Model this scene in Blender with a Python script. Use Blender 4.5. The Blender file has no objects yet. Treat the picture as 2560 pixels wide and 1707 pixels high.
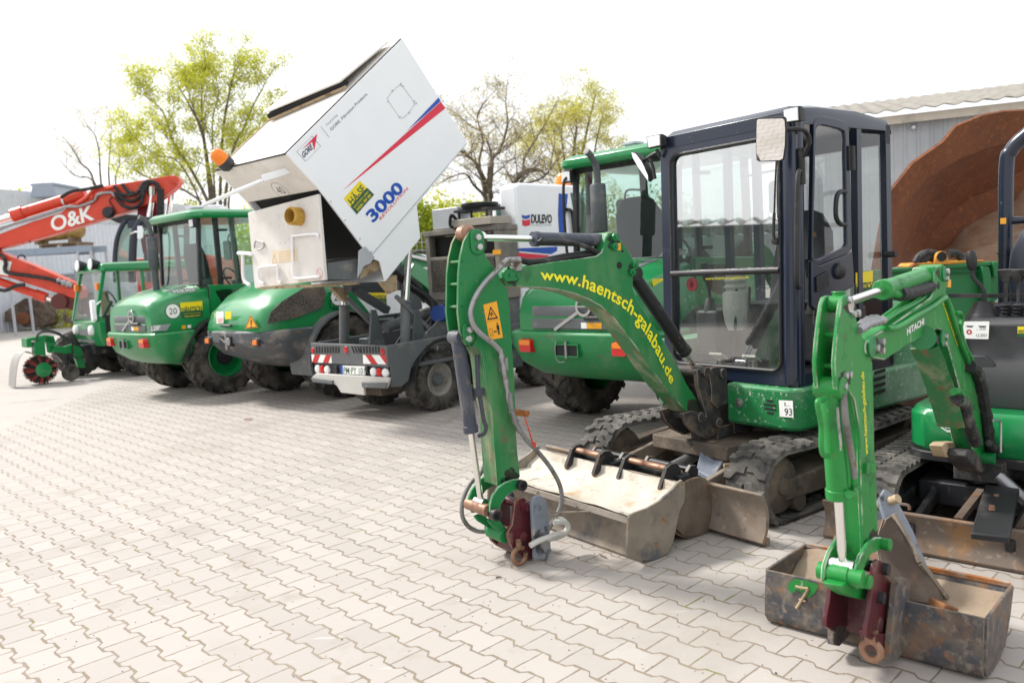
import bpy, bmesh, math, random
from mathutils import Vector, Matrix
R = math.radians
SC = bpy.context.scene
COL = SC.collection

# ---------------------------------------------------------------- camera
FPX, PITCH, ROLL, EYE, PCX, PCY = 2027.0, R(5.53), R(-3.49), 1.52, 1280.0, 853.5
def _axes():
    c, s = math.cos(PITCH), math.sin(PITCH)
    r, f, d = Vector((1, 0, 0)), Vector((0, c, -s)), Vector((0, -s, -c))
    cr, sr = math.cos(ROLL), math.sin(ROLL)
    return cr*r - sr*d, sr*r + cr*d, f
AX, AD, AF = _axes()
cam_d = bpy.data.cameras.new("camera")
cam = bpy.data.objects.new("camera", cam_d)
COL.objects.link(cam)
SC.camera = cam
cam.matrix_world = Matrix(((AX.x, -AD.x, -AF.x, 0), (AX.y, -AD.y, -AF.y, 0), (AX.z, -AD.z, -AF.z, EYE), (0, 0, 0, 1)))
cam_d.sensor_width = 36.0
cam_d.lens = FPX/2560*36.0
cam_d.clip_start = 0.05
cam_d.clip_end = 2000
cam_d.dof.use_dof = True
cam_d.dof.focus_distance = 4.4
cam_d.dof.aperture_fstop = 2.8

# ---------------------------------------------------------------- sky and sun (hazy bright overcast)
SUN_AZ, SUN_EL = R(-62), R(46)           # azimuth measured from +Y towards +X
w = bpy.data.worlds.new("World")
SC.world = w
w.use_nodes = True
nt = w.node_tree
bg = nt.nodes["Background"]
sky = nt.nodes.new("ShaderNodeTexSky")
sky.sky_type = 'NISHITA'
sky.sun_disc = False
sky.sun_elevation = SUN_EL
sky.sun_rotation = SUN_AZ
sky.air_density, sky.dust_density, sky.ozone_density = 1.0, 6.0, 1.0
hs = nt.nodes.new("ShaderNodeHueSaturation")
hs.inputs['Saturation'].default_value = 0.35
mx = nt.nodes.new("ShaderNodeMix")
mx.data_type = 'RGBA'
mx.inputs[0].default_value = 0.72
mx.inputs[7].default_value = (8.6, 8.75, 9.0, 1)
nt.links.new(sky.outputs[0], hs.inputs['Color'])
nt.links.new(hs.outputs[0], mx.inputs[6])
nt.links.new(mx.outputs[2], bg.inputs[0])
bg.inputs[1].default_value = 0.12
sl = bpy.data.lights.new("sun", 'SUN')
sl.energy = 3.2
sl.angle = R(9)
sl.color = (1.0, 0.965, 0.92)
so = bpy.data.objects.new("sun", sl)
COL.objects.link(so)
sd = Vector((math.sin(SUN_AZ)*math.cos(SUN_EL), math.cos(SUN_AZ)*math.cos(SUN_EL), math.sin(SUN_EL)))
so.rotation_euler = (-sd).to_track_quat('-Z', 'Y').to_euler()
so.location = sd*60
SC.view_settings.view_transform = 'Standard'
SC.view_settings.look = 'None'
SC.view_settings.gamma = 1
SC.view_settings.exposure = 0.58
SC.render.engine = 'CYCLES'
SC.render.resolution_x, SC.render.resolution_y = 1024, 682

# ---------------------------------------------------------------- measuring helpers (photo survey -> metres)
def ray(x, y):
    return AF + AX*((x-PCX)/FPX) + AD*((y-PCY)/FPX)
def ground(x, y, z=0.0):
    d = ray(x, y)
    t = (z-EYE)/d.z
    return Vector((d.x*t, d.y*t, z))
def depth(x, y, Y):
    d = ray(x, y)
    t = Y/d.y
    return Vector((d.x*t, Y, EYE+d.z*t))
def crop(ox, oy, s):
    return lambda x, y: (ox+x/s, oy+y/s)
c1 = crop(0, 350, 2.4118); c2 = crop(480, 520, 2.9043); c3 = crop(520, 80, 2.3059); c4 = crop(1080, 540, 2.9043)
c5 = crop(1100, 1000, 3.36); c6 = crop(1260, 240, 3.136); d1 = crop(1600, 240, 2.8); d2 = crop(1620, 640, 3.4588)
d3 = crop(1500, 940, 2.94); d4 = crop(2030, 600, 2.9585); d5 = crop(1920, 1050, 2.3859); d6 = crop(2060, 220, 3.136)
class Frame:
    """ground frame of one thing: u = forward, n = left of forward, z = up, metres"""
    def __init__(s, ox, oy, deg):
        a = R(deg)
        s.o = Vector((ox, oy, 0)); s.deg = deg
        s.u = Vector((math.cos(a), math.sin(a), 0)); s.n = Vector((-math.sin(a), math.cos(a), 0))
    def loc(s, p):
        d = p-s.o
        return Vector((d.dot(s.u), d.dot(s.n), p.z))
    def an(s, q, n):                       # on the plane n = const
        d = ray(*q); o = Vector((0, 0, EYE))
        t = (n-(o-s.o).dot(s.n))/d.dot(s.n)
        return s.loc(o+d*t)
    def au(s, q, u):                       # on the plane u = const
        d = ray(*q); o = Vector((0, 0, EYE))
        t = (u-(o-s.o).dot(s.u))/d.dot(s.u)
        return s.loc(o+d*t)
    def az(s, q, z):
        return s.loc(ground(q[0], q[1], z))
    def root(s, name, label, cat, group=None):
        o = bpy.data.objects.new(name, None)
        COL.objects.link(o)
        o.empty_display_size = 0.3
        o.location = s.o; o.rotation_euler = (0, 0, R(s.deg))
        tag(o, label, cat, group)
        return o
def tag(o, label=None, cat=None, group=None, kind=None):
    if label: o['label'] = label
    if cat: o['category'] = cat
    if group: o['group'] = group
    if kind: o['kind'] = kind
    return o

# ---------------------------------------------------------------- mesh builder
def V3(*a):
    return Vector(a)
def smooth_path(pts, k=6):
    pts = [Vector(p) for p in pts]
    if len(pts) < 3: return pts
    out = []
    P = [2*pts[0]-pts[1]]+pts+[2*pts[-1]-pts[-2]]
    for i in range(1, len(P)-2):
        a, b, c, d = P[i-1], P[i], P[i+1], P[i+2]
        for j in range(k):
            t = j/k
            out.append(0.5*((2*b)+(c-a)*t+(2*a-5*b+4*c-d)*t*t+(3*b-a-3*c+d)*t**3))
    out.append(pts[-1])
    return out
class MB:
    def __init__(s):
        s.v = []; s.f = []; s.mi = []; s.m = 0
    def add(s, vs, fs):
        o = len(s.v)
        s.v += [tuple(p) for p in vs]
        for f in fs:
            s.f.append(tuple(i+o for i in f)); s.mi.append(s.m)
        return s
    def poly(s, pts):
        return s.add(pts, [tuple(range(len(pts)))])
    def prism(s, pts, vec):
        n = len(pts); vec = Vector(vec)
        a = [Vector(p) for p in pts]
        nn = Vector((0, 0, 0))
        for i in range(n):
            nn += a[i].cross(a[(i+1) % n])
        if nn.dot(vec) > 0: a.reverse()
        b = [p+vec for p in a]
        fs = [tuple(range(n)), tuple(range(2*n-1, n-1, -1))]
        for i in range(n):
            j = (i+1) % n
            fs.append((i, i+n, j+n, j))
        return s.add(a+b, fs)
    def pn(s, uz, n0, n1):                 # (u,z) outline between two n
        return s.prism([(p[0], n0, p[-1]) for p in uz], (0, n1-n0, 0))
    def pu(s, nz, u0, u1):
        return s.prism([(u0, p[0], p[-1]) for p in nz], (u1-u0, 0, 0))
    def pz(s, un, z0, z1):
        return s.prism([(p[0], p[1], z0) for p in un], (0, 0, z1-z0))
    def box(s, u0, u1, n0, n1, z0, z1):
        return s.pz([(u0, n0), (u1, n0), (u1, n1), (u0, n1)], z0, z1)
    def obox(s, c, ax, ay, az):            # oriented box: centre and three half vectors
        c, ax, ay, az = Vector(c), Vector(ax), Vector(ay), Vector(az)
        return s.prism([c-ax-ay-az, c+ax-ay-az, c+ax+ay-az, c-ax+ay-az], 2*az)
    def bar(s, a, b, w, h, up=(0, 0, 1)):  # rectangular bar from a to b
        a, b = Vector(a), Vector(b)
        d = b-a
        l = d.length
        d.normalize()
        sx = d.cross(Vector(up))
        if sx.length < 1e-4: sx = d.cross(Vector((1, 0, 0)))
        sx.normalize()
        sy = sx.cross(d)
        return s.obox((a+b)/2, d*l/2, sx*w/2, sy*h/2)
    def cyl(s, a, b, r, r2=None, seg=18, cap=True):
        a, b = Vector(a), Vector(b)
        r2 = r if r2 is None else r2
        d = (b-a).normalized()
        x = d.orthogonal().normalized(); y = d.cross(x)
        vs, fs = [], []
        for k in range(seg):
            t = 2*math.pi*k/seg
            e = x*math.cos(t)+y*math.sin(t)
            vs += [a+e*r, b+e*r2]
        for k in range(seg):
            j = (k+1) % seg
            fs.append((2*k, 2*j, 2*j+1, 2*k+1))
        if cap:
            fs.append(tuple(range(2*seg-2, -1, -2))); fs.append(tuple(range(1, 2*seg, 2)))
        return s.add(vs, fs)
    def lathe(s, prof, a, axis, seg=32, cap=True):
        a = Vector(a); d = Vector(axis).normalized()
        x = d.orthogonal().normalized(); y = d.cross(x)
        vs, fs = [], []
        m = len(prof)
        for k in range(seg):
            t = 2*math.pi*k/seg
            e = x*math.cos(t)+y*math.sin(t)
            vs += [a+e*r+d*h for r, h in prof]
        for k in range(seg):
            j = (k+1) % seg
            for i in range(m-1):
                fs.append((k*m+i, j*m+i, j*m+i+1, k*m+i+1))
        if cap:
            if prof[0][0] > 1e-4: fs.append(tuple(k*m for k in range(seg-1, -1, -1)))
            if prof[-1][0] > 1e-4: fs.append(tuple(k*m+m-1 for k in range(seg)))
        return s.add(vs, fs)
    def tube(s, pts, r, seg=10, k=6, cap=True, ribs=None):
        P = smooth_path(pts, k)
        if ribs:                           # even resampling for a corrugated or spring hose
            Q = [P[0]]
            acc = 0
            for a, b in zip(P, P[1:]):
                L = (b-a).length; t = ribs-acc
                while t < L:
                    Q.append(a+(b-a)*(t/L)); t += ribs
                acc = (acc+L) % ribs
            P = Q
        n = len(P)
        vs, fs = [], []
        x = None
        for i in range(n):
            d = (P[min(i+1, n-1)]-P[max(i-1, 0)])
            if d.length < 1e-7: d = Vector((0, 0, 1))
            d.normalize()
            if x is None: x = d.orthogonal().normalized()
            else:
                x = x-d*x.dot(d)
                x = x.normalized() if x.length > 1e-5 else d.orthogonal().normalized()
            y = d.cross(x)
            rr = r if not callable(r) else r(i/(n-1))
            if ribs: rr = rr*(1.0 if i % 2 else 0.86)
            for q in range(seg):
                t = 2*math.pi*q/seg
                vs.append(P[i]+(x*math.cos(t)+y*math.sin(t))*rr)
        for i in range(n-1):
            for q in range(seg):
                p = (q+1) % seg
                fs.append((i*seg+q, i*seg+p, (i+1)*seg+p, (i+1)*seg+q))
        if cap:
            fs.append(tuple(range(seg-1, -1, -1))); fs.append(tuple((n-1)*seg+q for q in range(seg)))
        return s.add(vs, fs)
    def loft(s, rings, closed=True, cap=True):
        m = len(rings[0]); vs = []; fs = []
        for r in rings: vs += [Vector(p) for p in r]
        for i in range(len(rings)-1):
            for q in range(m if closed else m-1):
                p = (q+1) % m
                fs.append((i*m+q, i*m+p, (i+1)*m+p, (i+1)*m+q))
        if cap and closed:
            fs.append(tuple(range(m-1, -1, -1))); fs.append(tuple((len(rings)-1)*m+q for q in range(m)))
        return s.add(vs, fs)
    def sheet(s, grid, th):                # curved plate of real thickness from a grid of points
        nu, nv = len(grid), len(grid[0])
        G = [[Vector(p) for p in r] for r in grid]
        N = [[None]*nv for _ in range(nu)]
        for i in range(nu):
            for j in range(nv):
                a = G[min(i+1, nu-1)][j]-G[max(i-1, 0)][j]; b = G[i][min(j+1, nv-1)]-G[i][max(j-1, 0)]
                c = a.cross(b)
                N[i][j] = c.normalized() if c.length > 1e-9 else Vector((0, 0, 1))
        vs = [G[i][j] for i in range(nu) for j in range(nv)]+[G[i][j]+N[i][j]*th for i in range(nu) for j in range(nv)]
        o = nu*nv; fs = []
        for i in range(nu-1):
            for j in range(nv-1):
                a, b, c, d = i*nv+j, (i+1)*nv+j, (i+1)*nv+j+1, i*nv+j+1
                fs += [(a, d, c, b), (a+o, b+o, c+o, d+o)]
        for i in range(nu-1):
            for j in (0, nv-1):
                a, b = i*nv+j, (i+1)*nv+j
                fs.append((a, b, b+o, a+o))
        for j in range(nv-1):
            for i in (0, nu-1):
                a, b = i*nv+j, i*nv+j+1
                fs.append((a, b, b+o, a+o))
        return s.add(vs, fs)
    def bolt(s, p, axis, r=.012, h=.012):
        p = Vector(p); d = Vector(axis).normalized()
        return s.cyl(p-d*.002, p+d*h, r, seg=6)
    def clusters(s):
        # pieces that touch or overlap stay together, pieces apart become separate parts
        par = list(range(len(s.v)))
        def find(i):
            while par[i] != i:
                par[i] = par[par[i]]; i = par[i]
            return i
        for f in s.f:
            for i in f[1:]: par[find(i)] = find(f[0])
        comp = {}
        for k, f in enumerate(s.f): comp.setdefault(find(f[0]), []).append(k)
        C = []
        for fs in comp.values():
            vs = [s.v[i] for k in fs for i in s.f[k]]
            C.append([fs, [min(v[a] for v in vs)-.001 for a in range(3)], [max(v[a] for v in vs)+.001 for a in range(3)]])
        go = True
        while go:
            go = False
            for i in range(len(C)):
                for j in range(len(C)-1, i, -1):
                    if all(C[i][1][a] <= C[j][2][a] and C[j][1][a] <= C[i][2][a] for a in range(3)):
                        C[i] = [C[i][0]+C[j][0], [min(C[i][1][a], C[j][1][a]) for a in range(3)], [max(C[i][2][a], C[j][2][a]) for a in range(3)]]
                        del C[j]; go = True
        out = []
        for fs, _, _ in C:
            q = MB(); mp = {}
            for k in fs:
                g = []
                for i in s.f[k]:
                    if i not in mp: mp[i] = len(q.v); q.v.append(s.v[i])
                    g.append(mp[i])
                q.f.append(tuple(g)); q.mi.append(s.mi[k])
            out.append(q)
        return out
    def each(s, name, mats, parent=None, **kw):
        return [q.build(name, mats, parent, **kw) for q in s.clusters()]
    def build(s, name, mats, parent=None, bevel=0, ang=35, label=None, seg=2, fix=False, edge=None):
        me = bpy.data.meshes.new(name)
        me.from_pydata(s.v, [], s.f)
        if not isinstance(mats, (list, tuple)): mats = [mats]
        for m in mats: me.materials.append(m)
        me.polygons.foreach_set('material_index', s.mi)
        me.polygons.foreach_set('use_smooth', [True]*len(s.f))
        me.update()
        if fix:
            bm = bmesh.new(); bm.from_mesh(me)
            bmesh.ops.recalc_face_normals(bm, faces=bm.faces)
            bm.to_mesh(me); bm.free()
        me.set_sharp_from_angle(angle=R(ang))
        o = bpy.data.objects.new(name, me)
        COL.objects.link(o)
        if parent: o.parent = parent
        if bevel:
            b = o.modifiers.new("bevel", 'BEVEL')
            b.width = bevel; b.segments = seg; b.limit_method = 'ANGLE'; b.angle_limit = R(40)
            b.harden_normals = False
            if edge:                       # paint worn through along the edges
                me.materials.append(edge); b.material = len(me.materials)-1; b.segments = 1
        if label: o['label'] = label
        return o

# lettering: font outlines turned to mesh and laid on a real surface through a map (x,y)->point
_tc = {}
def glyphs(txt, bold=0.0, shear=0.0, spacing=1.0):
    k = (txt, bold, shear, spacing)
    if k not in _tc:
        c = bpy.data.curves.new("lettering", 'FONT')
        c.body = txt; c.size = 1.0; c.offset = bold; c.shear = shear; c.space_character = spacing; c.resolution_u = 4
        o = bpy.data.objects.new("lettering", c)
        me = bpy.data.meshes.new_from_object(o)
        vs = [(v.co.x, v.co.y) for v in me.vertices]
        fs = [tuple(p.vertices) for p in me.polygons]
        bpy.data.objects.remove(o); bpy.data.curves.remove(c); bpy.data.meshes.remove(me)
        _tc[k] = (vs, fs)
    return _tc[k]
def text(mb, txt, fn, bold=0.0, shear=0.0, spacing=1.0, fit=True):
    vs, fs = glyphs(txt, bold, shear, spacing)
    if not vs: return
    x0, x1 = min(v[0] for v in vs), max(v[0] for v in vs)
    mb.add([fn((x-x0)/(x1-x0), y/0.70) for x, y in vs], fs)
def quad_map(p0, p1, p3):                  # baseline start, baseline end, top of the first letter
    p0, p1, p3 = Vector(p0), Vector(p1), Vector(p3)
    return lambda x, y: p0+(p1-p0)*x+(p3-p0)*y
def ellipse(c, a, b, n=20):
    return [(c[0]+a*math.cos(2*math.pi*k/n), c[1]+b*math.sin(2*math.pi*k/n)) for k in range(n)]
def rrect(x0, x1, y0, y1, r, k=4):
    out = []
    for cx, cy, a0 in ((x1-r, y1-r, 0), (x0+r, y1-r, 90), (x0+r, y0+r, 180), (x1-r, y0+r, 270)):
        for i in range(k+1):
            a = R(a0+90*i/k)
            out.append((cx+r*math.cos(a), cy+r*math.sin(a)))
    return out
def ring(outer, inner):                    # faces of a frame between two outlines of equal count
    n = len(outer)
    return list(outer)+list(inner), [(i, (i+1) % n, n+(i+1) % n, n+i) for i in range(n)]

# ---------------------------------------------------------------- materials
def nd(nt, t, **kw):
    n = nt.nodes.new(t)
    for k, v in kw.items():
        if k in n.inputs: n.inputs[k].default_value = v
        else: setattr(n, k, v)
    return n
def mixc(nt, fac, a, b):
    m = nt.nodes.new("ShaderNodeMix"); m.data_type = 'RGBA'
    for s, v in ((0, fac), (6, a), (7, b)):
        if hasattr(v, 'links'): nt.links.new(v, m.inputs[s])
        elif s == 0: m.inputs[0].default_value = v
        else: m.inputs[s].default_value = (*v[:3], 1)
    return m.outputs[2]
def noise_mask(nt, scale, lo, hi, detail=6, stretch=None, rough=0.6, seed=0.0):
    tc = nd(nt, "ShaderNodeTexCoord")
    mp = nd(nt, "ShaderNodeMapping")
    mp.inputs['Location'].default_value = (seed, seed*1.7, seed*.3)
    if stretch: mp.inputs['Scale'].default_value = stretch
    nt.links.new(tc.outputs['Object'], mp.inputs[0])
    n = nd(nt, "ShaderNodeTexNoise", Scale=scale, Detail=detail, Roughness=rough)
    nt.links.new(mp.outputs[0], n.inputs['Vector'])
    r = nd(nt, "ShaderNodeMapRange")
    r.inputs[1].default_value = lo; r.inputs[2].default_value = hi
    nt.links.new(n.outputs['Fac'], r.inputs[0])
    return r.outputs[0]
def paint(name, col, rough=.4, metal=0.0, layers=(), bump=0.0, bscale=30, var=0.12, coat=0.0, spec=.4):
    """layers: (colour, noise scale, lo, hi, stretch) wear, dirt and stains; each lies on the one below"""
    m = bpy.data.materials.new(name); m.use_nodes = True
    nt = m.node_tree; b = nt.nodes["Principled BSDF"]
    c2_ = tuple(x*(1-var) for x in col)
    cur = mixc(nt, noise_mask(nt, 5, .3, .7, seed=1), col, c2_)
    rr = rough
    for i, L in enumerate(layers):
        k = noise_mask(nt, L[1], L[2], L[3], stretch=L[4] if len(L) > 4 else None, seed=3.1*i+2)
        cur = mixc(nt, k, cur, L[0])
        mm = nd(nt, "ShaderNodeMix"); nt.links.new(k, mm.inputs[0])
        if hasattr(rr, 'links'): nt.links.new(rr, mm.inputs[2])
        else: mm.inputs[2].default_value = rr
        mm.inputs[3].default_value = .85
        rr = mm.outputs[0]
    nt.links.new(cur, b.inputs['Base Color'])
    if hasattr(rr, 'links'): nt.links.new(rr, b.inputs['Roughness'])
    else: b.inputs['Roughness'].default_value = rr
    b.inputs['Metallic'].default_value = metal
    b.inputs['Specular IOR Level'].default_value = spec
    if coat: b.inputs['Coat Weight'].default_value = coat; b.inputs['Coat Roughness'].default_value = .15
    if bump:
        tc = nd(nt, "ShaderNodeTexCoord"); n = nd(nt, "ShaderNodeTexNoise", Scale=bscale, Detail=5)
        nt.links.new(tc.outputs['Object'], n.inputs['Vector'])
        bp = nd(nt, "ShaderNodeBump", Strength=bump, Distance=.01)
        nt.links.new(n.outputs['Fac'], bp.inputs['Height']); nt.links.new(bp.outputs[0], b.inputs['Normal'])
    return m
def flat(name, col, rough=.5, metal=0.0):
    m = bpy.data.materials.new(name); m.use_nodes = True
    b = m.node_tree.nodes["Principled BSDF"]
    b.inputs['Base Color'].default_value = (*col, 1); b.inputs['Roughness'].default_value = rough; b.inputs['Metallic'].default_value = metal
    return m
def glass_mat(name, tint, dirt=.06, dcol=(.6, .6, .58), refl=1.0):
    m = bpy.data.materials.new(name); m.use_nodes = True
    nt = m.node_tree; nt.nodes.clear()
    out = nd(nt, "ShaderNodeOutputMaterial")
    tr = nd(nt, "ShaderNodeBsdfTransparent"); tr.inputs[0].default_value = (*tint, 1)
    gl = nd(nt, "ShaderNodeBsdfGlossy"); gl.inputs['Roughness'].default_value = .02
    fr = nd(nt, "ShaderNodeLayerWeight", Blend=0.5)     # one pane = two faces: Schlick curve doubled
    pw = nd(nt, "ShaderNodeMath", operation='POWER'); pw.inputs[1].default_value = 4.0
    nt.links.new(fr.outputs['Facing'], pw.inputs[0])
    ml = nd(nt, "ShaderNodeMath", operation='MULTIPLY_ADD'); ml.inputs[1].default_value = .85; ml.inputs[2].default_value = .09*refl
    nt.links.new(pw.outputs[0], ml.inputs[0])
    a = nd(nt, "ShaderNodeMixShader"); nt.links.new(ml.outputs[0], a.inputs[0]); nt.links.new(tr.outputs[0], a.inputs[1]); nt.links.new(gl.outputs[0], a.inputs[2])
    df = nd(nt, "ShaderNodeBsdfDiffuse"); df.inputs[0].default_value = (*dcol, 1)
    k = noise_mask(nt, 9, .35, .9, detail=8)
    k2 = nd(nt, "ShaderNodeMath", operation='MULTIPLY'); k2.inputs[1].default_value = dirt
    nt.links.new(k, k2.inputs[0])
    sp = noise_mask(nt, 70, .70, .76, detail=2, seed=5)
    k3 = nd(nt, "ShaderNodeMath", operation='MULTIPLY_ADD'); k3.inputs[1].default_value = min(.8, dirt*5)
    nt.links.new(sp, k3.inputs[0]); nt.links.new(k2.outputs[0], k3.inputs[2])
    b = nd(nt, "ShaderNodeMixShader"); nt.links.new(k3.outputs[0], b.inputs[0]); nt.links.new(a.outputs[0], b.inputs[1]); nt.links.new(df.outputs[0], b.inputs[2])
    nt.links.new(b.outputs[0], out.inputs[0])
    return m
DUST = (.42, .35, .27); MUD = (.16, .12, .08); RUST = (.22, .075, .025); CEM = (.55, .52, .47)
GRN = (.003, .185, .045)
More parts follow.
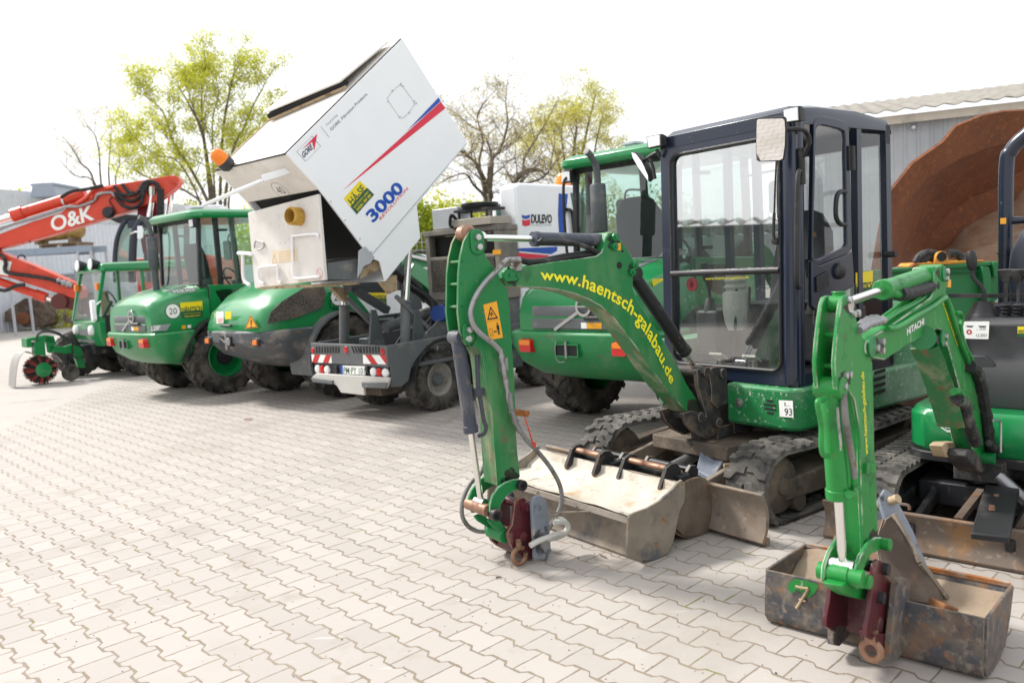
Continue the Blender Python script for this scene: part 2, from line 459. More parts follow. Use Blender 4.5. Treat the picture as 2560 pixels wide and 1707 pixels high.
M = dict(
    green=paint("green_paint", GRN, .38, layers=[(MUD, 3, .66, .80), (RUST, 26, .70, .76)], coat=.2, bump=.05),
    green_worn=paint("worn_green_paint", (.012, .19, .05), .45, layers=[((.18, .28, .14), 4, .5, .85, (1, 1, .35)), ((.03, .035, .022), 4, .62, .80), (MUD, 9, .60, .76), ((.16, .09, .045), 24, .68, .74, (1, 1, .3))], bump=.15),
    green_chip=paint("scraped_green_paint", (.03, .17, .055), .55, layers=[((.26, .27, .17), 6, .45, .62, (1, 1, .35)), ((.20, .105, .055), 16, .56, .68, (1, 1, .22)), (MUD, 14, .62, .7)], bump=.25),
    green_bright=paint("bright_green_paint", (.012, .235, .04), .42, layers=[((.02, .11, .03), 5, .55, .75), ((.30, .36, .26), 26, .64, .72, (2, 2, .35)), ((.02, .07, .02), 9, .60, .74), (RUST, 22, .67, .73), ((.03, .035, .02), 34, .68, .73)], coat=.15, bump=.06),
    green_dust=paint("dusty_green_paint", (.012, .19, .055), .5, layers=[((.27, .37, .28), 2.2, .42, .72), ((.45, .48, .42), 40, .60, .68), ((.5, .52, .46), 13, .66, .72)], bump=.06),
    green_clean=paint("clean_green_paint", (.008, .215, .06), .28, layers=[(DUST, 5, .72, .9)], coat=.5),
    navy=paint("dark_navy_paint", (.011, .017, .036), .28, layers=[((.09, .09, .10), 4, .62, .95), ((.35, .34, .32), 60, .71, .74)], coat=.3),
    grey=paint("dark_grey_paint", (.075, .085, .092), .5, layers=[((.26, .24, .21), 4, .55, .85), (MUD, 9, .66, .8)], bump=.05),
    greymid=paint("mid_grey_paint", (.13, .14, .145), .5, layers=[((.3, .27, .22), 6, .55, .8)], bump=.05),
    black=paint("black_plastic", (.02, .02, .022), .5, layers=[((.14, .13, .12), 5, .55, .9)]),
    blacks=paint("black_steel", (.018, .019, .022), .45, layers=[((.13, .10, .08), 9, .56, .72), (RUST, 20, .66, .72)], bump=.15),
    rubber=paint("rubber", (.028, .027, .026), .85, layers=[((.17, .15, .125), 6, .40, .75)], bump=.2, bscale=40),
    rubberd=paint("dusty_rubber", (.05, .048, .046), .9, layers=[((.18, .165, .145), 6, .38, .72), ((.20, .17, .135), 17, .60, .74)], bump=.25, bscale=40),
    hose=paint("hose_rubber", (.02, .02, .021), .6, layers=[((.15, .14, .13), 12, .55, .8)]),
    spring=paint("grey_spring_hose", (.21, .205, .2), .5, metal=.3, layers=[((.1, .09, .08), 12, .5, .7), ((.22, .12, .06), 20, .62, .7)]),
    chrome=flat("chrome", (.8, .79, .77), .12, 1.0),
    steel=paint("bare_steel", (.34, .34, .35), .4, metal=.8, layers=[((.2, .13, .08), 15, .58, .7)], bump=.1),
    bolt=flat("zinc", (.5, .5, .5), .35, .9),
    slate=paint("slate_cylinder_paint", (.055, .062, .085), .45, layers=[((.22, .21, .2), 8, .56, .8, (1, 1, .3)), (MUD, 14, .62, .7)], bump=.06),
    rust=paint("rusty_steel", (.185, .068, .032), .85, layers=[((.115, .048, .028), 2.2, .45, .72, (1, 1, .5)), ((.28, .10, .034), 16, .52, .74), ((.38, .15, .045), 46, .60, .70)], bump=.3),
    rustdk=paint("dark_rusty_steel", (.085, .06, .045), .8, layers=[((.19, .15, .115), 4, .42, .7), ((.22, .08, .03), 10, .58, .7)], bump=.3),
    earth=paint("earth_stained_steel", (.24, .195, .155), .85, layers=[((.17, .125, .09), 5, .45, .7), ((.09, .08, .075), 9, .56, .7), ((.30, .26, .21), 26, .58, .7)], bump=.35),
    bucketout=paint("scuffed_bucket_steel", (.235, .195, .155), .75, layers=[((.10, .10, .11), 7, .50, .66), ((.34, .29, .23), 4, .5, .75), ((.25, .12, .05), 14, .64, .70)], bump=.3),
    bucketin=paint("chalky_bucket_lining", (.50, .45, .375), .85, layers=[((.60, .56, .50), 3, .45, .7), ((.36, .24, .13), 5, .56, .72), ((.24, .21, .18), 11, .60, .72), ((.30, .27, .23), 40, .6, .7)], bump=.3),
    bucket7=paint("rust_freckled_blue_steel", (.062, .062, .070), .6, layers=[((.15, .125, .10), 9, .42, .62), ((.21, .175, .14), 30, .52, .68), ((.24, .115, .05), 20, .56, .70), ((.20, .105, .055), 5, .55, .74), ((.05, .05, .06), 13, .62, .72)], bump=.3),
    sand=paint("sandy_dirt", (.36, .28, .2), .95, layers=[((.26, .19, .13), 8, .4, .7)], bump=.5),
    maroon=paint("maroon_paint", (.085, .012, .018), .4, layers=[((.2, .13, .11), 9, .56, .72), ((.02, .015, .015), 12, .6, .7)], bump=.1, coat=.2),
    bluegrey=paint("blue_grey_steel", (.19, .215, .26), .5, layers=[((.33, .31, .28), 6, .5, .7), ((.05, .05, .06), 11, .6, .68)], bump=.2),
    white=paint("white_paint", (.87, .885, .91), .35, layers=[((.78, .76, .72), 2.0, .66, .98)], coat=.3, var=.03),
    whited=paint("grubby_white_paint", (.74, .71, .665), .5, layers=[((.52, .46, .38), 4, .56, .85), ((.30, .23, .17), 22, .66, .74)]),
    rimgrey=paint('pale_rim_paint', (.36, .34, .31), .5, layers=[((.16, .14, .12), 7, .52, .7)]),
    tan=paint("tan_stained_metal", (.42, .32, .2), .7, layers=[((.2, .13, .08), 12, .5, .66)], bump=.2),
    brown=paint("muddy_metal", (.10, .08, .062), .85, layers=[((.20, .155, .115), 6, .45, .72), ((.05, .045, .04), 11, .58, .7), ((.26, .21, .16), 24, .62, .74)], bump=.35),
    dark=flat("dark_interior", (.012, .012, .013), .8),
    darkgrey=paint("charcoal_plastic", (.045, .046, .05), .5, layers=[((.14, .13, .12), 4, .6, .9)], bump=.03),
    seat=paint("seat_fabric", (.03, .03, .035), .8, bump=.2, bscale=200),
    yellow=flat("yellow_film", (.85, .66, .01), .4), orange=flat("orange_film", (.85, .38, .02), .4),
    red=flat("red_film", (.70, .015, .05), .4), blue=flat("blue_film", (.0, .07, .42), .4), dkblue=flat("navy_ink", (.02, .03, .09), .4),
    ink=flat("black_ink", (.012, .012, .014), .5), wfilm=flat("white_film", (.85, .85, .83), .45), greenfilm=flat("dark_green_film", (.015, .09, .035), .45),
    textyel=flat("lettering_yellow", (.88, .80, .02), .4), greyink=flat("grey_ink", (.28, .29, .31), .5),
    lensred=flat("red_lens", (.5, .012, .012), .15), lensor=flat("orange_lens", (.75, .19, .01), .18), lensw=flat("clear_lens", (.75, .76, .76), .1),
    beacon=flat("beacon_amber", (.85, .22, .01), .15), mirror=flat("mirror_glass", (.86, .87, .88), .02, 1.0),
    orangepaint=paint("orange_red_paint", (.68, .058, .022), .45, layers=[((.30, .03, .02), 3, .55, .75), (MUD, 8, .64, .78)], coat=.2),
    yelsteel=paint("amber_steel", (.62, .27, .03), .6, layers=[(RUST, 9, .5, .64)], bump=.2),
    cream=paint("cream_rubber", (.55, .54, .5), .7), galv=paint("galvanised_steel", (.5, .52, .55), .5, metal=.4),
    wood=paint("weathered_wood", (.23, .17, .11), .9, layers=[((.12, .09, .06), 6, .5, .7)], bump=.3),
    tank=paint("ochre_tank", (.38, .25, .07), .7, layers=[((.2, .13, .06), 4, .5, .7)]),
    edgegreen=paint("chipped_green_edge", (.03, .20, .07), .6, layers=[((.42, .46, .38), 9, .42, .55), ((.20, .11, .06), 21, .58, .66)]),
    edgesteel=paint("bright_worn_edge", (.20, .165, .13), .6, layers=[((.26, .13, .06), 9, .48, .6), ((.09, .08, .07), 17, .5, .64)]),
    screen=glass_mat("reflective_windscreen", (.90, .95, .93), .03, refl=6.6), screend=glass_mat("dusty_windscreen", (.86, .92, .90), .10, refl=2.6),
    castdirt=paint('dirty_cast_steel', (.035, .034, .036), .6, layers=[((.14, .105, .075), 7, .50, .68), ((.075, .07, .068), 20, .5, .7), ((.20, .13, .08), 30, .64, .72)], bump=.35),
    rimchalk=paint('scuffed_pale_rim', (.44, .39, .33), .8, layers=[((.13, .12, .115), 13, .55, .66), ((.30, .2, .12), 21, .6, .7)], bump=.3),
    glass=glass_mat("cab_glass", (.93, .96, .95), .03), glassd=glass_mat("dusty_glass", (.80, .87, .85), .11),
    glassg=glass_mat("green_tinted_glass", (.70, .85, .79), .02), glassdk=glass_mat("dark_tinted_glass", (.30, .40, .37), .03),
    beaconbase=flat("beacon_socket", (.03, .03, .03), .5), beige=paint("beige_plastic", (.5, .46, .4), .6),
    pinkred=flat("red_grip", (.55, .03, .06), .4), copper=paint("copper_brown_pin", (.30, .17, .11), .45, metal=.4, layers=[((.12, .06, .04), 9, .5, .7)]),
)
# ---------------------------------------------------------------- ground: concrete yard, then interlocking pavers
def paver_material():
    m = bpy.data.materials.new("interlocking_pavers"); m.use_nodes = True
    nt = m.node_tree; L = nt.links.new; b = nt.nodes["Principled BSDF"]
    def ma(op, a, b_=None, c=None):
        n = nd(nt, "ShaderNodeMath", operation=op)
        for i, v in enumerate((a, b_, c)):
            if v is None: continue
            if hasattr(v, 'links'): L(v, n.inputs[i])
            else: n.inputs[i].default_value = v
        return n.outputs[0]
    tc = nd(nt, "ShaderNodeTexCoord")
    wob = nd(nt, "ShaderNodeTexNoise", Scale=7.0, Detail=3)
    L(tc.outputs['Object'], wob.inputs['Vector'])
    wv = nd(nt, "ShaderNodeVectorMath", operation='MULTIPLY_ADD')
    L(wob.outputs['Color'], wv.inputs[0]); wv.inputs[1].default_value = (.012, .012, 0); L(tc.outputs['Object'], wv.inputs[2])
    mp = nd(nt, "ShaderNodeMapping", vector_type='TEXTURE')
    mp.inputs['Rotation'].default_value = (0, 0, R(-46.08)); mp.inputs['Location'].default_value = PAVE_O
    L(wv.outputs[0], mp.inputs[0])
    sp = nd(nt, "ShaderNodeSeparateXYZ"); L(mp.outputs[0], sp.inputs[0])
    LL, WW, AMP = .1976, .1414, .0120
    g = ma('DIVIDE', sp.outputs[0], LL); k = ma('DIVIDE', sp.outputs[1], WW)
    i = ma('ROUND', k)
    def trap(x):                           # periodic trapezoid, +1 at whole numbers, -1 half way between
        fr = ma('FRACT', ma('ADD', x, .5)); t = ma('ABSOLUTE', ma('SUBTRACT', fr, .5))     # 0..0.5
        v = ma('MULTIPLY_ADD', t, -18.0, 4.5)
        return ma('MAXIMUM', ma('MINIMUM', v, 1.0), -1.0)
    Bz = ma('MULTIPLY_ADD', trap(ma('SUBTRACT', g, ma('MULTIPLY', i, .5))), AMP/WW, i)
    dk = ma('SUBTRACT', k, Bz)
    d1_ = ma('MULTIPLY', ma('ABSOLUTE', dk), WW*.85)
    row = ma('SUBTRACT', i, ma('LESS_THAN', dk, 0.0))
    h = ma('SUBTRACT', g, ma('MULTIPLY', ma('ADD', row, 1.0), .5))
    d2_ = ma('MULTIPLY', ma('ABSOLUTE', ma('SUBTRACT', ma('FRACT', ma('ADD', h, .5)), .5)), LL)
    col_id = ma('FLOOR', h)
    d = ma('MINIMUM', d1_, ma('MULTIPLY', d2_, 1.25))
    jn = nd(nt, "ShaderNodeTexNoise", Scale=22.0, Detail=4); L(tc.outputs['Object'], jn.inputs['Vector'])
    jw = nd(nt, "ShaderNodeMapRange"); L(jn.outputs['Fac'], jw.inputs[0]); jw.inputs[1].default_value = .3; jw.inputs[2].default_value = .75; jw.inputs[3].default_value = .0012; jw.inputs[4].default_value = .0062
    joint = nd(nt, "ShaderNodeMapRange"); joint.interpolation_type = 'SMOOTHSTEP'
    L(d, joint.inputs[0]); L(jw.outputs[0], joint.inputs[1]); L(ma('ADD', jw.outputs[0], .0022), joint.inputs[2])
    joint.inputs[3].default_value = 1; joint.inputs[4].default_value = 0
    cv = nd(nt, "ShaderNodeCombineXYZ"); L(row, cv.inputs[0]); L(col_id, cv.inputs[1])
    wn = nd(nt, "ShaderNodeTexWhiteNoise", noise_dimensions='2D'); L(cv.outputs[0], wn.inputs['Vector'])
    stone = mixc(nt, wn.outputs['Value'], (.335, .305, .28), (.40, .366, .337))
    stone = mixc(nt, noise_mask(nt, .35, .4, .7), stone, (.39, .355, .325))
    stone = mixc(nt, noise_mask(nt, 2.6, .60, .78, seed=4), stone, (.285, .25, .212))
    stone = mixc(nt, noise_mask(nt, 9, .72, .80, seed=8), stone, (.22, .185, .15))
    stone = mixc(nt, noise_mask(nt, .8, .56, .74, seed=14, detail=9), stone, (.30, .268, .235))
    stone = mixc(nt, noise_mask(nt, 3.5, .66, .72, seed=17, stretch=(1, 7, 1)), stone, (.46, .44, .41))
    stone = mixc(nt, noise_mask(nt, 55, .74, .80, detail=2, seed=9), stone, (.52, .50, .47))
    stone = mixc(nt, noise_mask(nt, 160, .72, .80, detail=2, seed=19), stone, (.26, .24, .22))
    jc = mixc(nt, noise_mask(nt, 1.1, .45, .65, seed=6), (.20, .158, .116), (.27, .222, .17))
    jc = mixc(nt, noise_mask(nt, 5, .60, .68, seed=7), jc, (.17, .17, .045))
    L(mixc(nt, joint.outputs[0], stone, jc), b.inputs['Base Color'])
    b.inputs['Roughness'].default_value = .85
    gr = nd(nt, "ShaderNodeTexNoise", Scale=220.0, Detail=3); L(tc.outputs['Object'], gr.inputs['Vector'])
    hh = ma('MULTIPLY_ADD', joint.outputs[0], -1.0, ma('MULTIPLY', gr.outputs['Fac'], .18))
    hh = ma('MULTIPLY_ADD', wn.outputs['Value'], .15, hh)
    bp = nd(nt, "ShaderNodeBump", Strength=.6, Distance=.004)
    L(hh, bp.inputs['Height']); L(bp.outputs[0], b.inputs['Normal'])
    return m
PAVE_O = (0, 0, 0)
_p = ground(1400+190/3.36, 1300+800/3.36)      # one surveyed joint fixes the phase of the laying pattern
_c, _s = math.cos(R(-46.08)), math.sin(R(-46.08))
_g, _k = _p.x*_c+_p.y*_s, -_p.x*_s+_p.y*_c
_k -= .5*.1414; _g -= .5*.1976               # joint of row 0 sits at half a stone
PAVE_O = (_g*_c-_k*_s, _g*_s+_k*_c, 0)
concrete = paint("yard_concrete", (.41, .38, .35), .9, layers=[((.40, .37, .33), .5, .45, .7), ((.33, .30, .26), 3, .6, .8), ((.30, .27, .23), .9, .62, .66, (1, 6, 1))], bump=.25, bscale=60)
mb = MB()
mb.add([(-400, -40, 0), (400, -40, 0), (400, 900, 0), (-400, 900, 0)], [(0, 1, 2, 3)])
tag(mb.build("ground", concrete), kind='structure')
a, b_ = ground(0, 1079), ground(186, 1000)
dv = (b_-a).normalized()
q0, q1 = a-dv*14, a+dv*17
mb = MB()
mb.add([(q0.x, q0.y, .004), (-2, -6, .004), (40, -6, .004), (40, q1.y+4, .004), (q1.x+2, q1.y+4, .004), (q1.x, q1.y, .004)], [(0, 1, 2, 3, 4, 5)])
tag(mb.build("paving", paver_material()), kind='structure')
# a few stray leaves and bits of grit lying on the paving
# ---------------------------------------------------------------- shared machine parts
def wheel(parent, c, R_, W_, rr, rim_mat, side=1, lugs=20, style='tractor', tyre_mat=None, hub='dark'):
    """wheel (rim) > tyre, hub; the axle runs along n, side = +1 shows its outer face towards +n"""
    c = Vector(c); ax = (0, side, 0)
    m = MB()
    m.lathe([(rr*.98, -W_*.42), (rr*1.02, W_*.40), (rr*.93, W_*.42), (rr*.86, W_*.30), (rr*.80, W_*.16), (rr*.45, W_*.10), (rr*.40, W_*.17), (.001, W_*.17)], c, ax, 36, cap=False)
    for k in range(8):
        a = 2*math.pi*k/8
        m.bolt(c+V3(math.cos(a)*rr*.6, side*W_*.12, math.sin(a)*rr*.6), ax, rr*.05, .02)
    rim = m.build('wheel', rim_mat, parent, fix=True)
    m = MB()
    h = W_/2
    prof = [(rr*.98, -h*.80), (rr*1.12, -h*.95), (R_*.80, -h), (R_*.93, -h*.86), (R_*.955, -h*.5), (R_*.96, 0), (R_*.955, h*.5), (R_*.93, h*.86), (R_*.80, h), (rr*1.12, h*.95), (rr*.98, h*.80)]
    m.lathe(prof, c, ax, 48, cap=False)
    rnd = random.Random(7)
    for k in range(lugs):
        for sg in (-1, 1):
            a0 = 2*math.pi*(k+(.5 if sg > 0 else 0))/lugs
            def P(r, n, a): return c+V3(math.cos(a)*r, n*side, math.sin(a)*r)
            if style == 'tractor': st, wd = .9, .42
            elif style == 'block': st, wd = .28, .62
            else: st, wd = .5, .5
            da = 2*math.pi/lugs*wd
            secs = []
            for t, rr_ in ((0.04, R_), (.55, R_), (.93, R_*.975), (1.0, R_*.88)):
                n = sg*h*t*1.0; sh = -st*t*2*math.pi/lugs*sg*0 + st*t*2*math.pi/lugs
                a = a0+sh
                base = R_*.93 if t < .9 else R_*.84
                secs.append([P(base, n, a-da/2), P(base, n, a+da/2), P(rr_, n, a+da*.38), P(rr_, n, a-da*.38)])
            m.loft(secs)
    ty = m.build('tyre', tyre_mat or M['rubber'], rim, fix=False, ang=30)
    m = MB()
    m.lathe([(rr*.40, W_*.15), (rr*.36, W_*.30), (rr*.30, W_*.36), (.001, W_*.37)], c, ax, 24, cap=False)
    for k in range(6):
        a = 2*math.pi*k/6
        m.bolt(c+V3(math.cos(a)*rr*.30, side*W_*.34, math.sin(a)*rr*.30), ax, rr*.05, .02)
    m.build('hub', M[hub] if isinstance(hub, str) else hub, rim, fix=True)
    return rim

def track(parent, n0, n1, uf, ur, h, lug_mat, pitch=.058, frame_mat=None, tension=.9):
    """rubber track (belt with staggered lugs) > , with its roller frame, idler and sprocket"""
    r = h/2-.025
    cf, cr = uf-h/2, ur+h*.44
    rr_ = h*.44-.025
    pts = []
    # closed loop, counterclockwise seen from -n: bottom front -> front arc -> top -> rear arc -> bottom
    for k in range(9):
        a = -90+180*k/8; pts.append((cf+r*math.cos(R(a)), h/2+r*math.sin(R(a))))
    top = 6
    for k in range(1, top):
        t = k/top; pts.append((cf+(cr-cf)*t, h-.025-.018*math.sin(math.pi*t)-(h*.12)*t*0))
    for k in range(9):
        a = 90+180*k/8; pts.append((cr+rr_*math.cos(R(a)), h*.55+rr_*math.sin(R(a))))
    for k in range(1, 6):
        t = k/6; pts.append((cr-rr_*.3*(1-t)+(cf-cr+rr_*.3)*t, .025))
    P = [V3(p[0], 0, p[1]) for p in pts]
    # resample evenly
    L = [0]
    for i in range(len(P)): L.append(L[-1]+(P[(i+1) % len(P)]-P[i]).length)
    tot = L[-1]
    N = int(tot/pitch)
    def at(s):
        s %= tot
        for i in range(len(P)):
            if L[i+1] >= s:
                t = (s-L[i])/(L[i+1]-L[i]); a, b = P[i], P[(i+1) % len(P)]
                return a+(b-a)*t, (b-a).normalized()
        return P[0], (P[1]-P[0]).normalized()
    m = MB()
    K = N*2
    ring0 = []
    for k in range(K):
        p, d = at(k*tot/K)
        o = V3(d.z, 0, -d.x)               # outwards
        q = [p-o*.004, p+o*.018]
        ring0.append([V3(q[0].x, n0, q[0].z), V3(q[1].x, n0+.012, q[1].z), V3(q[1].x, n1-.012, q[1].z), V3(q[0].x, n1, q[0].z)])
    ring0.append(ring0[0])
    m.loft(ring0, closed=True, cap=False)
    wd = n1-n0
    for k in range(N):
        for half in (0, 1):
            s0 = (k+(.5 if half else 0))*tot/N
            a0, a1 = (n0+.006, n0+wd*.47) if half == 0 else (n0+wd*.53, n1-.006)
            secs = []
            for t in (0, .35, .65, 1):
                n = a0+(a1-a0)*t
                sk = pitch*.34*(1 if t > .5 else 0) * (1 if half == 0 else -1)
                p, d = at(s0+sk); o = V3(d.z, 0, -d.x)
                hw = pitch*.33
                hh = .037 if .1 < t < .9 else .032
                b0, b1 = p-d*hw+o*.012, p+d*hw+o*.012
                t0, t1 = p-d*hw*.66+o*hh, p+d*hw*.66+o*hh
                secs.append([V3(b0.x, n, b0.z), V3(b1.x, n, b1.z), V3(t1.x, n, t1.z), V3(t0.x, n, t0.z)])
            m.loft(secs)
    for k in range(N):                     # inner drive teeth
        p, d = at(k*tot/N); o = V3(d.z, 0, -d.x)
        c = p-o*.016
        m.obox((c.x, (n0+n1)/2, c.z), d*pitch*.22, V3(0, wd*.12, 0), o*.014)
    t = m.build('track', lug_mat, parent, ang=30)
    fm = frame_mat or M['brown']
    m = MB()
    nc = (n0+n1)/2
    m.pn([(cf-.02, h*.28), (cf+.02, h*.55), (cr+.12, h*.72), (cr, h*.60), (cr+.02, h*.24)], n0+.03, n1-.03)
    m.build('track_frame', fm, t, bevel=.012)
    m = MB()
    m.lathe([(r-.03, -wd*.3), (r-.012, -wd*.12), (r-.012, wd*.12), (r-.03, wd*.3), (.05, wd*.36), (.045, wd*.42), (.001, wd*.42)], (cf, nc, h/2), (0, 1, 0), 28, cap=True)
    m.build('idler', fm, t)
    m = MB()
    m.lathe([(rr_-.03, -wd*.2), (rr_-.03, wd*.2), (rr_*.55, wd*.22), (rr_*.5, wd*.45), (.001, wd*.45)], (cr, nc, h*.55), (0, 1, 0), 24, cap=True)
    m.build('sprocket', fm, t)
    for k in range(3):
        m = MB()
        u = cr+.15+(cf-cr-.3)*k/2
        m.lathe([(.055, -wd*.38), (.065, -wd*.2), (.05, 0), (.065, wd*.2), (.055, wd*.38)], (u, nc, .095), (0, 1, 0), 18)
        m.each('roller', fm, t)
    return t

def uz(F, pts, n):
    return [F.an(p, n) for p in pts]

# ================================================================ mini excavator with closed cab
A = Frame(1.657, 5.393, -143.93)
ra = A.root('mini_excavator', 'green mini excavator with a closed dark blue cab, web address lettered along its arched boom', 'excavator', 'mini excavators parked with their buckets down')
NC = .05                                   # middle plane of the boom
# --- undercarriage
track(ra, .47, .75, 1.00, -.86, .42, M['rubberd'], pitch=.088)
track(ra, -.75, -.47, 1.00, -.86, .42, M['rubberd'], pitch=.088)
m = MB()
m.box(-.55, .5, -.48, .48, .16, .27)
m.pz([(.75, -.30), (.75, .30), (-.5, .42), (-.5, -.42)], .27, .36)
m.cyl((0, 0, .35), (0, 0, .47), .34, seg=36)
m.box(.35, .62, .36, .44, .12, .30); m.box(.35, .62, -.44, -.36, .12, .30)
m.build('undercarriage', M['brown'], ra, bevel=.01)
m = MB()
for s in (-1, 1):
    m.pn([(.55, .22), (.60, .30), (1.06, .22), (1.14, .24), (1.14, .06), (1.04, .08)], s*.36-.02, s*.36+.02)
m.each('blade_arm', M['earth'], ra, bevel=.006)
m = MB()
g = []
for i in range(7):
    t = i/6
    g.append([(1.165+.045*(1-(2*t-1)**2)*-1 + .02, nn, .02+.27*t) for nn in (-.86, -.4, 0, .43, .435, .88)])
m.sheet(g, -.022)
m.box(1.14, 1.175, -.86, .88, .015, .05)
bl = m.build('dozer_blade', M['earth'], ra, bevel=.004, fix=True, edge=M['edgesteel'])
m = MB()
for nn in (.36,):
    m.tube([(1.15, nn-.05, .28), (1.15, nn-.05, .32), (1.15, nn+.05, .32), (1.15, nn+.05, .28)], .008, k=3)
m.build('lifting_loop', M['tan'], bl)
m = MB()
a_, b_, c_, d_ = A.az(d3(760, 465), .36), A.az(d3(990, 480), .33), A.az(d3(830, 750), .22), A.az(d3(705, 690), .22)
m.prism([a_, b_, c_, d_], (0, 0, -.03))
m.build('cylinder_guard', M['bluegrey'], ra, bevel=.006)
m = MB()
m.cyl((.55, -.02, .26), (1.12, -.02, .17), .035); m.cyl((.95, -.02, .2), (1.15, -.02, .16), .05)
m.build('blade_cylinder', M['steel'], ra)
m = MB()
m.tube([A.az(d3(1230, 475), .42), A.az(d3(1180, 540), .36), A.az(d3(1130, 615), .30), A.az(d3(1020, 645), .27), A.az(d3(910, 655), .27)], .013, k=6)
m.build('hose', M['tan'], ra)
# --- upper body
def plan(off=0.0, k=6):
    p = []
    def arc(cu, cn, r, a0, a1):
        for i in range(k+1):
            a = R(a0+(a1-a0)*i/k); p.append((cu+(r+off)*math.cos(a), cn+(r+off)*math.sin(a)))
    p.append((.56+off, .165))
    arc(.46, .56, .10, 0, 90)
    arc(-.98, .44, .22, 90, 150); arc(-1.06, 0, .26, 180, 180); arc(-.98, -.44, .22, 210, 270)
    p.append((.30, -.66-off)); p.append((.30, .165))
    return p
m = MB()
m.loft([[(x, y, .455) for x, y in plan(-.02)], [(x, y, .475) for x, y in plan(0)], [(x, y, .69) for x, y in plan(0)], [(x, y, .705) for x, y in plan(-.015)]])
# engine cover behind the cab
m.loft([[(x, y, z) for x, y in rrect(-1.16+i, -.56, -.64+i, .64-i, .16)] for z, i in ((.70, 0), (.98, .01), (1.06, .05), (1.09, .12))])
m.box(-.56, .30, -.64, -.42, .70, .92)
body = m.build('body', M['green_dust'], ra, bevel=.006)
m = MB()
c_ = A.au(d2(785, 1268), .565)
m.lathe([(.03, 0), (.028, .008), (.012, .010), (.001, .012)], (.56, c_.y, c_.z), (1, 0, 0), 20)
m.build('bolt_cap', M['bolt'], body)
m = MB()
c_ = A.au(d2(1055, 1305), .562)
for i in range(4):
    z = c_.z+.036-.024*i; hw = math.sqrt(max(.0001, .042**2-(z-c_.z)**2))
    m.box(.5605, .5625, c_.y-hw, c_.y+hw, z-.006, z+.006)
m.each('grille_slots', M['dark'], body)
m = MB(); P = [A.au(d2(*q), .563) for q in ((1130, 1245), (1252, 1250), (1258, 1395), (1140, 1388))]
m.poly(P); m.m = 1
text(m, "93", quad_map(A.au(d2(1180, 1375), .5645), A.au(d2(1245, 1378), .5645), A.au(d2(1180, 1315), .5645)))
text(m, "L", quad_map(A.au(d2(1180, 1295), .5645), A.au(d2(1225, 1297), .5645), A.au(d2(1180, 1262), .5645)), bold=-.02)
m.build('number_plate', [M['wfilm'], M['ink']], body)
m = MB()
for i in range(4):
    a_ = A.an(d2(1955, 1005+58*i), .665); b_ = A.an(d2(2050, 978+58*i), .665)
    m.prism([a_+V3(0, 0, -.014), b_+V3(0, 0, -.014), b_+V3(0, 0, .006), a_+V3(0, 0, .006)], (0, .003, 0))
m.each('louvre_slots', M['dark'], body)
m = MB()
m.box(-1.285, -1.25, .10, .40, .50, .66)
m.build('rear_pad', M['black'], body, bevel=.008)
# --- cab: pillars, roof, door, glazing
CU0, CU1 = -.50, .50                      # back and front at the floor
NL, NR = -.40, .62
ZF, ZT = .71, 2.27
def fu(z): return .50-.05*(z-.7)/1.57     # raked front plane
m = MB()
# front frame as a slab ring, rounded window opening
def frontring(outer, inner, d):
    n = len(outer)
    pts_o = [(fu(z), y, z) for y, z in outer]; pts_i = [(fu(z), y, z) for y, z in inner]
    po2 = [(fu(z)-d, y, z) for y, z in outer]; pi2 = [(fu(z)-d, y, z) for y, z in inner]
    vs = pts_o+pts_i+pi2+po2
    fs = []
    for i in range(n):
        j = (i+1) % n
        fs += [(i, j, n+j, n+i), (n+i, n+j, 2*n+j, 2*n+i), (2*n+i, 2*n+j, 3*n+j, 3*n+i), (3*n+i, 3*n+j, j, i)]
    m.add(vs, fs)
OUT = rrect(NL, NR, ZF, ZT, .07, 5)
INN = rrect(NL+.085, NR-.105, ZF+.085, ZT-.12, .06, 5)
frontring(OUT, INN, .07)
# roof: crowned slab with rounded sides
secs = []
for u, dz in ((-.56, -.06), (-.54, -.015), (-.2, .02), (.2, .02), (.40, .005), (.455, -.03)):
    top = ZT+.035+dz
    secs.append([(u, NL, ZT-.07), (u, NL, top-.055), (u, NL+.02, top-.02), (u, NL+.07, top), (u, NR-.07, top), (u, NR-.02, top-.02), (u, NR, top-.055), (u, NR, ZT-.07)])
m.loft(secs)
# sill and rear frame
m.box(-.52, .49, NR-.05, NR, .70, .78); m.box(-.52, .49, NL, NL+.05, .70, .78)
m.box(-.55, -.50, NL, NR, .70, 1.15); m.box(-.55, -.50, NL, NR, 2.12, 2.24)
m.bar((-.525, NR-.025, .72), (-.525, NR-.025, 2.24), .05, .055, (1, 0, 0)); m.bar((-.525, NL+.025, .72), (-.525, NL+.025, 2.24), .05, .055, (1, 0, 0))
# front-side pillar with the rounded corner, and middle pillar
m.tube([(fu(.72)-.05, NR-.055, .72), (fu(1.5)-.05, NR-.055, 1.5), (fu(2.2)-.05, NR-.055, 2.22)], .062, 14, 3)
m.bar((-.18, NR-.025, .75), (-.20, NR-.025, 2.22), .045, .05, (1, 0, 0)); m.bar((-.18, NL+.025, .75), (-.20, NL+.025, 2.22), .045, .05, (1, 0, 0))
m.bar((fu(.72)-.03, NL+.03, .72), (fu(2.2)-.03, NL+.03, 2.2), .06, .06, (1, 0, 0))
cab = m.build('cab', M['navy'], ra, bevel=.006)
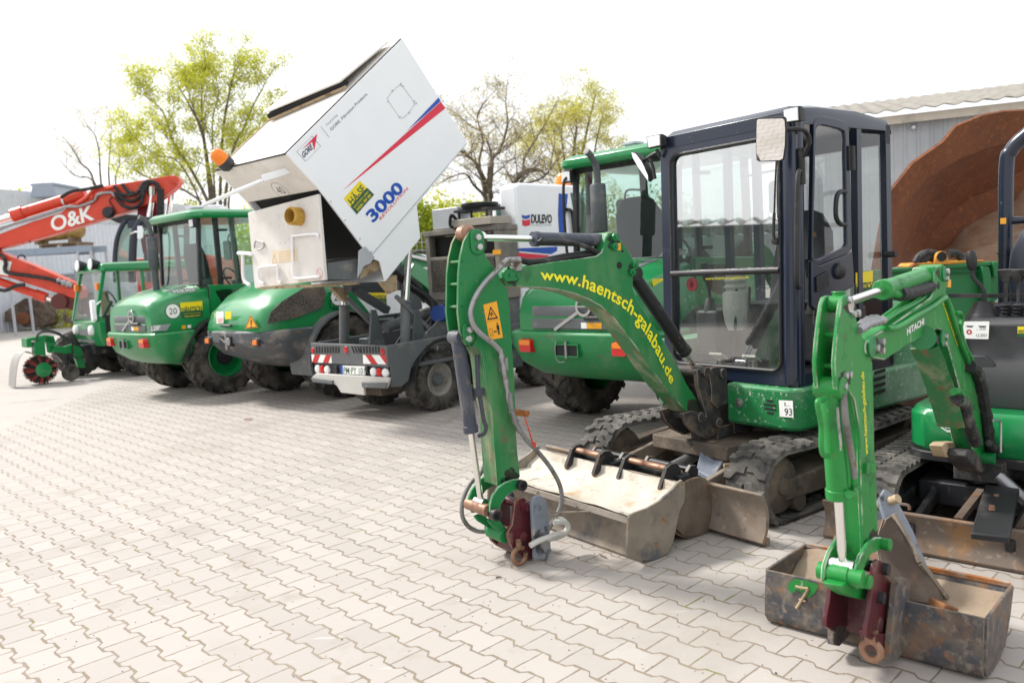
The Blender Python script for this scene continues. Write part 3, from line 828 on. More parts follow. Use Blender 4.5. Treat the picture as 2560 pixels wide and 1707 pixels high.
# seal and mid rail of the windscreen
m = MB()
m.tube([(fu(z)+.004, y, z) for y, z in INN]+[(fu(INN[0][1])+.004, INN[0][0], INN[0][1])], .010, 8, 1)
zr = A.au(d1(600, 1232), fu(1.3)).z
m.cyl((fu(zr)+.006, NL+.085, zr), (fu(zr)+.006, NR-.105, zr), .020, seg=12)
m.build('window_seal', M['black'], cab)
m = MB()
m.poly([(fu(zr)-.02, NL+.08, zr), (fu(zr)-.02, NR-.13, zr), (fu(ZT-.12)-.02, NR-.13, ZT-.12), (fu(ZT-.12)-.02, NL+.08, ZT-.12)])
wu = m.build('upper_windscreen', M['screen'], cab)
m = MB()
m.poly([(fu(ZF+.08)-.02, NL+.08, ZF+.08), (fu(ZF+.08)-.02, NR-.13, ZF+.08), (fu(zr)-.02, NR-.13, zr), (fu(zr)-.02, NL+.08, zr)])
wl = m.build('lower_windscreen', M['screend'], cab)
m = MB()
def fp(q, o=-.012):
    p = A.au(q, .46); p = A.au(q, fu(p.z)+o); return p
text(m, "www.haentsch-galabau.de", quad_map(fp(d1(470, 355)), fp(d1(775, 308)), fp(d1(470, 335))), bold=.01)
m.build('web_address', M['textyel'], wu)
m = MB()
text(m, "www.haentsch-galabau.de", quad_map(fp(d1(458, 1288)), fp(d1(762, 1276)), fp(d1(458, 1268))), bold=.01)
m.build('web_address', M['textyel'], wl)
# wiper
m = MB()
m.tube([fp(d1(955, 1015), .012), fp(d1(935, 970), .025), fp(d1(940, 820), .02)], .009, 8, 3)
m.tube([fp(d1(938, 880), .014), fp(d1(945, 660), .012), fp(d1(955, 450), .012)], .006, 6, 3)
m.tube([fp(d1(965, 855), .010), fp(d1(962, 640), .008), fp(d1(972, 400), .008)], .005, 6, 3)
p = fp(d1(955, 1015), .0)
m.lathe([(.02, -.02), (.022, .02), (.001, .025)], p, (1, 0, 0), 14)
m.build('wiper', M['black'], cab)
# door (in the side plane) with its window ring, lower panel, handle and hinge
ND = NR+.004
def dp(q, o=0): return A.an(q, ND+o)
dw_o = [(1218, 180), (1240, 150), (1290, 140), (1420, 170), (1462, 200), (1466, 260), (1488, 1060), (1470, 1090), (1440, 1110), (1260, 1185), (1215, 1180), (1203, 1130)]
dw_i = [(1232, 240), (1245, 212), (1275, 205), (1400, 232), (1432, 250), (1438, 290), (1450, 1030), (1440, 1050), (1420, 1062), (1250, 1145), (1225, 1140), (1212, 1110)]
O_ = [dp(d1(*q)) for q in dw_o]; I_ = [dp(d1(*q)) for q in dw_i]
m = MB()
n_ = len(O_); bk = V3(0, -.03, 0)
vs = O_+I_+[p+bk for p in I_]+[p+bk for p in O_]; fs = []
for i in range(n_):
    j = (i+1) % n_
    for a in range(4):
        b = (a+1) % 4; fs.append((a*n_+i, a*n_+j, b*n_+j, b*n_+i))
m.add(vs, fs)
low = [(1203, 1150), (1250, 1190), (1490, 1085), (1500, 1230), (1330, 1560)]
lowp = [dp(d1(1203, 1150)), dp(d1(1262, 1186)), dp(d1(1440, 1110)), dp(d1(1490, 1085)), dp(d1(1495, 1280)), dp(d1(1490, 1400)), dp(d1(1400, 1480)), dp(d2(1425, 460)), dp(d2(1400, 690)), dp(d2(1398, 700))]
m.prism([dp(d1(1203, 1150)), dp(d1(1262, 1186)), dp(d1(1440, 1110)), dp(d1(1488, 1085)), dp(d1(1500, 1240)), dp(d1(1500, 1330)), dp(d1(1230, 1500)), dp(d1(1205, 1470))], (0, -.028, 0))
door = m.build('door', M['navy'], cab, bevel=.006, fix=True)
m = MB(); m.poly([p+V3(0, -.012, 0) for p in I_]); m.build('door_window', M['glass'], door)
m = MB(); m.poly([dp(d1(1215, 1480), -.015), dp(d1(1500, 1310), -.015), dp(d1(1500, 2000), -.015), dp(d2(1420, 1090), -.015), dp(d2(1400, 900), -.015)])
m.build('lower_door_window', M['glassd'], door)
m = MB()
m.prism([dp(d1(*q), .001) for q in ((1228, 1268), (1310, 1225), (1312, 1330), (1230, 1375))], (0, .012, 0))
m.build('lock_plate', M['black'], door, bevel=.004)
m = MB()
m.lathe([(.05, 0), (.048, .02), (.03, .03), (.001, .03)], dp(d1(1390, 1225)), (0, 1, 0), 20)
m.build('door_handle', M['black'], door, bevel=.004)
m = MB()
m.tube([dp(d1(1445, 675), -.02), dp(d1(1400, 672), .03), dp(d1(1375, 720), .04), dp(d1(1372, 840), .04), dp(d1(1400, 895), .03), dp(d1(1445, 900), -.02)], .014, 10, 5)
m.tube([dp(d1(1128, 530), .0), dp(d1(1105, 560), .045), dp(d1(1095, 900), .045), dp(d1(1095, 1290), .045), dp(d1(1115, 1340), .0)], .013, 10, 5)
m.each('grab_handle', M['black'], cab)
m = MB()
p0, p1 = dp(d1(1485, 350), .01), dp(d1(1487, 520), .01)
m.cyl(p0, p1, .014, seg=10); m.obox((p0+p1)/2+V3(-.0, -.006, 0), V3(.035, 0, 0), V3(0, .006, 0), V3(0, 0, (p0.z-p1.z)/2))
m.build('hinge', M['black'], door)
m = MB(); m.poly([(-.20, NR-.02, .80), (-.50, NR-.02, .80), (-.50, NR-.02, 2.18), (-.20, NR-.02, 2.18)]); m.build('side_window', M['glass'], cab)
m = MB(); m.poly([(.42, NL+.02, .80), (-.50, NL+.02, .80), (-.50, NL+.02, 2.18), (.40, NL+.02, 2.18)]); m.build('far_side_window', M['glass'], cab)
m = MB(); m.poly([(-.52, NL+.06, 1.14), (-.52, NR-.06, 1.14), (-.52, NR-.06, 2.14), (-.52, NL+.06, 2.14)]); m.build('rear_window', M['glass'], cab)
m = MB()
p = A.an(d1(1720, 1110), NR); m.cyl(p, p+V3(0, .07, 0), .02, seg=12); m.build('door_stop', M['black'], cab)
m = MB(); P = [A.an(d1(*q), NR-.01) for q in ((1510, 1238), (1630, 1222), (1630, 1335), (1510, 1350))]; m.poly(P)
m.m = 1; P2 = [A.an(d1(*q), NR-.01) for q in ((1510, 1350), (1630, 1335), (1630, 1385), (1510, 1400))]; m.poly(P2)
m.m = 2; text(m, "HÄNTSCH", quad_map(A.an(d1(1512, 1370), NR-.0085), A.an(d1(1628, 1352), NR-.0085), A.an(d1(1512, 1315), NR-.0085)), bold=.03)
m.build('company_sticker', [M['yellow'], M['greenfilm'], M['greenfilm']], cab)
# interior: seat, consoles, levers, pedals
m = MB()
m.loft([[(u, y, z) for u, y in rrect(-.30, .16, -.12, .36, .07)] for z in (1.02, 1.05, 1.14, 1.16)])
secs = []
for z, u0, th, hw in ((1.14, -.27, .10, .22), (1.35, -.32, .09, .23), (1.6, -.36, .07, .20), (1.72, -.38, .05, .12), (1.75, -.38, .04, .05)):
    secs.append([(u0-th/2+a, .12+b, z) for a, b in rrect(0, th, -hw, hw, min(th, hw)*.45)])
m.loft(secs)
m.build('seat', M['seat'], cab, bevel=.01)
m = MB()
m.box(-.35, .22, -.36, -.17, .80, 1.12); m.box(-.35, .15, .42, .56, .80, 1.12); m.box(-.25, .12, -.12, .36, .78, 1.0)
m.box(-.50, .46, NL+.05, NR-.05, .74, .765)
m.each('console', M['darkgrey'], cab, bevel=.02)
m = MB()
for y, u in ((-.27, .17), (.49, .12)):
    m.tube([(u, y, 1.10), (u, y, 1.22), (u+.03, y, 1.33)], .012); m.lathe([(.05, 0), (.03, .09), (.02, .1)], (u, y, 1.10), (0, 0, 1), 14)
    m.tube([(u+.03, y, 1.32), (u+.035, y, 1.38), (u+.05, y+.0, 1.44)], lambda t: .022+.006*math.sin(t*3)); 
for y in (.06, .16):
    m.tube([(.36, y, .78), (.33, y, 1.0), (.30, y, 1.28)], .009)
m.each('control_lever', M['black'], cab)
m = MB()
for y in (-.04, .22):
    m.obox((.38, y, .84), (.03, 0, .02), (0, .05, 0), (-.004, 0, .006)); m.box(.34, .37, y-.01, y+.01, .76, .83)
m.each('pedal', M['beige'], cab)
m = MB()
m.lathe([(.055, 0), (.075, .05), (.085, .12), (.085, .24), (.06, .26), (.075, .28), (.06, .30), (.072, .32), (.058, .34), (.066, .36), (.05, .39)], (.26, .02, 1.0), (0, 0, 1), 20)
m.build('dust_boot', M['cream'], cab)
m = MB()
p = fp(d2(388, 245), -.06)
m.lathe([(.02, 0), (.02, .01), (.045, .012), (.045, 0)], p, (1, 0, 0), 20); m.build('hammer_mount', M['pinkred'], cab)
# lamps on the roof edge
for q0, q1, q2, q3 in (((40, 285), (148, 265), (150, 350), (55, 372)), ((995, 95), (1115, 68), (1120, 178), (1005, 195))):
    P = [A.au(d1(*q), .52) for q in (q0, q1, q2, q3)]
    c_ = sum(P, Vector())/4
    m = MB()
    bk = [c_+(p-c_)*.8+V3(-.07, 0, 0) for p in P]
    m.loft([[p for p in bk], [p+V3(-.02, 0, 0) for p in P], P])
    m.bar(c_+V3(-.02, 0, -.05), c_+V3(-.05, 0, -.10), .02, .02)
    lp = m.build('work_lamp', M['black'], cab, bevel=.006, fix=True)
    m = MB(); m.loft([[c_+(p-c_)*.84+V3(.001, 0, 0) for p in P], [c_+(p-c_)*.78+V3(.006, 0, 0) for p in P]]); m.build('lens', M['lensw'], lp)
# mirrors
def mirror(P, thick, stalk, nm):
    m = MB(); c_ = sum(P, Vector())/len(P)
    m.loft([P, [c_+(p-c_)*1.02+thick*.3 for p in P], [c_+(p-c_)*.85+thick for p in P]])
    for s_ in stalk: m.tube(s_[0], s_[1], 10, 5)
    o = m.build('mirror', M['black'], cab, fix=True)
    m = MB(); nrm = -thick.normalized()
    m.prism([c_+(p-c_)*.955+nrm*.0015 for p in P], nrm*.002); m.build('mirror_glass', M['mirror'], o)
P = [A.au(d1(*q), .70) for q in ((858, 150), (1010, 152), (1022, 165), (1018, 230), (1000, 350), (975, 450), (955, 462), (825, 460), (810, 445), (815, 380), (835, 240), (848, 160))]
c_ = sum(P, Vector())/len(P)
tilt = Matrix.Rotation(R(15), 3, 'Y') @ Matrix.Rotation(R(12), 3, 'Z')
P = [c_+tilt @ (p-c_) for p in P]
mirror(P, tilt @ V3(-.045, 0, 0), [([A.au(d1(1000, 240), .66), A.au(d1(1110, 232), .60), A.au(d1(1160, 250), .52), A.au(d1(1185, 330), .44), (.42, NR+.01, 2.0)], .013), ([(.42, NR+.01, 2.06), (.42, NR+.01, 1.86)], .022)], 0)
P = [A.au(d1(*q), .46) for q in ((-60, 390), (-30, 400), (20, 470), (60, 560), (62, 600), (40, 570), (-10, 500), (-50, 430))]
c_ = sum(P, Vector())/len(P)
mirror(P, V3(-.05, .01, 0), [([c_+V3(-.04, 0, .04), A.au(d1(60, 430), .45), A.au(d1(135, 402), .44), (.43, NL+.01, 2.06)], .012), ([A.au(d1(70, 440), .45), A.au(d1(90, 500), .45), A.au(d1(105, 580), .45)], .012)], 0)
# mirror image of the far mirror seen through the glass is the far mirror itself
# --- swing bracket and boom foot
def an(pts, f, n): return [A.an(f(*p), n) for p in pts]
m = MB()
for n0 in (NC-.115, NC+.085):
    m.pn(an([(400, 990), (425, 955), (470, 945), (520, 945), (550, 985), (555, 1060), (572, 1180), (560, 1260), (470, 1300), (420, 1240), (425, 1150)], d2, NC), n0, n0+.03)
pts = [(2000, 1090), (2033, 1100), (2033, 1200), (1935, 1300), (1940, 1568), (1760, 1568), (1740, 1440), (1830, 1420), (1835, 1150)]
m2 = an([(1830, 1110), (1870, 1085), (2010, 1090), (2033, 1130), (2010, 1230), (1960, 1320), (2000, 1400), (1990, 1560), (1900, 1600), (1820, 1560), (1760, 1500), (1730, 1420), (1790, 1400), (1900, 1440), (1840, 1230)], c4, NC)
m.pn(m2, NC-.10, NC-.07); m.pn(m2, NC+.07, NC+.10)
P = [A.an(c4(*q), NC) for q in ((1870, 1120), (1990, 1130), (1830, 1440), (1960, 1480))]
for p in P: m.cyl(p+V3(0, -.13, 0), p+V3(0, .14, 0), .03, seg=14)
m.cyl((.62, NC-.05, .35), (.62, NC-.05, .70), .07, seg=18)
m.box(.30, .64, NC-.16, NC+.10, .36, .44); m.box(.30, .64, NC-.16, NC+.10, .60, .66); m.box(.30, .5, -.12, .165, .38, .68)
m.build('swing_bracket', M['castdirt'], ra, bevel=.003, edge=M['edgesteel'])
# --- boom
BN0, BN1 = NC-.075, NC+.065
bo = [(560, 385), (610, 372), (700, 362), (900, 330), (1100, 305), (1195, 290), (1232, 262), (1250, 215), (1258, 160), (1280, 122), (1308, 115), (1345, 138), (1380, 185), (1450, 290), (1488, 365), (1488, 410), (1462, 440), (1460, 520), (1490, 610), (1560, 715), (1650, 850), (1750, 1015), (1850, 1220), (1935, 1345), (1935, 1385), (1905, 1440), (1850, 1425), (1760, 1320), (1700, 1255), (1600, 1120), (1500, 975), (1400, 840), (1300, 715), (1220, 650), (1140, 605), (1040, 565), (920, 535), (800, 520), (700, 518), (540, 505), (520, 450), (530, 405)]
m = MB(); m.pn(an(bo, c4, BN1), BN0, BN1)
boom = m.build('boom', [M['green_worn'], M['green_chip']], ra, bevel=.004, edge=M['edgegreen'])
# underside plates are scraped
for p in boom.data.polygons:
    if len(p.vertices) == 4 and p.normal.z < -.25: p.material_index = 1
m = MB()
for q in ((1318, 155), (1318, 222), (1465, 360), (1447, 408), (550, 430), (602, 435)):
    p = A.an(c4(*q), BN1)
    m.lathe([(.022, 0), (.021, .018), (.001, .020)], p, (0, 1, 0), 16); m.bolt(p+V3(0, .018, 0), (0, 1, 0), .010, .010)
m.each('pin_head', M['green'], boom)
m = MB()
for q, r in (((1360, 358), .020), ((1382, 255), .008)):
    p = A.an(c4(*q), BN1); m.lathe([(r, 0.0005), (r*.98, .0015), (.001, .0016)], p, (0, 1, 0), 18)
m.each('boom_hole', M['dark'], boom)
# lettering following the arch
base = smooth_path([A.an(c4(*q), BN1+.0018) for q in ((790, 458), (900, 472), (1050, 502), (1180, 552), (1300, 610), (1420, 690), (1520, 810), (1600, 940), (1660, 1060), (1715, 1180), (1735, 1222))], 8)
topl = smooth_path([A.an(c4(*q), BN1+.0018) for q in ((785, 372), (920, 388), (1080, 408), (1220, 455), (1345, 525), (1475, 610), (1575, 740), (1650, 870), (1700, 985), (1750, 1120), (1772, 1170))], 8)
def along(P, t):
    L = [0]
    for a, b in zip(P, P[1:]): L.append(L[-1]+(b-a).length)
    s = t*L[-1]
    for i in range(len(P)-1):
        if L[i+1] >= s-1e-9: return P[i]+(P[i+1]-P[i])*((s-L[i])/(L[i+1]-L[i]))
    return P[-1]
m = MB(); text(m, "www.haentsch-galabau.de", lambda x, y: along(base, x)+(along(topl, x)-along(base, x))*y*.86, bold=.022, spacing=1.05)
m.build('web_address', M['textyel'], boom)
m = MB(); m.prism([A.an(c4(*q), BN1+.001) for q in ((1338, 200), (1370, 196), (1368, 250), (1338, 246))], (0, .001, 0)); m.build('hook_sticker', M['orange'], boom)
# --- arm (stick): two head plates joined to a box section
SN0, SN1 = NC-.055, NC+.062
plate = [c4(*q) for q in ((188, 700), (190, 560), (193, 420), (205, 300), (232, 185), (270, 115), (300, 95), (335, 100), (365, 130), (372, 180), (375, 250), (390, 295), (430, 350), (470, 400), (500, 470), (550, 545), (565, 700), (578, 900), (600, 1240), (612, 1568))]+[c5(*q) for q in ((630, 150), (648, 420), (672, 640), (640, 690), (560, 715), (482, 720), (470, 560), (452, 330), (440, 100))]+[c4(*q) for q in ((400, 1290), (385, 1120), (370, 1020), (345, 960), (300, 945), (250, 938), (225, 905), (203, 830))]
m = MB()
pl = [A.an(q, SN1) for q in plate]
m.pn(pl, SN1-.014, SN1); m.pn(pl, SN0, SN0+.014)
web = [c4(*q) for q in ((300, 420), (430, 380), (500, 480), (548, 550), (565, 700), (578, 900), (600, 1240), (611, 1568))]+[c5(*q) for q in ((630, 150), (648, 420), (670, 640), (560, 713), (483, 718), (470, 560), (452, 330), (440, 100))]+[c4(*q) for q in ((400, 1290), (384, 1120), (368, 1020), (330, 900), (290, 700))]
m.pn([A.an(q, SN1) for q in web], SN0+.012, SN1-.012)
for q in ((205, 332), (200, 495), (200, 660)):
    p = A.an(c4(*q), SN1); m.cyl((p.x-.012, SN0, p.z), (p.x-.012, SN1, p.z), .0075, seg=10)
arm = m.build('arm', [M['green_worn'], M['green_chip']], ra, bevel=.003, edge=M['edgegreen'])
for p in arm.data.polygons:
    if len(p.vertices) == 4 and p.normal.x > .6: p.material_index = 1
m = MB()
for q, r in (((325, 190), .04), ((262, 850), .035)):
    p = A.an(c4(*q), SN1)
    m.pn([(p.x+x, p.z+z) for x, z in rrect(-r, r, -r*1.5, r*1.5, r*.9)], SN1, SN1+.010); m.pn([(p.x+x, p.z+z) for x, z in rrect(-r, r, -r*1.5, r*1.5, r*.9)], SN0-.01, SN0)
p = A.an(c4(575, 430), SN1+.02); m.pn([(p.x+x, p.z+z) for x, z in rrect(-.045, .045, -.03, .03, .02)], SN1, SN1+.025)
m.each('pin_boss', M['green'], arm, bevel=.004)
m = MB()
for q in ((330, 155), (340, 225), (268, 825), (262, 890), (548, 430), (602, 432)):
    p = A.an(c4(*q), SN1+.01); m.lathe([(.018, 0), (.016, .014), (.001, .015)], p, (0, 1, 0), 6)
m.each('pin_bolt', M['bolt'], arm)
# grease and dirt caught at the top pin
m = MB(); p = A.an(c4(240, 130), NC); m.lathe([(.03, -.045), (.042, -.02), (.036, .01), (.044, .03), (.028, .05)], p, (0, 1, 0), 12); m.build('pin', M['copper'], arm)
# warning sticker
m = MB(); sn = SN1+.0012
Q = [(372, 645), (470, 618), (515, 882), (418, 902)]
m.poly([A.an(c4(*q), sn) for q in Q])
m.m = 1
S0, S1, S3 = A.an(c4(418, 902), sn+.001), A.an(c4(515, 882), sn+.001), A.an(c4(372, 645), sn+.001)
mp_ = lambda x, y: S0+(S1-S0)*x+(S3-S0)*y
def tri(pts_o, pts_i): m.add(*ring([mp_(*p) for p in pts_o], [mp_(*p) for p in pts_i]))
tri([(.10, .56), (.90, .56), (.5, .93)], [(.22, .60), (.78, .60), (.5, .86)])
m.poly([mp_(*p) for p in ((.42, .63), (.47, .63), (.50, .72), (.53, .68), (.60, .66), (.56, .72), (.52, .78), (.46, .75))]); m.poly([mp_(*p) for p in ((.36, .70), (.40, .68), (.42, .73), (.38, .75))])
m.add(*ring([mp_(*p) for p in ((.12, .11), (.34, .11), (.34, .31), (.12, .31))], [mp_(*p) for p in ((.14, .12), (.32, .12), (.32, .30), (.14, .30))]))
m.poly([mp_(*p) for p in ((.40, .21), (.46, .25), (.46, .225), (.58, .225), (.58, .25), (.64, .21), (.58, .17), (.58, .195), (.46, .195), (.46, .17))])
m.poly([mp_(*p) for p in ((.70, .10), (.75, .10), (.77, .24), (.79, .10), (.84, .10), (.83, .24), (.87, .26), (.86, .38), (.68, .38), (.67, .26), (.71, .24))]); m.poly([mp_(.77+.045*math.cos(t*.63), .425+.032*math.sin(t*.63)) for t in range(10)])
m.poly([mp_(*p) for p in ((.02, .515), (.98, .515), (.98, .52), (.02, .52))])
m.build('warning_sticker', [M['orange'], M['ink']], arm)
# --- hydraulic cylinders
def ram(parent, p0, p1, split, r, rod, mat, name):
    p0, p1 = Vector(p0), Vector(p1); s_ = p0+(p1-p0)*split
    d = (p1-p0).normalized()
    m = MB(); m.cyl(p0, s_, r, seg=22); m.cyl(s_-d*.03, s_+d*.006, r*1.12, seg=22)
    for e in (p0,): m.cyl(e+V3(0, -.045, 0), e+V3(0, .045, 0), r*1.05, seg=16)
    o = m.build(name, mat, parent, bevel=.003)
    m = MB(); m.cyl(s_-d*.05, p1, rod, seg=16); m.cyl(p1+V3(0, -.04, 0), p1+V3(0, .04, 0), rod*1.7, seg=16)
    m.build('piston_rod', M['chrome'], o)
    return o
cy = ram(ra, A.an(c4(1290, 178), NC), A.an(c4(330, 158), NC), .605, .036, .017, M['slate'], 'arm_cylinder')
m = MB(); m.tube([A.an(c4(x, y), NC+.05) for x, y in ((780, 170), (800, 188), (860, 185), (1010, 195), (1120, 225), (1200, 265))], .014, 8, 4)
m.tube([A.an(c4(x, y), NC+.03) for x, y in ((640, 322), (720, 335), (880, 328), (1000, 300), (1120, 288), (1210, 265))], .017, 8, 4)
m.tube([A.an(c4(x, y), NC-.0) for x, y in ((660, 330), (800, 322), (950, 292), (1100, 270), (1220, 230))], .014, 8, 4)
m.each('hose_sleeve', M['hose'], boom)
cy = ram(ra, A.an(c4(1455, 420), NC), A.an(c4(1925, 1120), NC), .80, .040, .017, M['blacks'], 'boom_cylinder')
cy = ram(ra, A.an(c4(185, 880), NC), A.an(c5(345, 860), NC), .56, .034, .0155, M['slate'], 'bucket_cylinder')
m = MB(); m.tube([A.an(c4(325, 1010), NC+.03), A.an(c4(335, 1250), NC+.03), A.an(c4(345, 1300), NC+.03), A.an(c4(375, 1480), NC+.04), A.an(c5(385, 220), NC+.04), A.an(c5(370, 280), NC+.03), A.an(c5(325, 300), NC)], .011, 8, 5)
p0 = A.an(c4(340, 1280), NC+.03); m.obox(p0, (.025, 0, 0), (0, .012, 0), (0, 0, .022))
m.build('oil_pipe', M['slate'], cy)
# --- tipping links, coupler, hook
def arcplate(f, outer, n0, th, mat, nm):
    m = MB(); m.pn([A.an(f(*q), n0) for q in outer], n0, n0+th); return m.build(nm, mat, ra, bevel=.004, edge=M['edgegreen'])
lk = [(400, 930), (402, 870), (425, 800), (470, 730), (530, 685), (600, 660), (650, 655), (700, 690), (705, 735), (670, 760), (640, 745), (600, 762), (545, 800), (500, 870), (490, 930), (480, 985), (430, 995)]
arcplate(c5, lk, SN1+.02, .016, M['green'], 'link_arm')
lk2 = [(x-15, y+8) for x, y in lk]
m = MB(); m.pn([A.an(c5(*q), SN1+.02) for q in lk2], SN0-.03, SN0-.014); m.build('link_arm', M['green'], ra, bevel=.004)
m = MB()
for q, r, e in (((672, 710), .024, .03), ((450, 955), .026, .035)):
    p = A.an(c5(*q), SN1+.036)
    m.cyl((p.x, SN0-.06, p.z), (p.x, SN1+.036+e, p.z), r*.9, seg=18); m.cyl((p.x, SN1+.036, p.z), (p.x, SN1+.036+e, p.z), r*1.15, seg=18)
m.each('link_pin', M['blacks'], ra, bevel=.003)
m = MB(); p = A.an(c5(330, 900), NC)
m.cyl((p.x, SN0-.045, p.z), (p.x, SN1+.02, p.z), .030, seg=20); m.build('link_sleeve', M['copper'], ra)
m = MB()
hl = [(400, 1010), (440, 990), (490, 1000), (560, 1080), (560, 1130), (530, 1110), (430, 1050)]
m.pn([A.an(c5(*q), SN1) for q in hl], SN1-.012, SN1+.006); m.pn([A.an(c5(x-10, y+6), SN1) for x, y in hl], SN0-.006, SN0+.012)
p = A.an(c5(480, 1115), NC); m.cyl((p.x, SN0-.01, p.z), (p.x, SN1+.01, p.z), .035, seg=18)
m.each('tipping_link', M['green_worn'], ra, bevel=.004)
m = MB()
cpl = [(630, 850), (660, 822), (705, 815), (745, 850), (768, 920), (775, 1000), (775, 1150), (792, 1330), (740, 1345), (660, 1300), (615, 1260), (565, 1150), (572, 1100), (605, 1050), (620, 950)]
CN1 = SN1+.045
m.pn([A.an(c5(*q), CN1) for q in cpl], CN1-.022, CN1); m.pn([A.an(c5(*q), CN1) for q in cpl], SN0-.045, SN0-.023)
m.pn([A.an(c5(*q), CN1) for q in ((640, 1180), (770, 1150), (790, 1330), (740, 1345), (660, 1300))], SN0-.03, CN1-.01)
cp = m.build('quick_coupler', M['maroon'], ra, bevel=.004, edge=M['edgesteel'])
m = MB()
for q in ((722, 890), (672, 1130)):
    p = A.an(c5(*q), CN1); m.cyl((p.x, SN0-.06, p.z), (p.x, CN1+.03, p.z), .022, seg=18); m.lathe([(.03, 0), (.026, .018)], (p.x, CN1, p.z), (0, 1, 0), 20)
    m.bolt(p+V3(-.035, 0, -.005), (0, 1, 0), .008, .012) if False else m.bolt(p+V3(.03, 0, -.012), (0, 1, 0), .007, .012)
m.each('coupler_pin', M['maroon'], cp)
m = MB()
p = A.an(c5(672, 1385), CN1+.012); p.z = max(p.z, .056); r = .040
m.tube([(p.x+r*math.sin(R(a)), p.y, p.z+r*math.cos(R(a))) for a in range(-40, 281, 20)], lambda t: .013 if t < .85 else .013*(1.3-t*.35), 10, 2)
m.tube([(p.x, p.y, p.z+r+.05), (p.x, p.y, p.z+r-.005)], .016, 10)
m.build('hook', M['copper'], cp)
# --- wide grading bucket on the coupler
BW0, BW1 = -.60, .60
side = [(1590, 1062), (1600, 1045), (1640, 1020), (1750, 980), (1850, 920), (1960, 820), (2010, 760), (2036, 742), (2058, 770), (2064, 830), (2055, 930), (2022, 985), (1990, 1120), (1962, 1270), (1925, 1340), (1880, 1385), (1800, 1412), (1740, 1420), (1690, 1418), (1582, 1392), (1578, 1330), (1583, 1200)]
sp_ = [A.an(c5(*q), BW1) for q in side]
dz = .008-min(p.z for p in sp_)
sp_ = [p+V3(0, 0, dz) for p in sp_]
m = MB(); m.pn(sp_, BW1-.014, BW1); m.pn(sp_, BW0, BW0+.014)
# shell: front wall recessed under the rim, floor, back wall, one curved plate
f0 = sp_[0]
prof = [(f0.x-.12, f0.z-.035), (f0.x-.13, .09), (f0.x-.10, .022), (sp_[17].x, .014), (sp_[15].x, sp_[15].z+.006), (sp_[13].x, sp_[13].z), (sp_[11].x, sp_[11].z), (sp_[9].x+.004, sp_[9].z), (sp_[8].x+.002, sp_[8].z-.004)]
pp = smooth_path([V3(a, 0, b) for a, b in prof], 3)
m.sheet([[(p.x, nn, p.z) for nn in (BW0+.01, -.2, .2, BW1-.012)] for p in pp], .012)
bkt = m.build('grading_bucket', M['bucketout'], ra, bevel=.003, fix=True, edge=M['edgesteel'])
m = MB(); m.pn([(f0.x-.003, f0.z-.002), (f0.x-.012, f0.z-.042), (f0.x-.13, f0.z-.052), (f0.x-.13, f0.z-.036)], BW0+.015, BW1-.016); m.build('bucket_rim', M['rimchalk'], bkt, bevel=.004, edge=M['bucketout'])
m = MB()                                   # chalky lining: floor falling to a crease, back wall rising to the rim
cr_ = A.an(c5(1870, 893), .58); cr_.y = 0; cr_.z += dz-.055; cr_.x -= .03
ln = [V3(f0.x-.012, 0, f0.z+.004), V3(f0.x-.06, 0, f0.z-.018), V3(f0.x-.12, 0, f0.z-.022+(cr_.z-f0.z)*.3), V3(cr_.x+.05, 0, cr_.z-.004), cr_, V3(cr_.x-.015, 0, cr_.z+.02), V3(sp_[8].x+.03, 0, sp_[8].z-.05), V3(sp_[8].x+.014, 0, sp_[8].z-.002)]
rb_ = random.Random(8)
m.sheet([[(p.x, nn, p.z+.0035*math.sin(nn*19+p.x*55)+.003*rb_.random()) for nn in [BW0+.016+(BW1-BW0-.032)*k/24 for k in range(25)]] for p in ln], -.010)
m.build('bucket_lining', M['bucketin'], bkt, ang=50)
m = MB()
ear = [(775, 925), (790, 880), (820, 858), (860, 858), (895, 890), (915, 990), (925, 1150), (938, 1330), (905, 1392), (800, 1388)]
EN = CN1+.055
ep = [A.an(c5(*q), EN) for q in ear]; ez = max(0, .006-min(p.z for p in ep))
m.pn([p+V3(0, 0, ez) for p in ep], EN-.022, EN); m.pn([p+V3(0, 0, ez) for p in ep], SN0-.085, SN0-.063)
m.each('bucket_ear', M['bluegrey'], bkt, bevel=.004)
m = MB(); c_ = A.an(c5(840, 930), EN); m.lathe([(.026, 0), (.024, .004), (.001, .005)], c_, (0, 1, 0), 18); m.build('ear_pin', M['bluegrey'], bkt)
m = MB()                                   # gusset and mounting box behind the ears, lower lip flange
m.prism([A.au(c5(945, 1330), 1.88), A.au(c5(1405, 1315), 1.84), A.au(c5(1300, 1265), 1.80), A.au(c5(1080, 1200), 1.80)], (0, 0, -.010))
m.build('bucket_bracket', M['rustdk'], bkt, bevel=.004)
m = MB()
m.tube([A.an(c5(x, y), EN+.02) for x, y in ((760, 1220), (830, 1180), (910, 1150), (990, 1120), (1050, 1110), (1075, 1060), (1040, 1020), (960, 1030))], .015, 8, 5)
m.tube([A.an(c5(x, y), EN+.0) for x, y in ((900, 1170), (1000, 1150), (1080, 1090), (1040, 1010), (960, 1000))], .013, 8, 5)
m.each('tilt_hose', M['cream'], bkt)
m = MB(); m.bar(A.an(c5(910, 945), .30), A.an(c5(1350, 932), .30), .018, .006); m.bar(A.an(c5(930, 985), .26), A.an(c5(1010, 960), .30), .05, .006)
m.each('wear_strip', M['bucketout'], bkt)
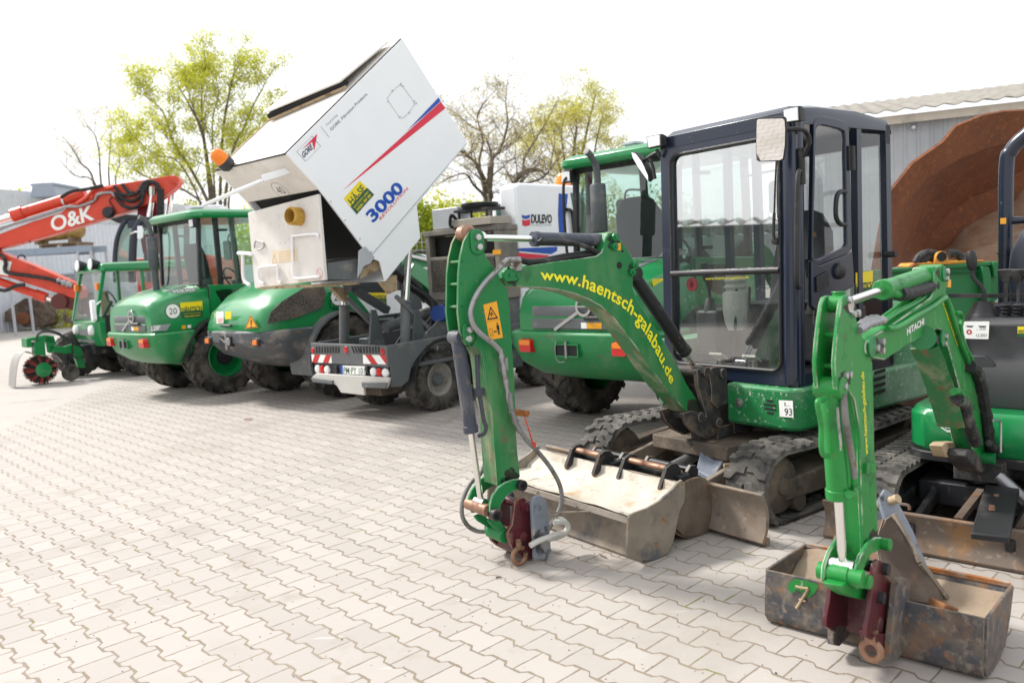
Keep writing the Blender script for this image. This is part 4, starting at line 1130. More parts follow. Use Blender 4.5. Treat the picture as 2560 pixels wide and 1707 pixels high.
# --- hoses along arm
m = MB(); m.tube([A.an(c5(x, y), n) for x, y, n in ((590, -60, .16), (600, 40, .17), (640, 190, .18), (720, 325, .20), (810, 420, .21), (930, 570, .22), (1008, 720, .22), (1020, 860, .22), (970, 985, .21), (880, 1120, .20), (760, 1215, .18))], .0125, 10, 10, ribs=.005)
m.build('spring_hose', M['spring'], ra)
m = MB(); m.tube([A.an(c5(x, y), n) for x, y, n in ((410, 430, -.06), (350, 600, -.08), (255, 700, -.1), (195, 830, -.1), (185, 960, -.09), (230, 1050, -.08), (300, 1095, -.07), (380, 1105, -.05))], .0125, 10, 10, ribs=.006)
m.build('spring_hose', M['spring'], ra)
m = MB(); m.tube([A.an(c4(x, y), SN1+.035) for x, y in ((640, 325), (560, 318), (530, 335), (475, 395), (400, 465), (330, 560), (290, 650), (280, 720), (305, 800), (370, 870), (450, 930), (500, 985))], .0145, 10, 8, ribs=.009)
m.build('braided_hose', M['steel'], ra)
m = MB()
m.tube([A.an(c4(x, y), SN1+.03) for x, y in ((498, 980), (515, 1080), (540, 1220), (565, 1360), (600, 1480), (640, 1568))], lambda t: .013+.004*(int(t*14) % 2), 8, 5)
p = A.an(c4(515, 1080), SN1+.02); m.obox(p, (.02, 0, -.004), (0, .02, 0), (0, 0, .032))
p = A.an(c4(600, 318), SN1+.02); m.obox(p, (.03, 0, 0), (0, .016, 0), (0, 0, .014)); p = A.an(c4(615, 370), SN1+.02); m.obox(p, (.02, 0, 0), (0, .02, 0), (0, 0, .02))
m.each('hose_fitting', M['steel'], ra, bevel=.003)
m = MB(); p = A.an(c5(665, 105), SN1+.04); m.cyl(p+V3(.012, -.01, .003), p+V3(-.02, .05, -.004), .016, seg=14); m.build('dust_cap', M['yelsteel'], ra, bevel=.003)
m = MB(); m.tube([A.an(c5(x, y), .20) for x, y in ((712, 145), (740, 230), (775, 345))], .0035, 6, 3); p = A.an(c5(785, 370), .215); m.obox(p, (.006, 0, 0), (0, .014, 0), (0, 0, .012)); m.build('cap_strap', M['orangepaint'], ra)

# scratches through the paint and grease thrown out at the pins
def wear(F, par, f, n, line, spread, cnt, seed):
    rnd = random.Random(seed); m = MB()
    P = smooth_path([V3(x, y, 0) for x, y in line], 6)
    for _ in range(cnt):
        i = rnd.randrange(len(P)-1); d = (P[i+1]-P[i]).normalized(); s_ = V3(-d.y, d.x, 0)
        c_ = P[i]+s_*rnd.uniform(-spread, spread); e = (d+s_*rnd.uniform(-.5, .5)).normalized(); l = rnd.uniform(6, 34); w_ = rnd.uniform(.5, 1.7); t = V3(-e.y, e.x, 0)
        Q = [c_-e*l, c_-e*l*.2+t*w_, c_+e*l, c_+e*l*.1-t*w_]
        m.poly([F.an(f(q.x, q.y), n) for q in Q])
    me = par.data; me.materials.append(M['scratch']); k = len(me.materials)-1      # part of the painted surface itself
    bm = bmesh.new(); bm.from_mesh(me)
    vs = [bm.verts.new(v) for v in m.v]
    for f_ in m.f:
        q = bm.faces.new([vs[i] for i in f_]); q.material_index = k
    bm.to_mesh(me); bm.free()
def grease(F, par, f, n, spots, seed):
    rnd = random.Random(seed)
    for (x, y), r_ in spots:
        m = MB(); k = 16; m.poly([F.an(f(x+r_*rnd.uniform(.7, 1.2)*math.cos(6.2832*i/k), y+r_*rnd.uniform(.75, 1.45)*math.sin(6.2832*i/k)), n) for i in range(k)])
        m.build('grease_stain', M['grease'], par)
M['scratch'] = paint('scratched_primer', (.20, .28, .19), .7, layers=[((.12, .075, .045), 20, .5, .6)])
M['grease'] = paint('old_grease', (.016, .030, .016), .55, layers=[((.045, .03, .02), 18, .5, .66), ((.006, .12, .035), 30, .58, .66)])
wear(A, boom, c4, BN1+.001, [(700, 440), (1000, 420), (1250, 480), (1420, 640), (1600, 900), (1760, 1180)], 52, 46, 1)
wear(A, arm, c4, SN1+.001, [(330, 300), (400, 500), (430, 800), (500, 1100), (520, 1500)], 70, 40, 2)
wear(A, arm, c5, SN1+.001, [(540, 60), (560, 300), (570, 560)], 60, 22, 3)
grease(A, boom, c4, BN1+.0006, (((580, 440), 62), ((1462, 385), 46), ((1318, 190), 44), ((1900, 1390), 60)), 4)
grease(A, arm, c4, SN1+.0006, (((330, 200), 66), ((265, 860), 66)), 5)
grease(A, arm, c5, SN1+.0006, (((600, 640), 62), ((560, 690), 50)), 6)
# ================================================================ two digging buckets standing behind the grading bucket
def digging_bucket(nm, label, n0, n1, u0, brown):
    r = A.root(nm, label, 'bucket', 'spare digging buckets')
    r.location = A.o+A.u*u0+A.n*((n0+n1)/2); 
    inv = V3(u0, (n0+n1)/2, 0)
    a, b = n0-inv.y, n1-inv.y
    m = MB()                               # side outline: round back towards the camera side, mouth up and back
    sd = [(.10, .43), (.02, .425), (-.03, .40), (-.10, .30), (-.16, .18), (-.14, .09), (-.06, .02), (.05, .012), (.16, .05), (.23, .14), (.245, .25), (.22, .35), (.17, .41)]
    m.pn(sd, a, a+.016); m.pn(sd, b-.016, b)
    arc = smooth_path([V3(x, 0, z) for x, z in [(-.14, .09), (-.06, .02), (.05, .012), (.16, .05), (.23, .14), (.245, .25), (.22, .35), (.12, .43)]], 3)
    m.sheet([[(p.x, n, p.z) for n in (a+.01, 0, b-.01)] for p in arc], -.012)
    bk = m.build('bucket_shell', brown, r, bevel=.003, fix=True, edge=M['edgesteel'])
    m = MB()
    m.box(.08, .16, a+.01, b-.01, .405, .46)
    m.build('top_beam', M['blacks'], r, bevel=.005)
    m = MB()
    for n in (a+.05, b-.07):
        m = MB(); m.pn([(.262, .37), (.275, .40), (.23, .50), (.22, .53), (.18, .55), (.14, .545), (.115, .51), (.10, .44), (.06, .40), (.17, .42), (.215, .41)], n, n+.022); m.pn([(.06, .40), (.06, .46), (.03, .50), (-.01, .49), (-.03, .45), (-.02, .40)], n, n+.022)
        e = m.build('bucket_ear', M['blacks'], r, bevel=.003, edge=M['edgesteel'])
    m = MB(); m.cyl((.178, a+.05, .508), (.178, b-.05, .508), .022, seg=18); m.build('pin', M['copper'], r)
    m = MB(); m.cyl((.02, a+.05, .465), (.02, b-.05, .465), .020, seg=18); m.build('pin', M['blacks'], r)
    for ch in r.children:
        for v in ch.data.vertices: v.co.z *= .77
    return r
# where the ears stand in the survey: first pair and second pair
_e = [A.an(c5(x, y), 0).copy() for x, y in ((1160, 470), (1880, 590))]
digging_bucket('digging_bucket', 'black digging bucket with pin brackets behind the left half of the pale grading bucket', -.31, .05, 1.265, M['rustdk'])
digging_bucket('digging_bucket', 'rust brown digging bucket behind the right end of the pale grading bucket', .10, .53, 1.235, M['rustdk'])

# ================================================================ micro excavator without cab
B = Frame(2.6, 4.3, -133)
rb = B.root('micro_excavator', 'small open green excavator with a roll bar, arm down on the bucket numbered 7', 'excavator', 'mini excavators parked with their buckets down')
BC = .03                                   # half width of the arm
def bn(pts, f, n): return [B.an(f(*p), n) for p in pts]
track(rb, -.53, -.27, .86, -.75, .37, M['rubberd'], pitch=.075, frame_mat=M['blacks'])
track(rb, .30, .53, .80, -.75, .36, M['rubberd'], pitch=.075, frame_mat=M['blacks'])
m = MB()
m.box(-.5, .45, -.28, .30, .14, .26); m.cyl((0, 0, .26), (0, 0, .40), .28, seg=32)
for n in (-.20, .22): m.bar((.4, n, .20), (.86, n, .12), .04, .06)
m.build('undercarriage', M['blacks'], rb, bevel=.008)
m = MB()
g = []
for i in range(7):
    t = i/6; g.append([(.865-.04*(1-(2*t-1)**2), nn, .012+.20*t) for nn in (-.62, -.2, .2, .63)])
M['bladeb'] = paint('rust_stained_blade', (.16, .125, .10), .75, layers=[((.26, .15, .075), 6, .5, .66), ((.09, .07, .06), 11, .55, .7), ((.27, .22, .17), 30, .58, .7)], bump=.25)
m.sheet(g, -.018); m.box(.85, .872, -.62, .63, .008, .035)
bb = m.build('dozer_blade', M['bladeb'], rb, bevel=.004, fix=True, edge=M['edgesteel'])
for n in (-.29, -.23):
    m = MB(); m.tube([(.845, n-.025, .215), (.845, n-.02, .235), (.845, n+.02, .235), (.845, n+.025, .215)], .008, k=3); m.build('lifting_loop', M['rustdk'], bb)
m = MB(); P = [B.az(d5(*q), .30) for q in ((1295, 380), (1500, 405), (1440, 615), (1208, 590))]
P[2].z = P[3].z = .24
m.prism(P, (0, 0, -.03)); g_ = m.build('cylinder_guard', M['black'], rb, bevel=.006)
for q in ((1362, 457), (1335, 523)):
    m = MB(); p = B.az(d5(*q), .28); m.lathe([(.014, -.01), (.012, .012), (.001, .014)], p, (0, 0, 1), 10); m.build('guard_bolt', M['copper'], g_)
m = MB(); m.cyl(B.az(d5(1370, 330), .34), B.az(d5(1560, 500), .22), .03); m.build('blade_cylinder', M['steel'], rb)
m = MB(); m.bar(B.az(d5(1270, 425), .25), B.az(d5(1135, 598), .19), .035, .03); m.bar(B.az(d5(1560, 560), .25), B.az(d5(1500, 655), .19), .03, .03)
m.each('blade_arm', M['rustdk'], rb)
# upper body
m = MB()
m.loft([[(x, y, z) for x, y in rrect(-.75+i, .42-i, -.36+i, .44-i, .16)] for z, i in ((.40, .02), (.43, 0), (.60, 0), (.63, .02))])
m.build('body', M['green_clean'], rb, bevel=.005)
m = MB(); m.loft([[(x, y, z) for x, y in rrect(-.76, .43, -.37, .45, .16)] for z in (.36, .41)]); m.build('lower_trim', M['black'], rb, bevel=.006)
m = MB()
c_ = B.au(d4(975, 1385), .425)
for a in range(3):
    pts = [B.au(d4(*q), .428+.001*a) for q in (((928, 1320), (945, 1318), (990, 1375), (1035, 1390), (1040, 1420), (1000, 1420), (950, 1385), (930, 1350)), ((938, 1335), (950, 1335), (995, 1385), (1030, 1398), (1030, 1405), (990, 1400), (950, 1370)), ((945, 1345), (955, 1345), (990, 1385), (1010, 1392), (990, 1392), (955, 1368)))[a]]
    m.m = (0, 1, 0)[a]; m.poly(pts)
m.build('emblem', [M['wfilm'], M['greenfilm']], rb)
m = MB(); m.prism([B.au(d4(*q), .40) for q in ((1500, 1300), (1600, 1300), (1600, 1490), (1500, 1480))], (-.1, 0, 0)); m.build('corner_cover', M['green_clean'], rb, bevel=.008)
# front console: big charcoal moulding, levers on top
CUF = .24
m = MB()
def cz(y): return B.au((2450, y), CUF).z
zt, zb = B.au(d4(1300, 580), CUF).z, B.au(d4(1300, 1265), CUF).z
nl = B.au(d4(1125, 700), CUF).y; nl2 = B.au(d4(1200, 1265), CUF).y
pr_ = [(zb, 0, .03), (zb+.04, .02, 0), (zb+.22, .02, 0), (zb+.26, -.005, 0), (zb+.34, -.02, 0), (zt-.03, .0, 0), (zt, -.03, .03)]
m.loft([[(CUF+d-.30, nl2+(nl-nl2)*((z-zb)/(zt-zb))+i, z), (CUF+d-.02, nl2+(nl-nl2)*((z-zb)/(zt-zb))+i, z), (CUF+d, nl2+(nl-nl2)*((z-zb)/(zt-zb))+.03+i, z), (CUF+d+.005, .16, z), (CUF+d+.018, .18, z), (CUF+d+.018, .40, z), (CUF+d, .43, z), (CUF+d-.30, .44-i, z)] for z, d, i in pr_])
con = m.build('console', M['darkgrey'], rb, bevel=.010)
m = MB(); P = [B.au(d4(*q), CUF-.003) for q in ((1165, 848), (1290, 850), (1372, 925), (1295, 975), (1215, 960))]
m.prism(P, (.018, 0, 0)); m.build('console_scoop', M['darkgrey'], con, bevel=.012)
m = MB(); cq = lambda q, o=.024: B.au(d4(*q), CUF+o)
m.poly([cq(q) for q in ((1118, 602), (1312, 602), (1305, 733), (1112, 728))]); m.m = 1
m.poly([cq(q, .025) for q in ((1135, 633), (1195, 634), (1185, 645), (1150, 644))]); m.poly([cq(q, .025) for q in ((1228, 634), (1290, 635), (1280, 646), (1240, 645))])
text(m, "~ TÜV", quad_map(cq((1215, 668), .025), cq((1285, 666), .025), cq((1215, 652), .025))); text(m, "12.2021", quad_map(cq((1215, 716), .025), cq((1292, 714), .025), cq((1215, 695), .025)))
m.m = 2; cc = B.au(d4(1162, 680), CUF+.025); m.add(*ring([(cc.x, cc.y+a, cc.z+b) for a, b in ellipse((0, 0), .013, .013)], [(cc.x, cc.y+a, cc.z+b) for a, b in ellipse((0, 0), .006, .006)]))
m.build('inspection_label', [M['wfilm'], M['ink'], M['lensred']], con)
m = MB(); m.poly([cq(q, .03) for q in ((1520, 640), (1600, 640), (1600, 690), (1520, 690))]); m.m = 1; m.poly([cq(q, .03) for q in ((1520, 690), (1600, 690), (1600, 718), (1520, 718))]); text(m, "HÄNTSCH", quad_map(cq((1524, 686), .031), cq((1600, 686), .031), cq((1524, 664), .031)), bold=.03)
m.build('company_sticker', [M['yellow'], M['greenfilm']], con)
def lever(nm, boot, stem, knob, kr):
    m = MB(); m.tube(stem, .011, 10, 5); l = m.build(nm, M['black'], rb)
    m = MB()
    b0 = stem[0]; n = 6
    prof = []
    for i in range(n):
        rr = boot*(1-.62*i/n); prof += [(rr, .016*i), (rr*.93, .016*i+.008), (rr*.90, .016*i+.015)]
    m.lathe(prof, Vector(b0)+V3(0, 0, -.02), (0, 0, 1), 24); m.build('lever_boot', M['black'], l)
    m = MB(); k0, k1 = Vector(knob[0]), Vector(knob[1]); d = (k1-k0)
    m.lathe([(kr*.45, 0), (kr*.9, d.length*.15), (kr, d.length*.55), (kr*.85, d.length*.9), (kr*.5, d.length), (.001, d.length)], k0, d, 18); m.build('lever_knob', M['black'], l)
L0 = lambda q, u=.12: B.au(d4(*q), u)
lever('control_lever', .085, [L0((1270, 560)), L0((1275, 480)), L0((1272, 380)), L0((1240, 330)), L0((1195, 280)), L0((1185, 225))], (L0((1188, 225)), L0((1172, 80))), .026)
for x in (1437, 1525, 1610): 
    m = MB(); p = L0((x, 560)); m.tube([p, L0((x, 300))], .007, 8); l = m.build('control_lever', M['black'], rb)
    m = MB(); prof = []
    for i in range(4): prof += [(.028, .018*i), (.017, .018*i+.009)]
    m.lathe(prof, p, (0, 0, 1), 18); m.build('lever_boot', M['black'], l)
    m = MB(); m.loft([[(p.x+a, p.y+b, z) for a, b in rrect(-h, h, -h*1.1, h*1.1, h*.4)] for z, h in ((L0((x, 300)).z-.005, .014), (L0((x, 250)).z, .03), (L0((x, 222)).z, .034), (L0((x, 215)).z, .03))]); m.build('lever_knob', M['black'], l)
m = MB(); m.bar(L0((1010, 412), .05), L0((1700, 412), .05), .022, .022); m.build('guard_rail', M['black'], rb)
# seat and roll bar
m = MB()
su, sn = -.45, B.au(d4(1560, 300), -.45).y+.16
secs = []
for z, hw, th in ((1.12, .22, .16), (1.25, .235, .17), (1.40, .22, .15), (1.52, .17, .12), (1.60, .10, .08), (1.62, .04, .04)):
    secs.append([(su-th*.5+a, sn+b, z) for a, b in rrect(0, th, -hw, hw, th*.45)])
m.loft(secs); m.loft([[(x, y, z) for x, y in rrect(su, su+.42, sn-.24, sn+.24, .1)] for z in (1.0, 1.03, 1.11, 1.13)])
m.build('seat', paint('seat_vinyl', (.035, .038, .055), .35), rb, bevel=.006)
ru = -.62
q0 = B.au(d6(1425, 1480), ru); q1 = B.au(d6(1430, 640), ru); q2 = B.au(d6(1470, 490), ru); q3 = B.au(d6(1568, 385), ru)
m = MB(); m.tube([(ru, q0.y, .62), q0, q1, q2, q3, (ru, q3.y+.10, q3.z+.05), (ru, .45, q3.z+.06)], .040, 18, 6)
m.cyl((ru, q0.y, B.au(d6(1425, 1300), ru).z), (ru, q0.y, B.au(d6(1425, 1290), ru).z), .048)
p = B.au(d6(1500, 1040), ru); m.cyl((ru, q0.y, p.z), (ru, q0.y+.6, p.z), .022)
m.box(ru-.12, -.3, -.3, .4, .62, .98)
rp = m.build('roll_bar', M['navy'], rb)
m = MB(); P = [B.au(d6(*q), ru+.0415) for q in ((1382, 1022), (1428, 1018), (1428, 1065), (1382, 1068))]; m.prism(P, (.001, 0, 0)); m.build('warning_sticker', M['orange'], rp)
m = MB(); m.box(-.74, -.1, -.33, .42, .62, .80); m.build('engine_cover', M['darkgrey'], rb, bevel=.02)
# --- boom
bo = [(395, 800), (398, 765), (410, 740), (440, 718), (560, 650), (700, 552), (880, 425), (903, 380), (903, 200), (935, 190), (985, 192), (1003, 215), (1000, 330), (990, 385), (1040, 470), (1090, 600), (1130, 750), (1180, 950), (1230, 1200), (1275, 1450), (1290, 1560), (1270, 1600), (1200, 1600), (1180, 1500), (1150, 1350), (1090, 1080), (1030, 860), (990, 720), (965, 668), (935, 655), (850, 698), (700, 780), (545, 886), (500, 878), (430, 862), (402, 835)]
m = MB(); m.pn(bn(bo, d4, .042), -.042, .042)
boom = m.build('boom', [M['green_bright'], M['green_worn']], rb, bevel=.004, edge=M['edgegreen'])
for p in boom.data.polygons:
    if len(p.vertices) == 4 and p.normal.z < -.2: p.material_index = 1
m = MB(); text(m, "HITACHI", quad_map(B.an(d4(703, 703), .0435), B.an(d4(830, 622), .0435), B.an(d4(701, 655), .0435)), bold=.03)
m.build('maker_lettering', M['wfilm'], boom)
m = MB(); text(m, "www.haentsch-galabau.de", quad_map(B.an(d4(1076, 790), .0435), B.an(d4(965, 462), .0435), B.an(d4(1085, 782), .0435)), bold=.02)
m.build('web_address', M['textyel'], boom)
for pts, nn in (([(490, 600), (600, 520), (700, 440), (860, 360), (880, 330)], -.02), ([(520, 610), (640, 530), (760, 470), (870, 395)], .015), ([(560, 655), (640, 645), (780, 560), (900, 490), (975, 435), (1000, 440), (1050, 600), (1095, 740), (1140, 850), (1170, 935)], .055), ([(1068, 540), (1100, 545), (1110, 590), (1100, 660), (1130, 780), (1185, 890)], .045)):
    m = MB(); m.tube([B.an(d4(*q), nn if nn > .03 else nn) for q in pts], .0105, 10, 4); m.build('oil_pipe', M['green_bright'], boom)
m = MB(); m.tube([B.an(d4(*q), .045) for q in ((350, 670), (420, 625), (500, 600), (530, 590))], lambda t: .013+.003*(int(t*12) % 2), 10, 5); m.build('hose_fitting', M['steel'], boom)
m = MB(); m.tube([B.an(d4(*q), .01) for q in ((350, 640), (400, 600), (480, 575))], lambda t: .013+.003*(int(t*12) % 2), 10, 5); m.build('hose_fitting', M['steel'], boom)
for q in ((508, 752), (508, 815), (468, 795), (978, 712), (972, 765), (990, 235), (985, 285)):
    m = MB(); p = B.an(d4(*q), .042+.004); m.lathe([(.014, -.006), (.013, .014), (.001, .016)], p, (0, 1, 0), 6); m.build('pin_bolt', M['bolt'], boom)
for q, r in (((430, 790), .036), ((958, 728), .034), ((965, 250), .030)):
    m = MB(); p = B.an(d4(*q), .042); m.lathe([(r, 0), (r, .010), (.001, .012)], p, (0, 1, 0), 22); m.build('pin_boss', M['green'], boom, bevel=.002)
m = MB(); m.prism([B.an(d4(*q), BC+.001) for q in ((980, 295), (1002, 293), (1002, 350), (980, 352))], (0, .014, 0)); m.build('hook_sticker', M['orange'], boom)
# fabric sleeved hoses down the boom
for pts in ([(1165, 930), (1210, 960), (1250, 1080), (1280, 1250), (1300, 1420), (1320, 1560), (1350, 1568)], [(1070, 1160), (1120, 1210), (1150, 1330), (1190, 1440), (1210, 1500)]):
    m = MB(); m.tube([B.an(d4(*q), .06) for q in pts], lambda t: .028+.003*math.sin(t*60), 10, 6); m.build('hose_sleeve', M['hose'], rb)
m = MB(); m.tube([B.an(d4(*q), .02) for q in ((645, 400), (700, 395), (780, 375), (850, 350), (895, 335))], lambda t: .026+.003*math.sin(t*40), 10, 6); m.build('hose_sleeve', M['hose'], rb)
m = MB(); m.tube([B.an(d4(*q), .07) for q in ((1045, 1120), (1085, 1120), (1105, 1150), (1110, 1200))], .016, 10, 5); m.build('hose_elbow', M['green_bright'], rb)
m = MB(); m.tube([B.an(d4(*q), .09) for q in ((1310, 1500), (1340, 1540), (1400, 1530), (1420, 1450), (1400, 1380))], .017, 10, 5); m.build('hose', M['hose'], rb)
m = MB(); m.tube([B.an(d4(*q), .12) for q in ((1340, 1335), (1385, 1335), (1395, 1360), (1395, 1568))], .006, 8, 2); m.build('wire_bracket', M['bolt'], rb)
# boom cylinder with its scraped guard plate
m = MB(); m.cyl(B.an(d4(860, 780), 0), B.an(d4(1215, 1640), 0), .036, seg=20); p = B.an(d4(1180, 1600), 0); m.cyl(p+V3(0, -.07, 0), p+V3(0, .10, 0), .028, seg=16)
bc = m.build('boom_cylinder', M['green'], rb)
m = MB()
cl = [((815, 780), (905, 790)), ((850, 860), (960, 905)), ((915, 1060), (1035, 1110)), ((960, 1230), (1090, 1290)), ((985, 1330), (1120, 1395))]
g = []
for a_, b_ in cl:
    pa, pb = B.an(d4((a_[0]+b_[0])/2, (a_[1]+b_[1])/2), 0), None
    g.append([pa+V3(.048, -.055, -.004), pa+V3(.060, -.030, 0), pa+V3(.060, .030, 0), pa+V3(.048, .055, .004)])
m.sheet(g, .006); m.build('cylinder_guard', M['green_chip'], bc, fix=True)
m = MB(); m.cyl(B.an(d4(820, 720), -.04), B.an(d4(820, 720), .04), .05, seg=20); m.build('cylinder_eye', M['green'], bc)
# swing bracket
m = MB()
m.pn(bn([(1060, 1545), (1110, 1540), (1170, 1610), (1250, 1640), (1310, 1600), (1340, 1640), (1310, 1710), (1160, 1710), (1090, 1640), (1050, 1590)], d4, 0), -.05, .05)
m.box(.28, .50, -.10, .12, .30, .40); m.cyl((.42, 0, .28), (.42, 0, .55), .05)
m.build('swing_bracket', M['castdirt'], rb, bevel=.006)
m = MB(); m.pn(bn([(930, 1520), (960, 1495), (1050, 1490), (1060, 1530), (1000, 1550), (1030, 1580), (1030, 1610), (960, 1600)], d4, -.05), -.09, -.03); m.build('bracket_clamp', M['tan'], rb, bevel=.006)
# --- arm
plate = [d4(*q) for q in ((185, 1100), (176, 1000), (172, 900), (185, 740), (200, 600), (218, 470), (235, 420), (262, 408), (288, 415), (305, 450), (322, 560), (345, 640), (375, 720), (395, 735), (402, 790), (425, 850), (447, 905), (455, 1150), (462, 1568))]+[d5(*q) for q in ((645, 250), (650, 480), (656, 680), (640, 700), (612, 740), (604, 860), (575, 880), (570, 700), (560, 500), (553, 250))]+[d4(*q) for q in ((358, 1500), (348, 1350), (318, 1180), (268, 1100), (255, 1125), (225, 1132), (200, 1125))]
m = MB(); pl = [B.an(q, BC+.008) for q in plate]
m.pn(pl, BC-.006, BC+.008); m.pn(pl, -BC-.008, -BC+.006)
web = [d4(*q) for q in ((300, 960), (345, 760), (395, 745), (402, 790), (425, 850), (446, 910), (454, 1150), (461, 1568))]+[d5(*q) for q in ((644, 250), (649, 480), (655, 680), (640, 698), (610, 745), (602, 858), (577, 878), (572, 700), (562, 500), (555, 250))]+[d4(*q) for q in ((360, 1500), (350, 1350), (320, 1180))]
m.pn([B.an(q, BC+.008) for q in web], -BC+.002, BC+.004)
# folded front flange gives the arm its second face
fl = [d4(300, 1180), d4(335, 1400), d5(500, 300), d5(515, 600), d5(520, 800)]
for q in ((155, 700), (150, 932)):
    p = B.an(d4(*q), 0); m.cyl((p.x, -BC, p.z), (p.x, BC, p.z), .009, seg=10)
arm = m.build('arm', [M['green_bright'], M['green_worn']], rb, bevel=.003, edge=M['edgegreen'])
m = MB(); p = B.an(d4(185, 470), 0); m.cyl((p.x, -BC+.006, p.z), (p.x, BC-.006, p.z), .026, seg=20); p = B.an(d4(200, 430), 0); m.cyl(p, B.an(d4(200, 382), 0), .021, seg=16); m.cyl(B.an(d4(200, 392), 0), B.an(d4(200, 380), 0), .024, seg=16)
m.build('cylinder_eye', M['green_bright'], arm, bevel=.003)
for q in ((268, 445), (300, 548), (330, 543), (240, 1000), (268, 993), (232, 1080)):
    m = MB(); p = B.an(d4(*q), BC+.008); m.lathe([(.0125, -.004), (.012, .012), (.001, .014)], p, (0, 1, 0), 6); m.build('pin_bolt', M['bolt'], arm)
m = MB(); p = B.an(d5(600, 285), BC+.01); m.obox(p, (.045, 0, .010), (0, .012, 0), (-.004, 0, .018)); m.build('stop_block', M['green_bright'], arm, bevel=.003)
m = MB(); text(m, "www.haentsch-galabau.de", quad_map(B.an(d5(597, 205), BC+.0095), B.an(d4(383, 975), BC+.0095), B.an(d5(578, 205), BC+.0095)), bold=.01)
m.build('web_address', M['textyel'], arm)
ram(rb, B.an(d4(880, 245), 0), B.an(d4(200, 480), 0), .585, .034, .0155, M['green_bright'], 'arm_cylinder')
m = MB(); m.tube([B.an(d4(*q), .02) for q in ((570, 360), (590, 385), (625, 400), (660, 408))], .014, 10, 5); m.build('hose_elbow', M['green_bright'], rb)
bcy = ram(rb, B.an(d4(135, 1090), 0), B.an(d5(447, 870), 0), .60, .035, .0155, M['green_bright'], 'bucket_cylinder')
m = MB(); m.cyl(B.an(d4(133, 1030), 0), B.an(d4(140, 1150), 0), .026, seg=16); m.build('cylinder_eye', M['green_bright'], bcy)
m = MB(); m.tube([B.an(d4(85, 1185), .0), B.an(d4(45, 1190), .0), B.an(d4(45, 1240), .0), B.an(d5(318, 30), .0), B.an(d5(318, 150), .0), B.an(d5(330, 205), .0), B.an(d5(360, 215), .0)], .009, 10, 4); m.build('oil_pipe', M['green_bright'], bcy)
m = MB(); m.tube([B.an(d4(235, 1140), .045), B.an(d4(245, 1300), .05), B.an(d5(478, 90), .05), B.an(d5(498, 210), .05), B.an(d5(512, 300), .05), B.an(d5(516, 350), .05)], .0115, 10, 8, ribs=.0045); m.build('spring_hose', M['spring'], rb)
m = MB(); m.tube([B.an(d5(*q), .05) for q in ((516, 340), (517, 385))], .011, 10); m.tube([B.an(d5(*q), .045) for q in ((517, 385), (517, 425), (505, 440), (480, 442))], .014, 10, 4); m.build('hose_fitting', M['green_bright'], rb)
m = MB(); rnd = random.Random(3)
a_, b_ = B.an(d4(185, 1260), .0), B.an(d4(210, 1540), .0)
pts = []
m = MB(); sc_ = [(1735, 232), (1752, 228), (1758, 290), (1762, 350), (1772, 420), (1778, 500), (1776, 545), (1764, 548), (1760, 480), (1750, 410), (1742, 330)]
m.prism([B.an(d3(*q), .0365) for q in sc_], (0, .0008, 0)); m.build('paint_scuff', paint('scuffed_primer', (.42, .41, .40), .7, layers=[((.2, .22, .2), 30, .45, .6)]), bcy)
wear(B, boom, d4, .0425, [(480, 790), (650, 690), (850, 540), (980, 480), (1060, 700), (1130, 950), (1220, 1300)], 45, 44, 7)
wear(B, arm, d4, BC+.0085, [(250, 560), (270, 760), (330, 1000), (410, 1300), (420, 1540)], 40, 44, 8)
wear(B, arm, d5, BC+.0085, [(600, 60), (605, 300), (610, 600)], 36, 24, 9)
grease(B, boom, d4, .0424, (((480, 790), 52), ((960, 735), 44), ((950, 250), 34)), 10)
grease(B, arm, d4, BC+.0084, (((285, 500), 46), ((245, 1020), 46)), 11)
grease(B, arm, d5, BC+.0084, (((630, 690), 34),), 12)
# --- links and coupler
lk = [(520, 990), (527, 900), (555, 810), (610, 720), (645, 697), (690, 700), (712, 725), (708, 765), (665, 778), (620, 800), (585, 850), (565, 920), (552, 1000), (535, 1005)]
LN = BC+.026
m = MB(); m.pn(bn(lk, d5, LN), LN-.014, LN); m.build('link_arm', M['green_bright'], rb, bevel=.004, edge=M['edgegreen'])
m = MB(); m.pn(bn([(x-10, y+5) for x, y in lk], d5, LN), -LN, -LN+.014); m.build('link_arm', M['green_bright'], rb, bevel=.004, edge=M['edgegreen'])
for q, e, r in (((680, 735), .03, .022), ((560, 955), .03, .024)):
    m = MB(); p = B.an(d5(*q), LN); m.cyl((p.x, -LN-.02, p.z), (p.x, LN+e, p.z), r, seg=18); m.build('link_pin', M['green_bright'], rb, bevel=.003)
p = B.an(d5(435, 920), 0)
m = MB(); m.lathe([(.030, -.075), (.030, -.03), (.034, -.028), (.034, .028), (.030, .03), (.030, .075)], p, (0, 1, 0), 22); m.build('link_sleeve', M['green_bright'], rb)
m = MB(); m.pn(bn([(430, 990), (480, 960), (590, 980), (605, 1040), (590, 1075), (520, 1060), (450, 1020)], d5, BC), -BC-.004, BC+.004); m.build('tipping_link', M['green_bright'], rb, bevel=.006)
CPN = BC+.044
m = MB()
cpl = [(640, 860), (660, 832), (685, 845), (700, 880), (700, 945), (735, 970), (735, 1010), (715, 1280), (650, 1290), (640, 1320), (590, 1290), (592, 1230), (610, 1130), (625, 980)]
m.pn(bn(cpl, d5, CPN), CPN-.016, CPN); m.pn(bn([(x-8, y+4) for x, y in cpl], d5, CPN), -CPN, -CPN+.016)
bkp = [B.an(d5(690, 1010), CPN), B.an(d5(690, 1290), CPN)]
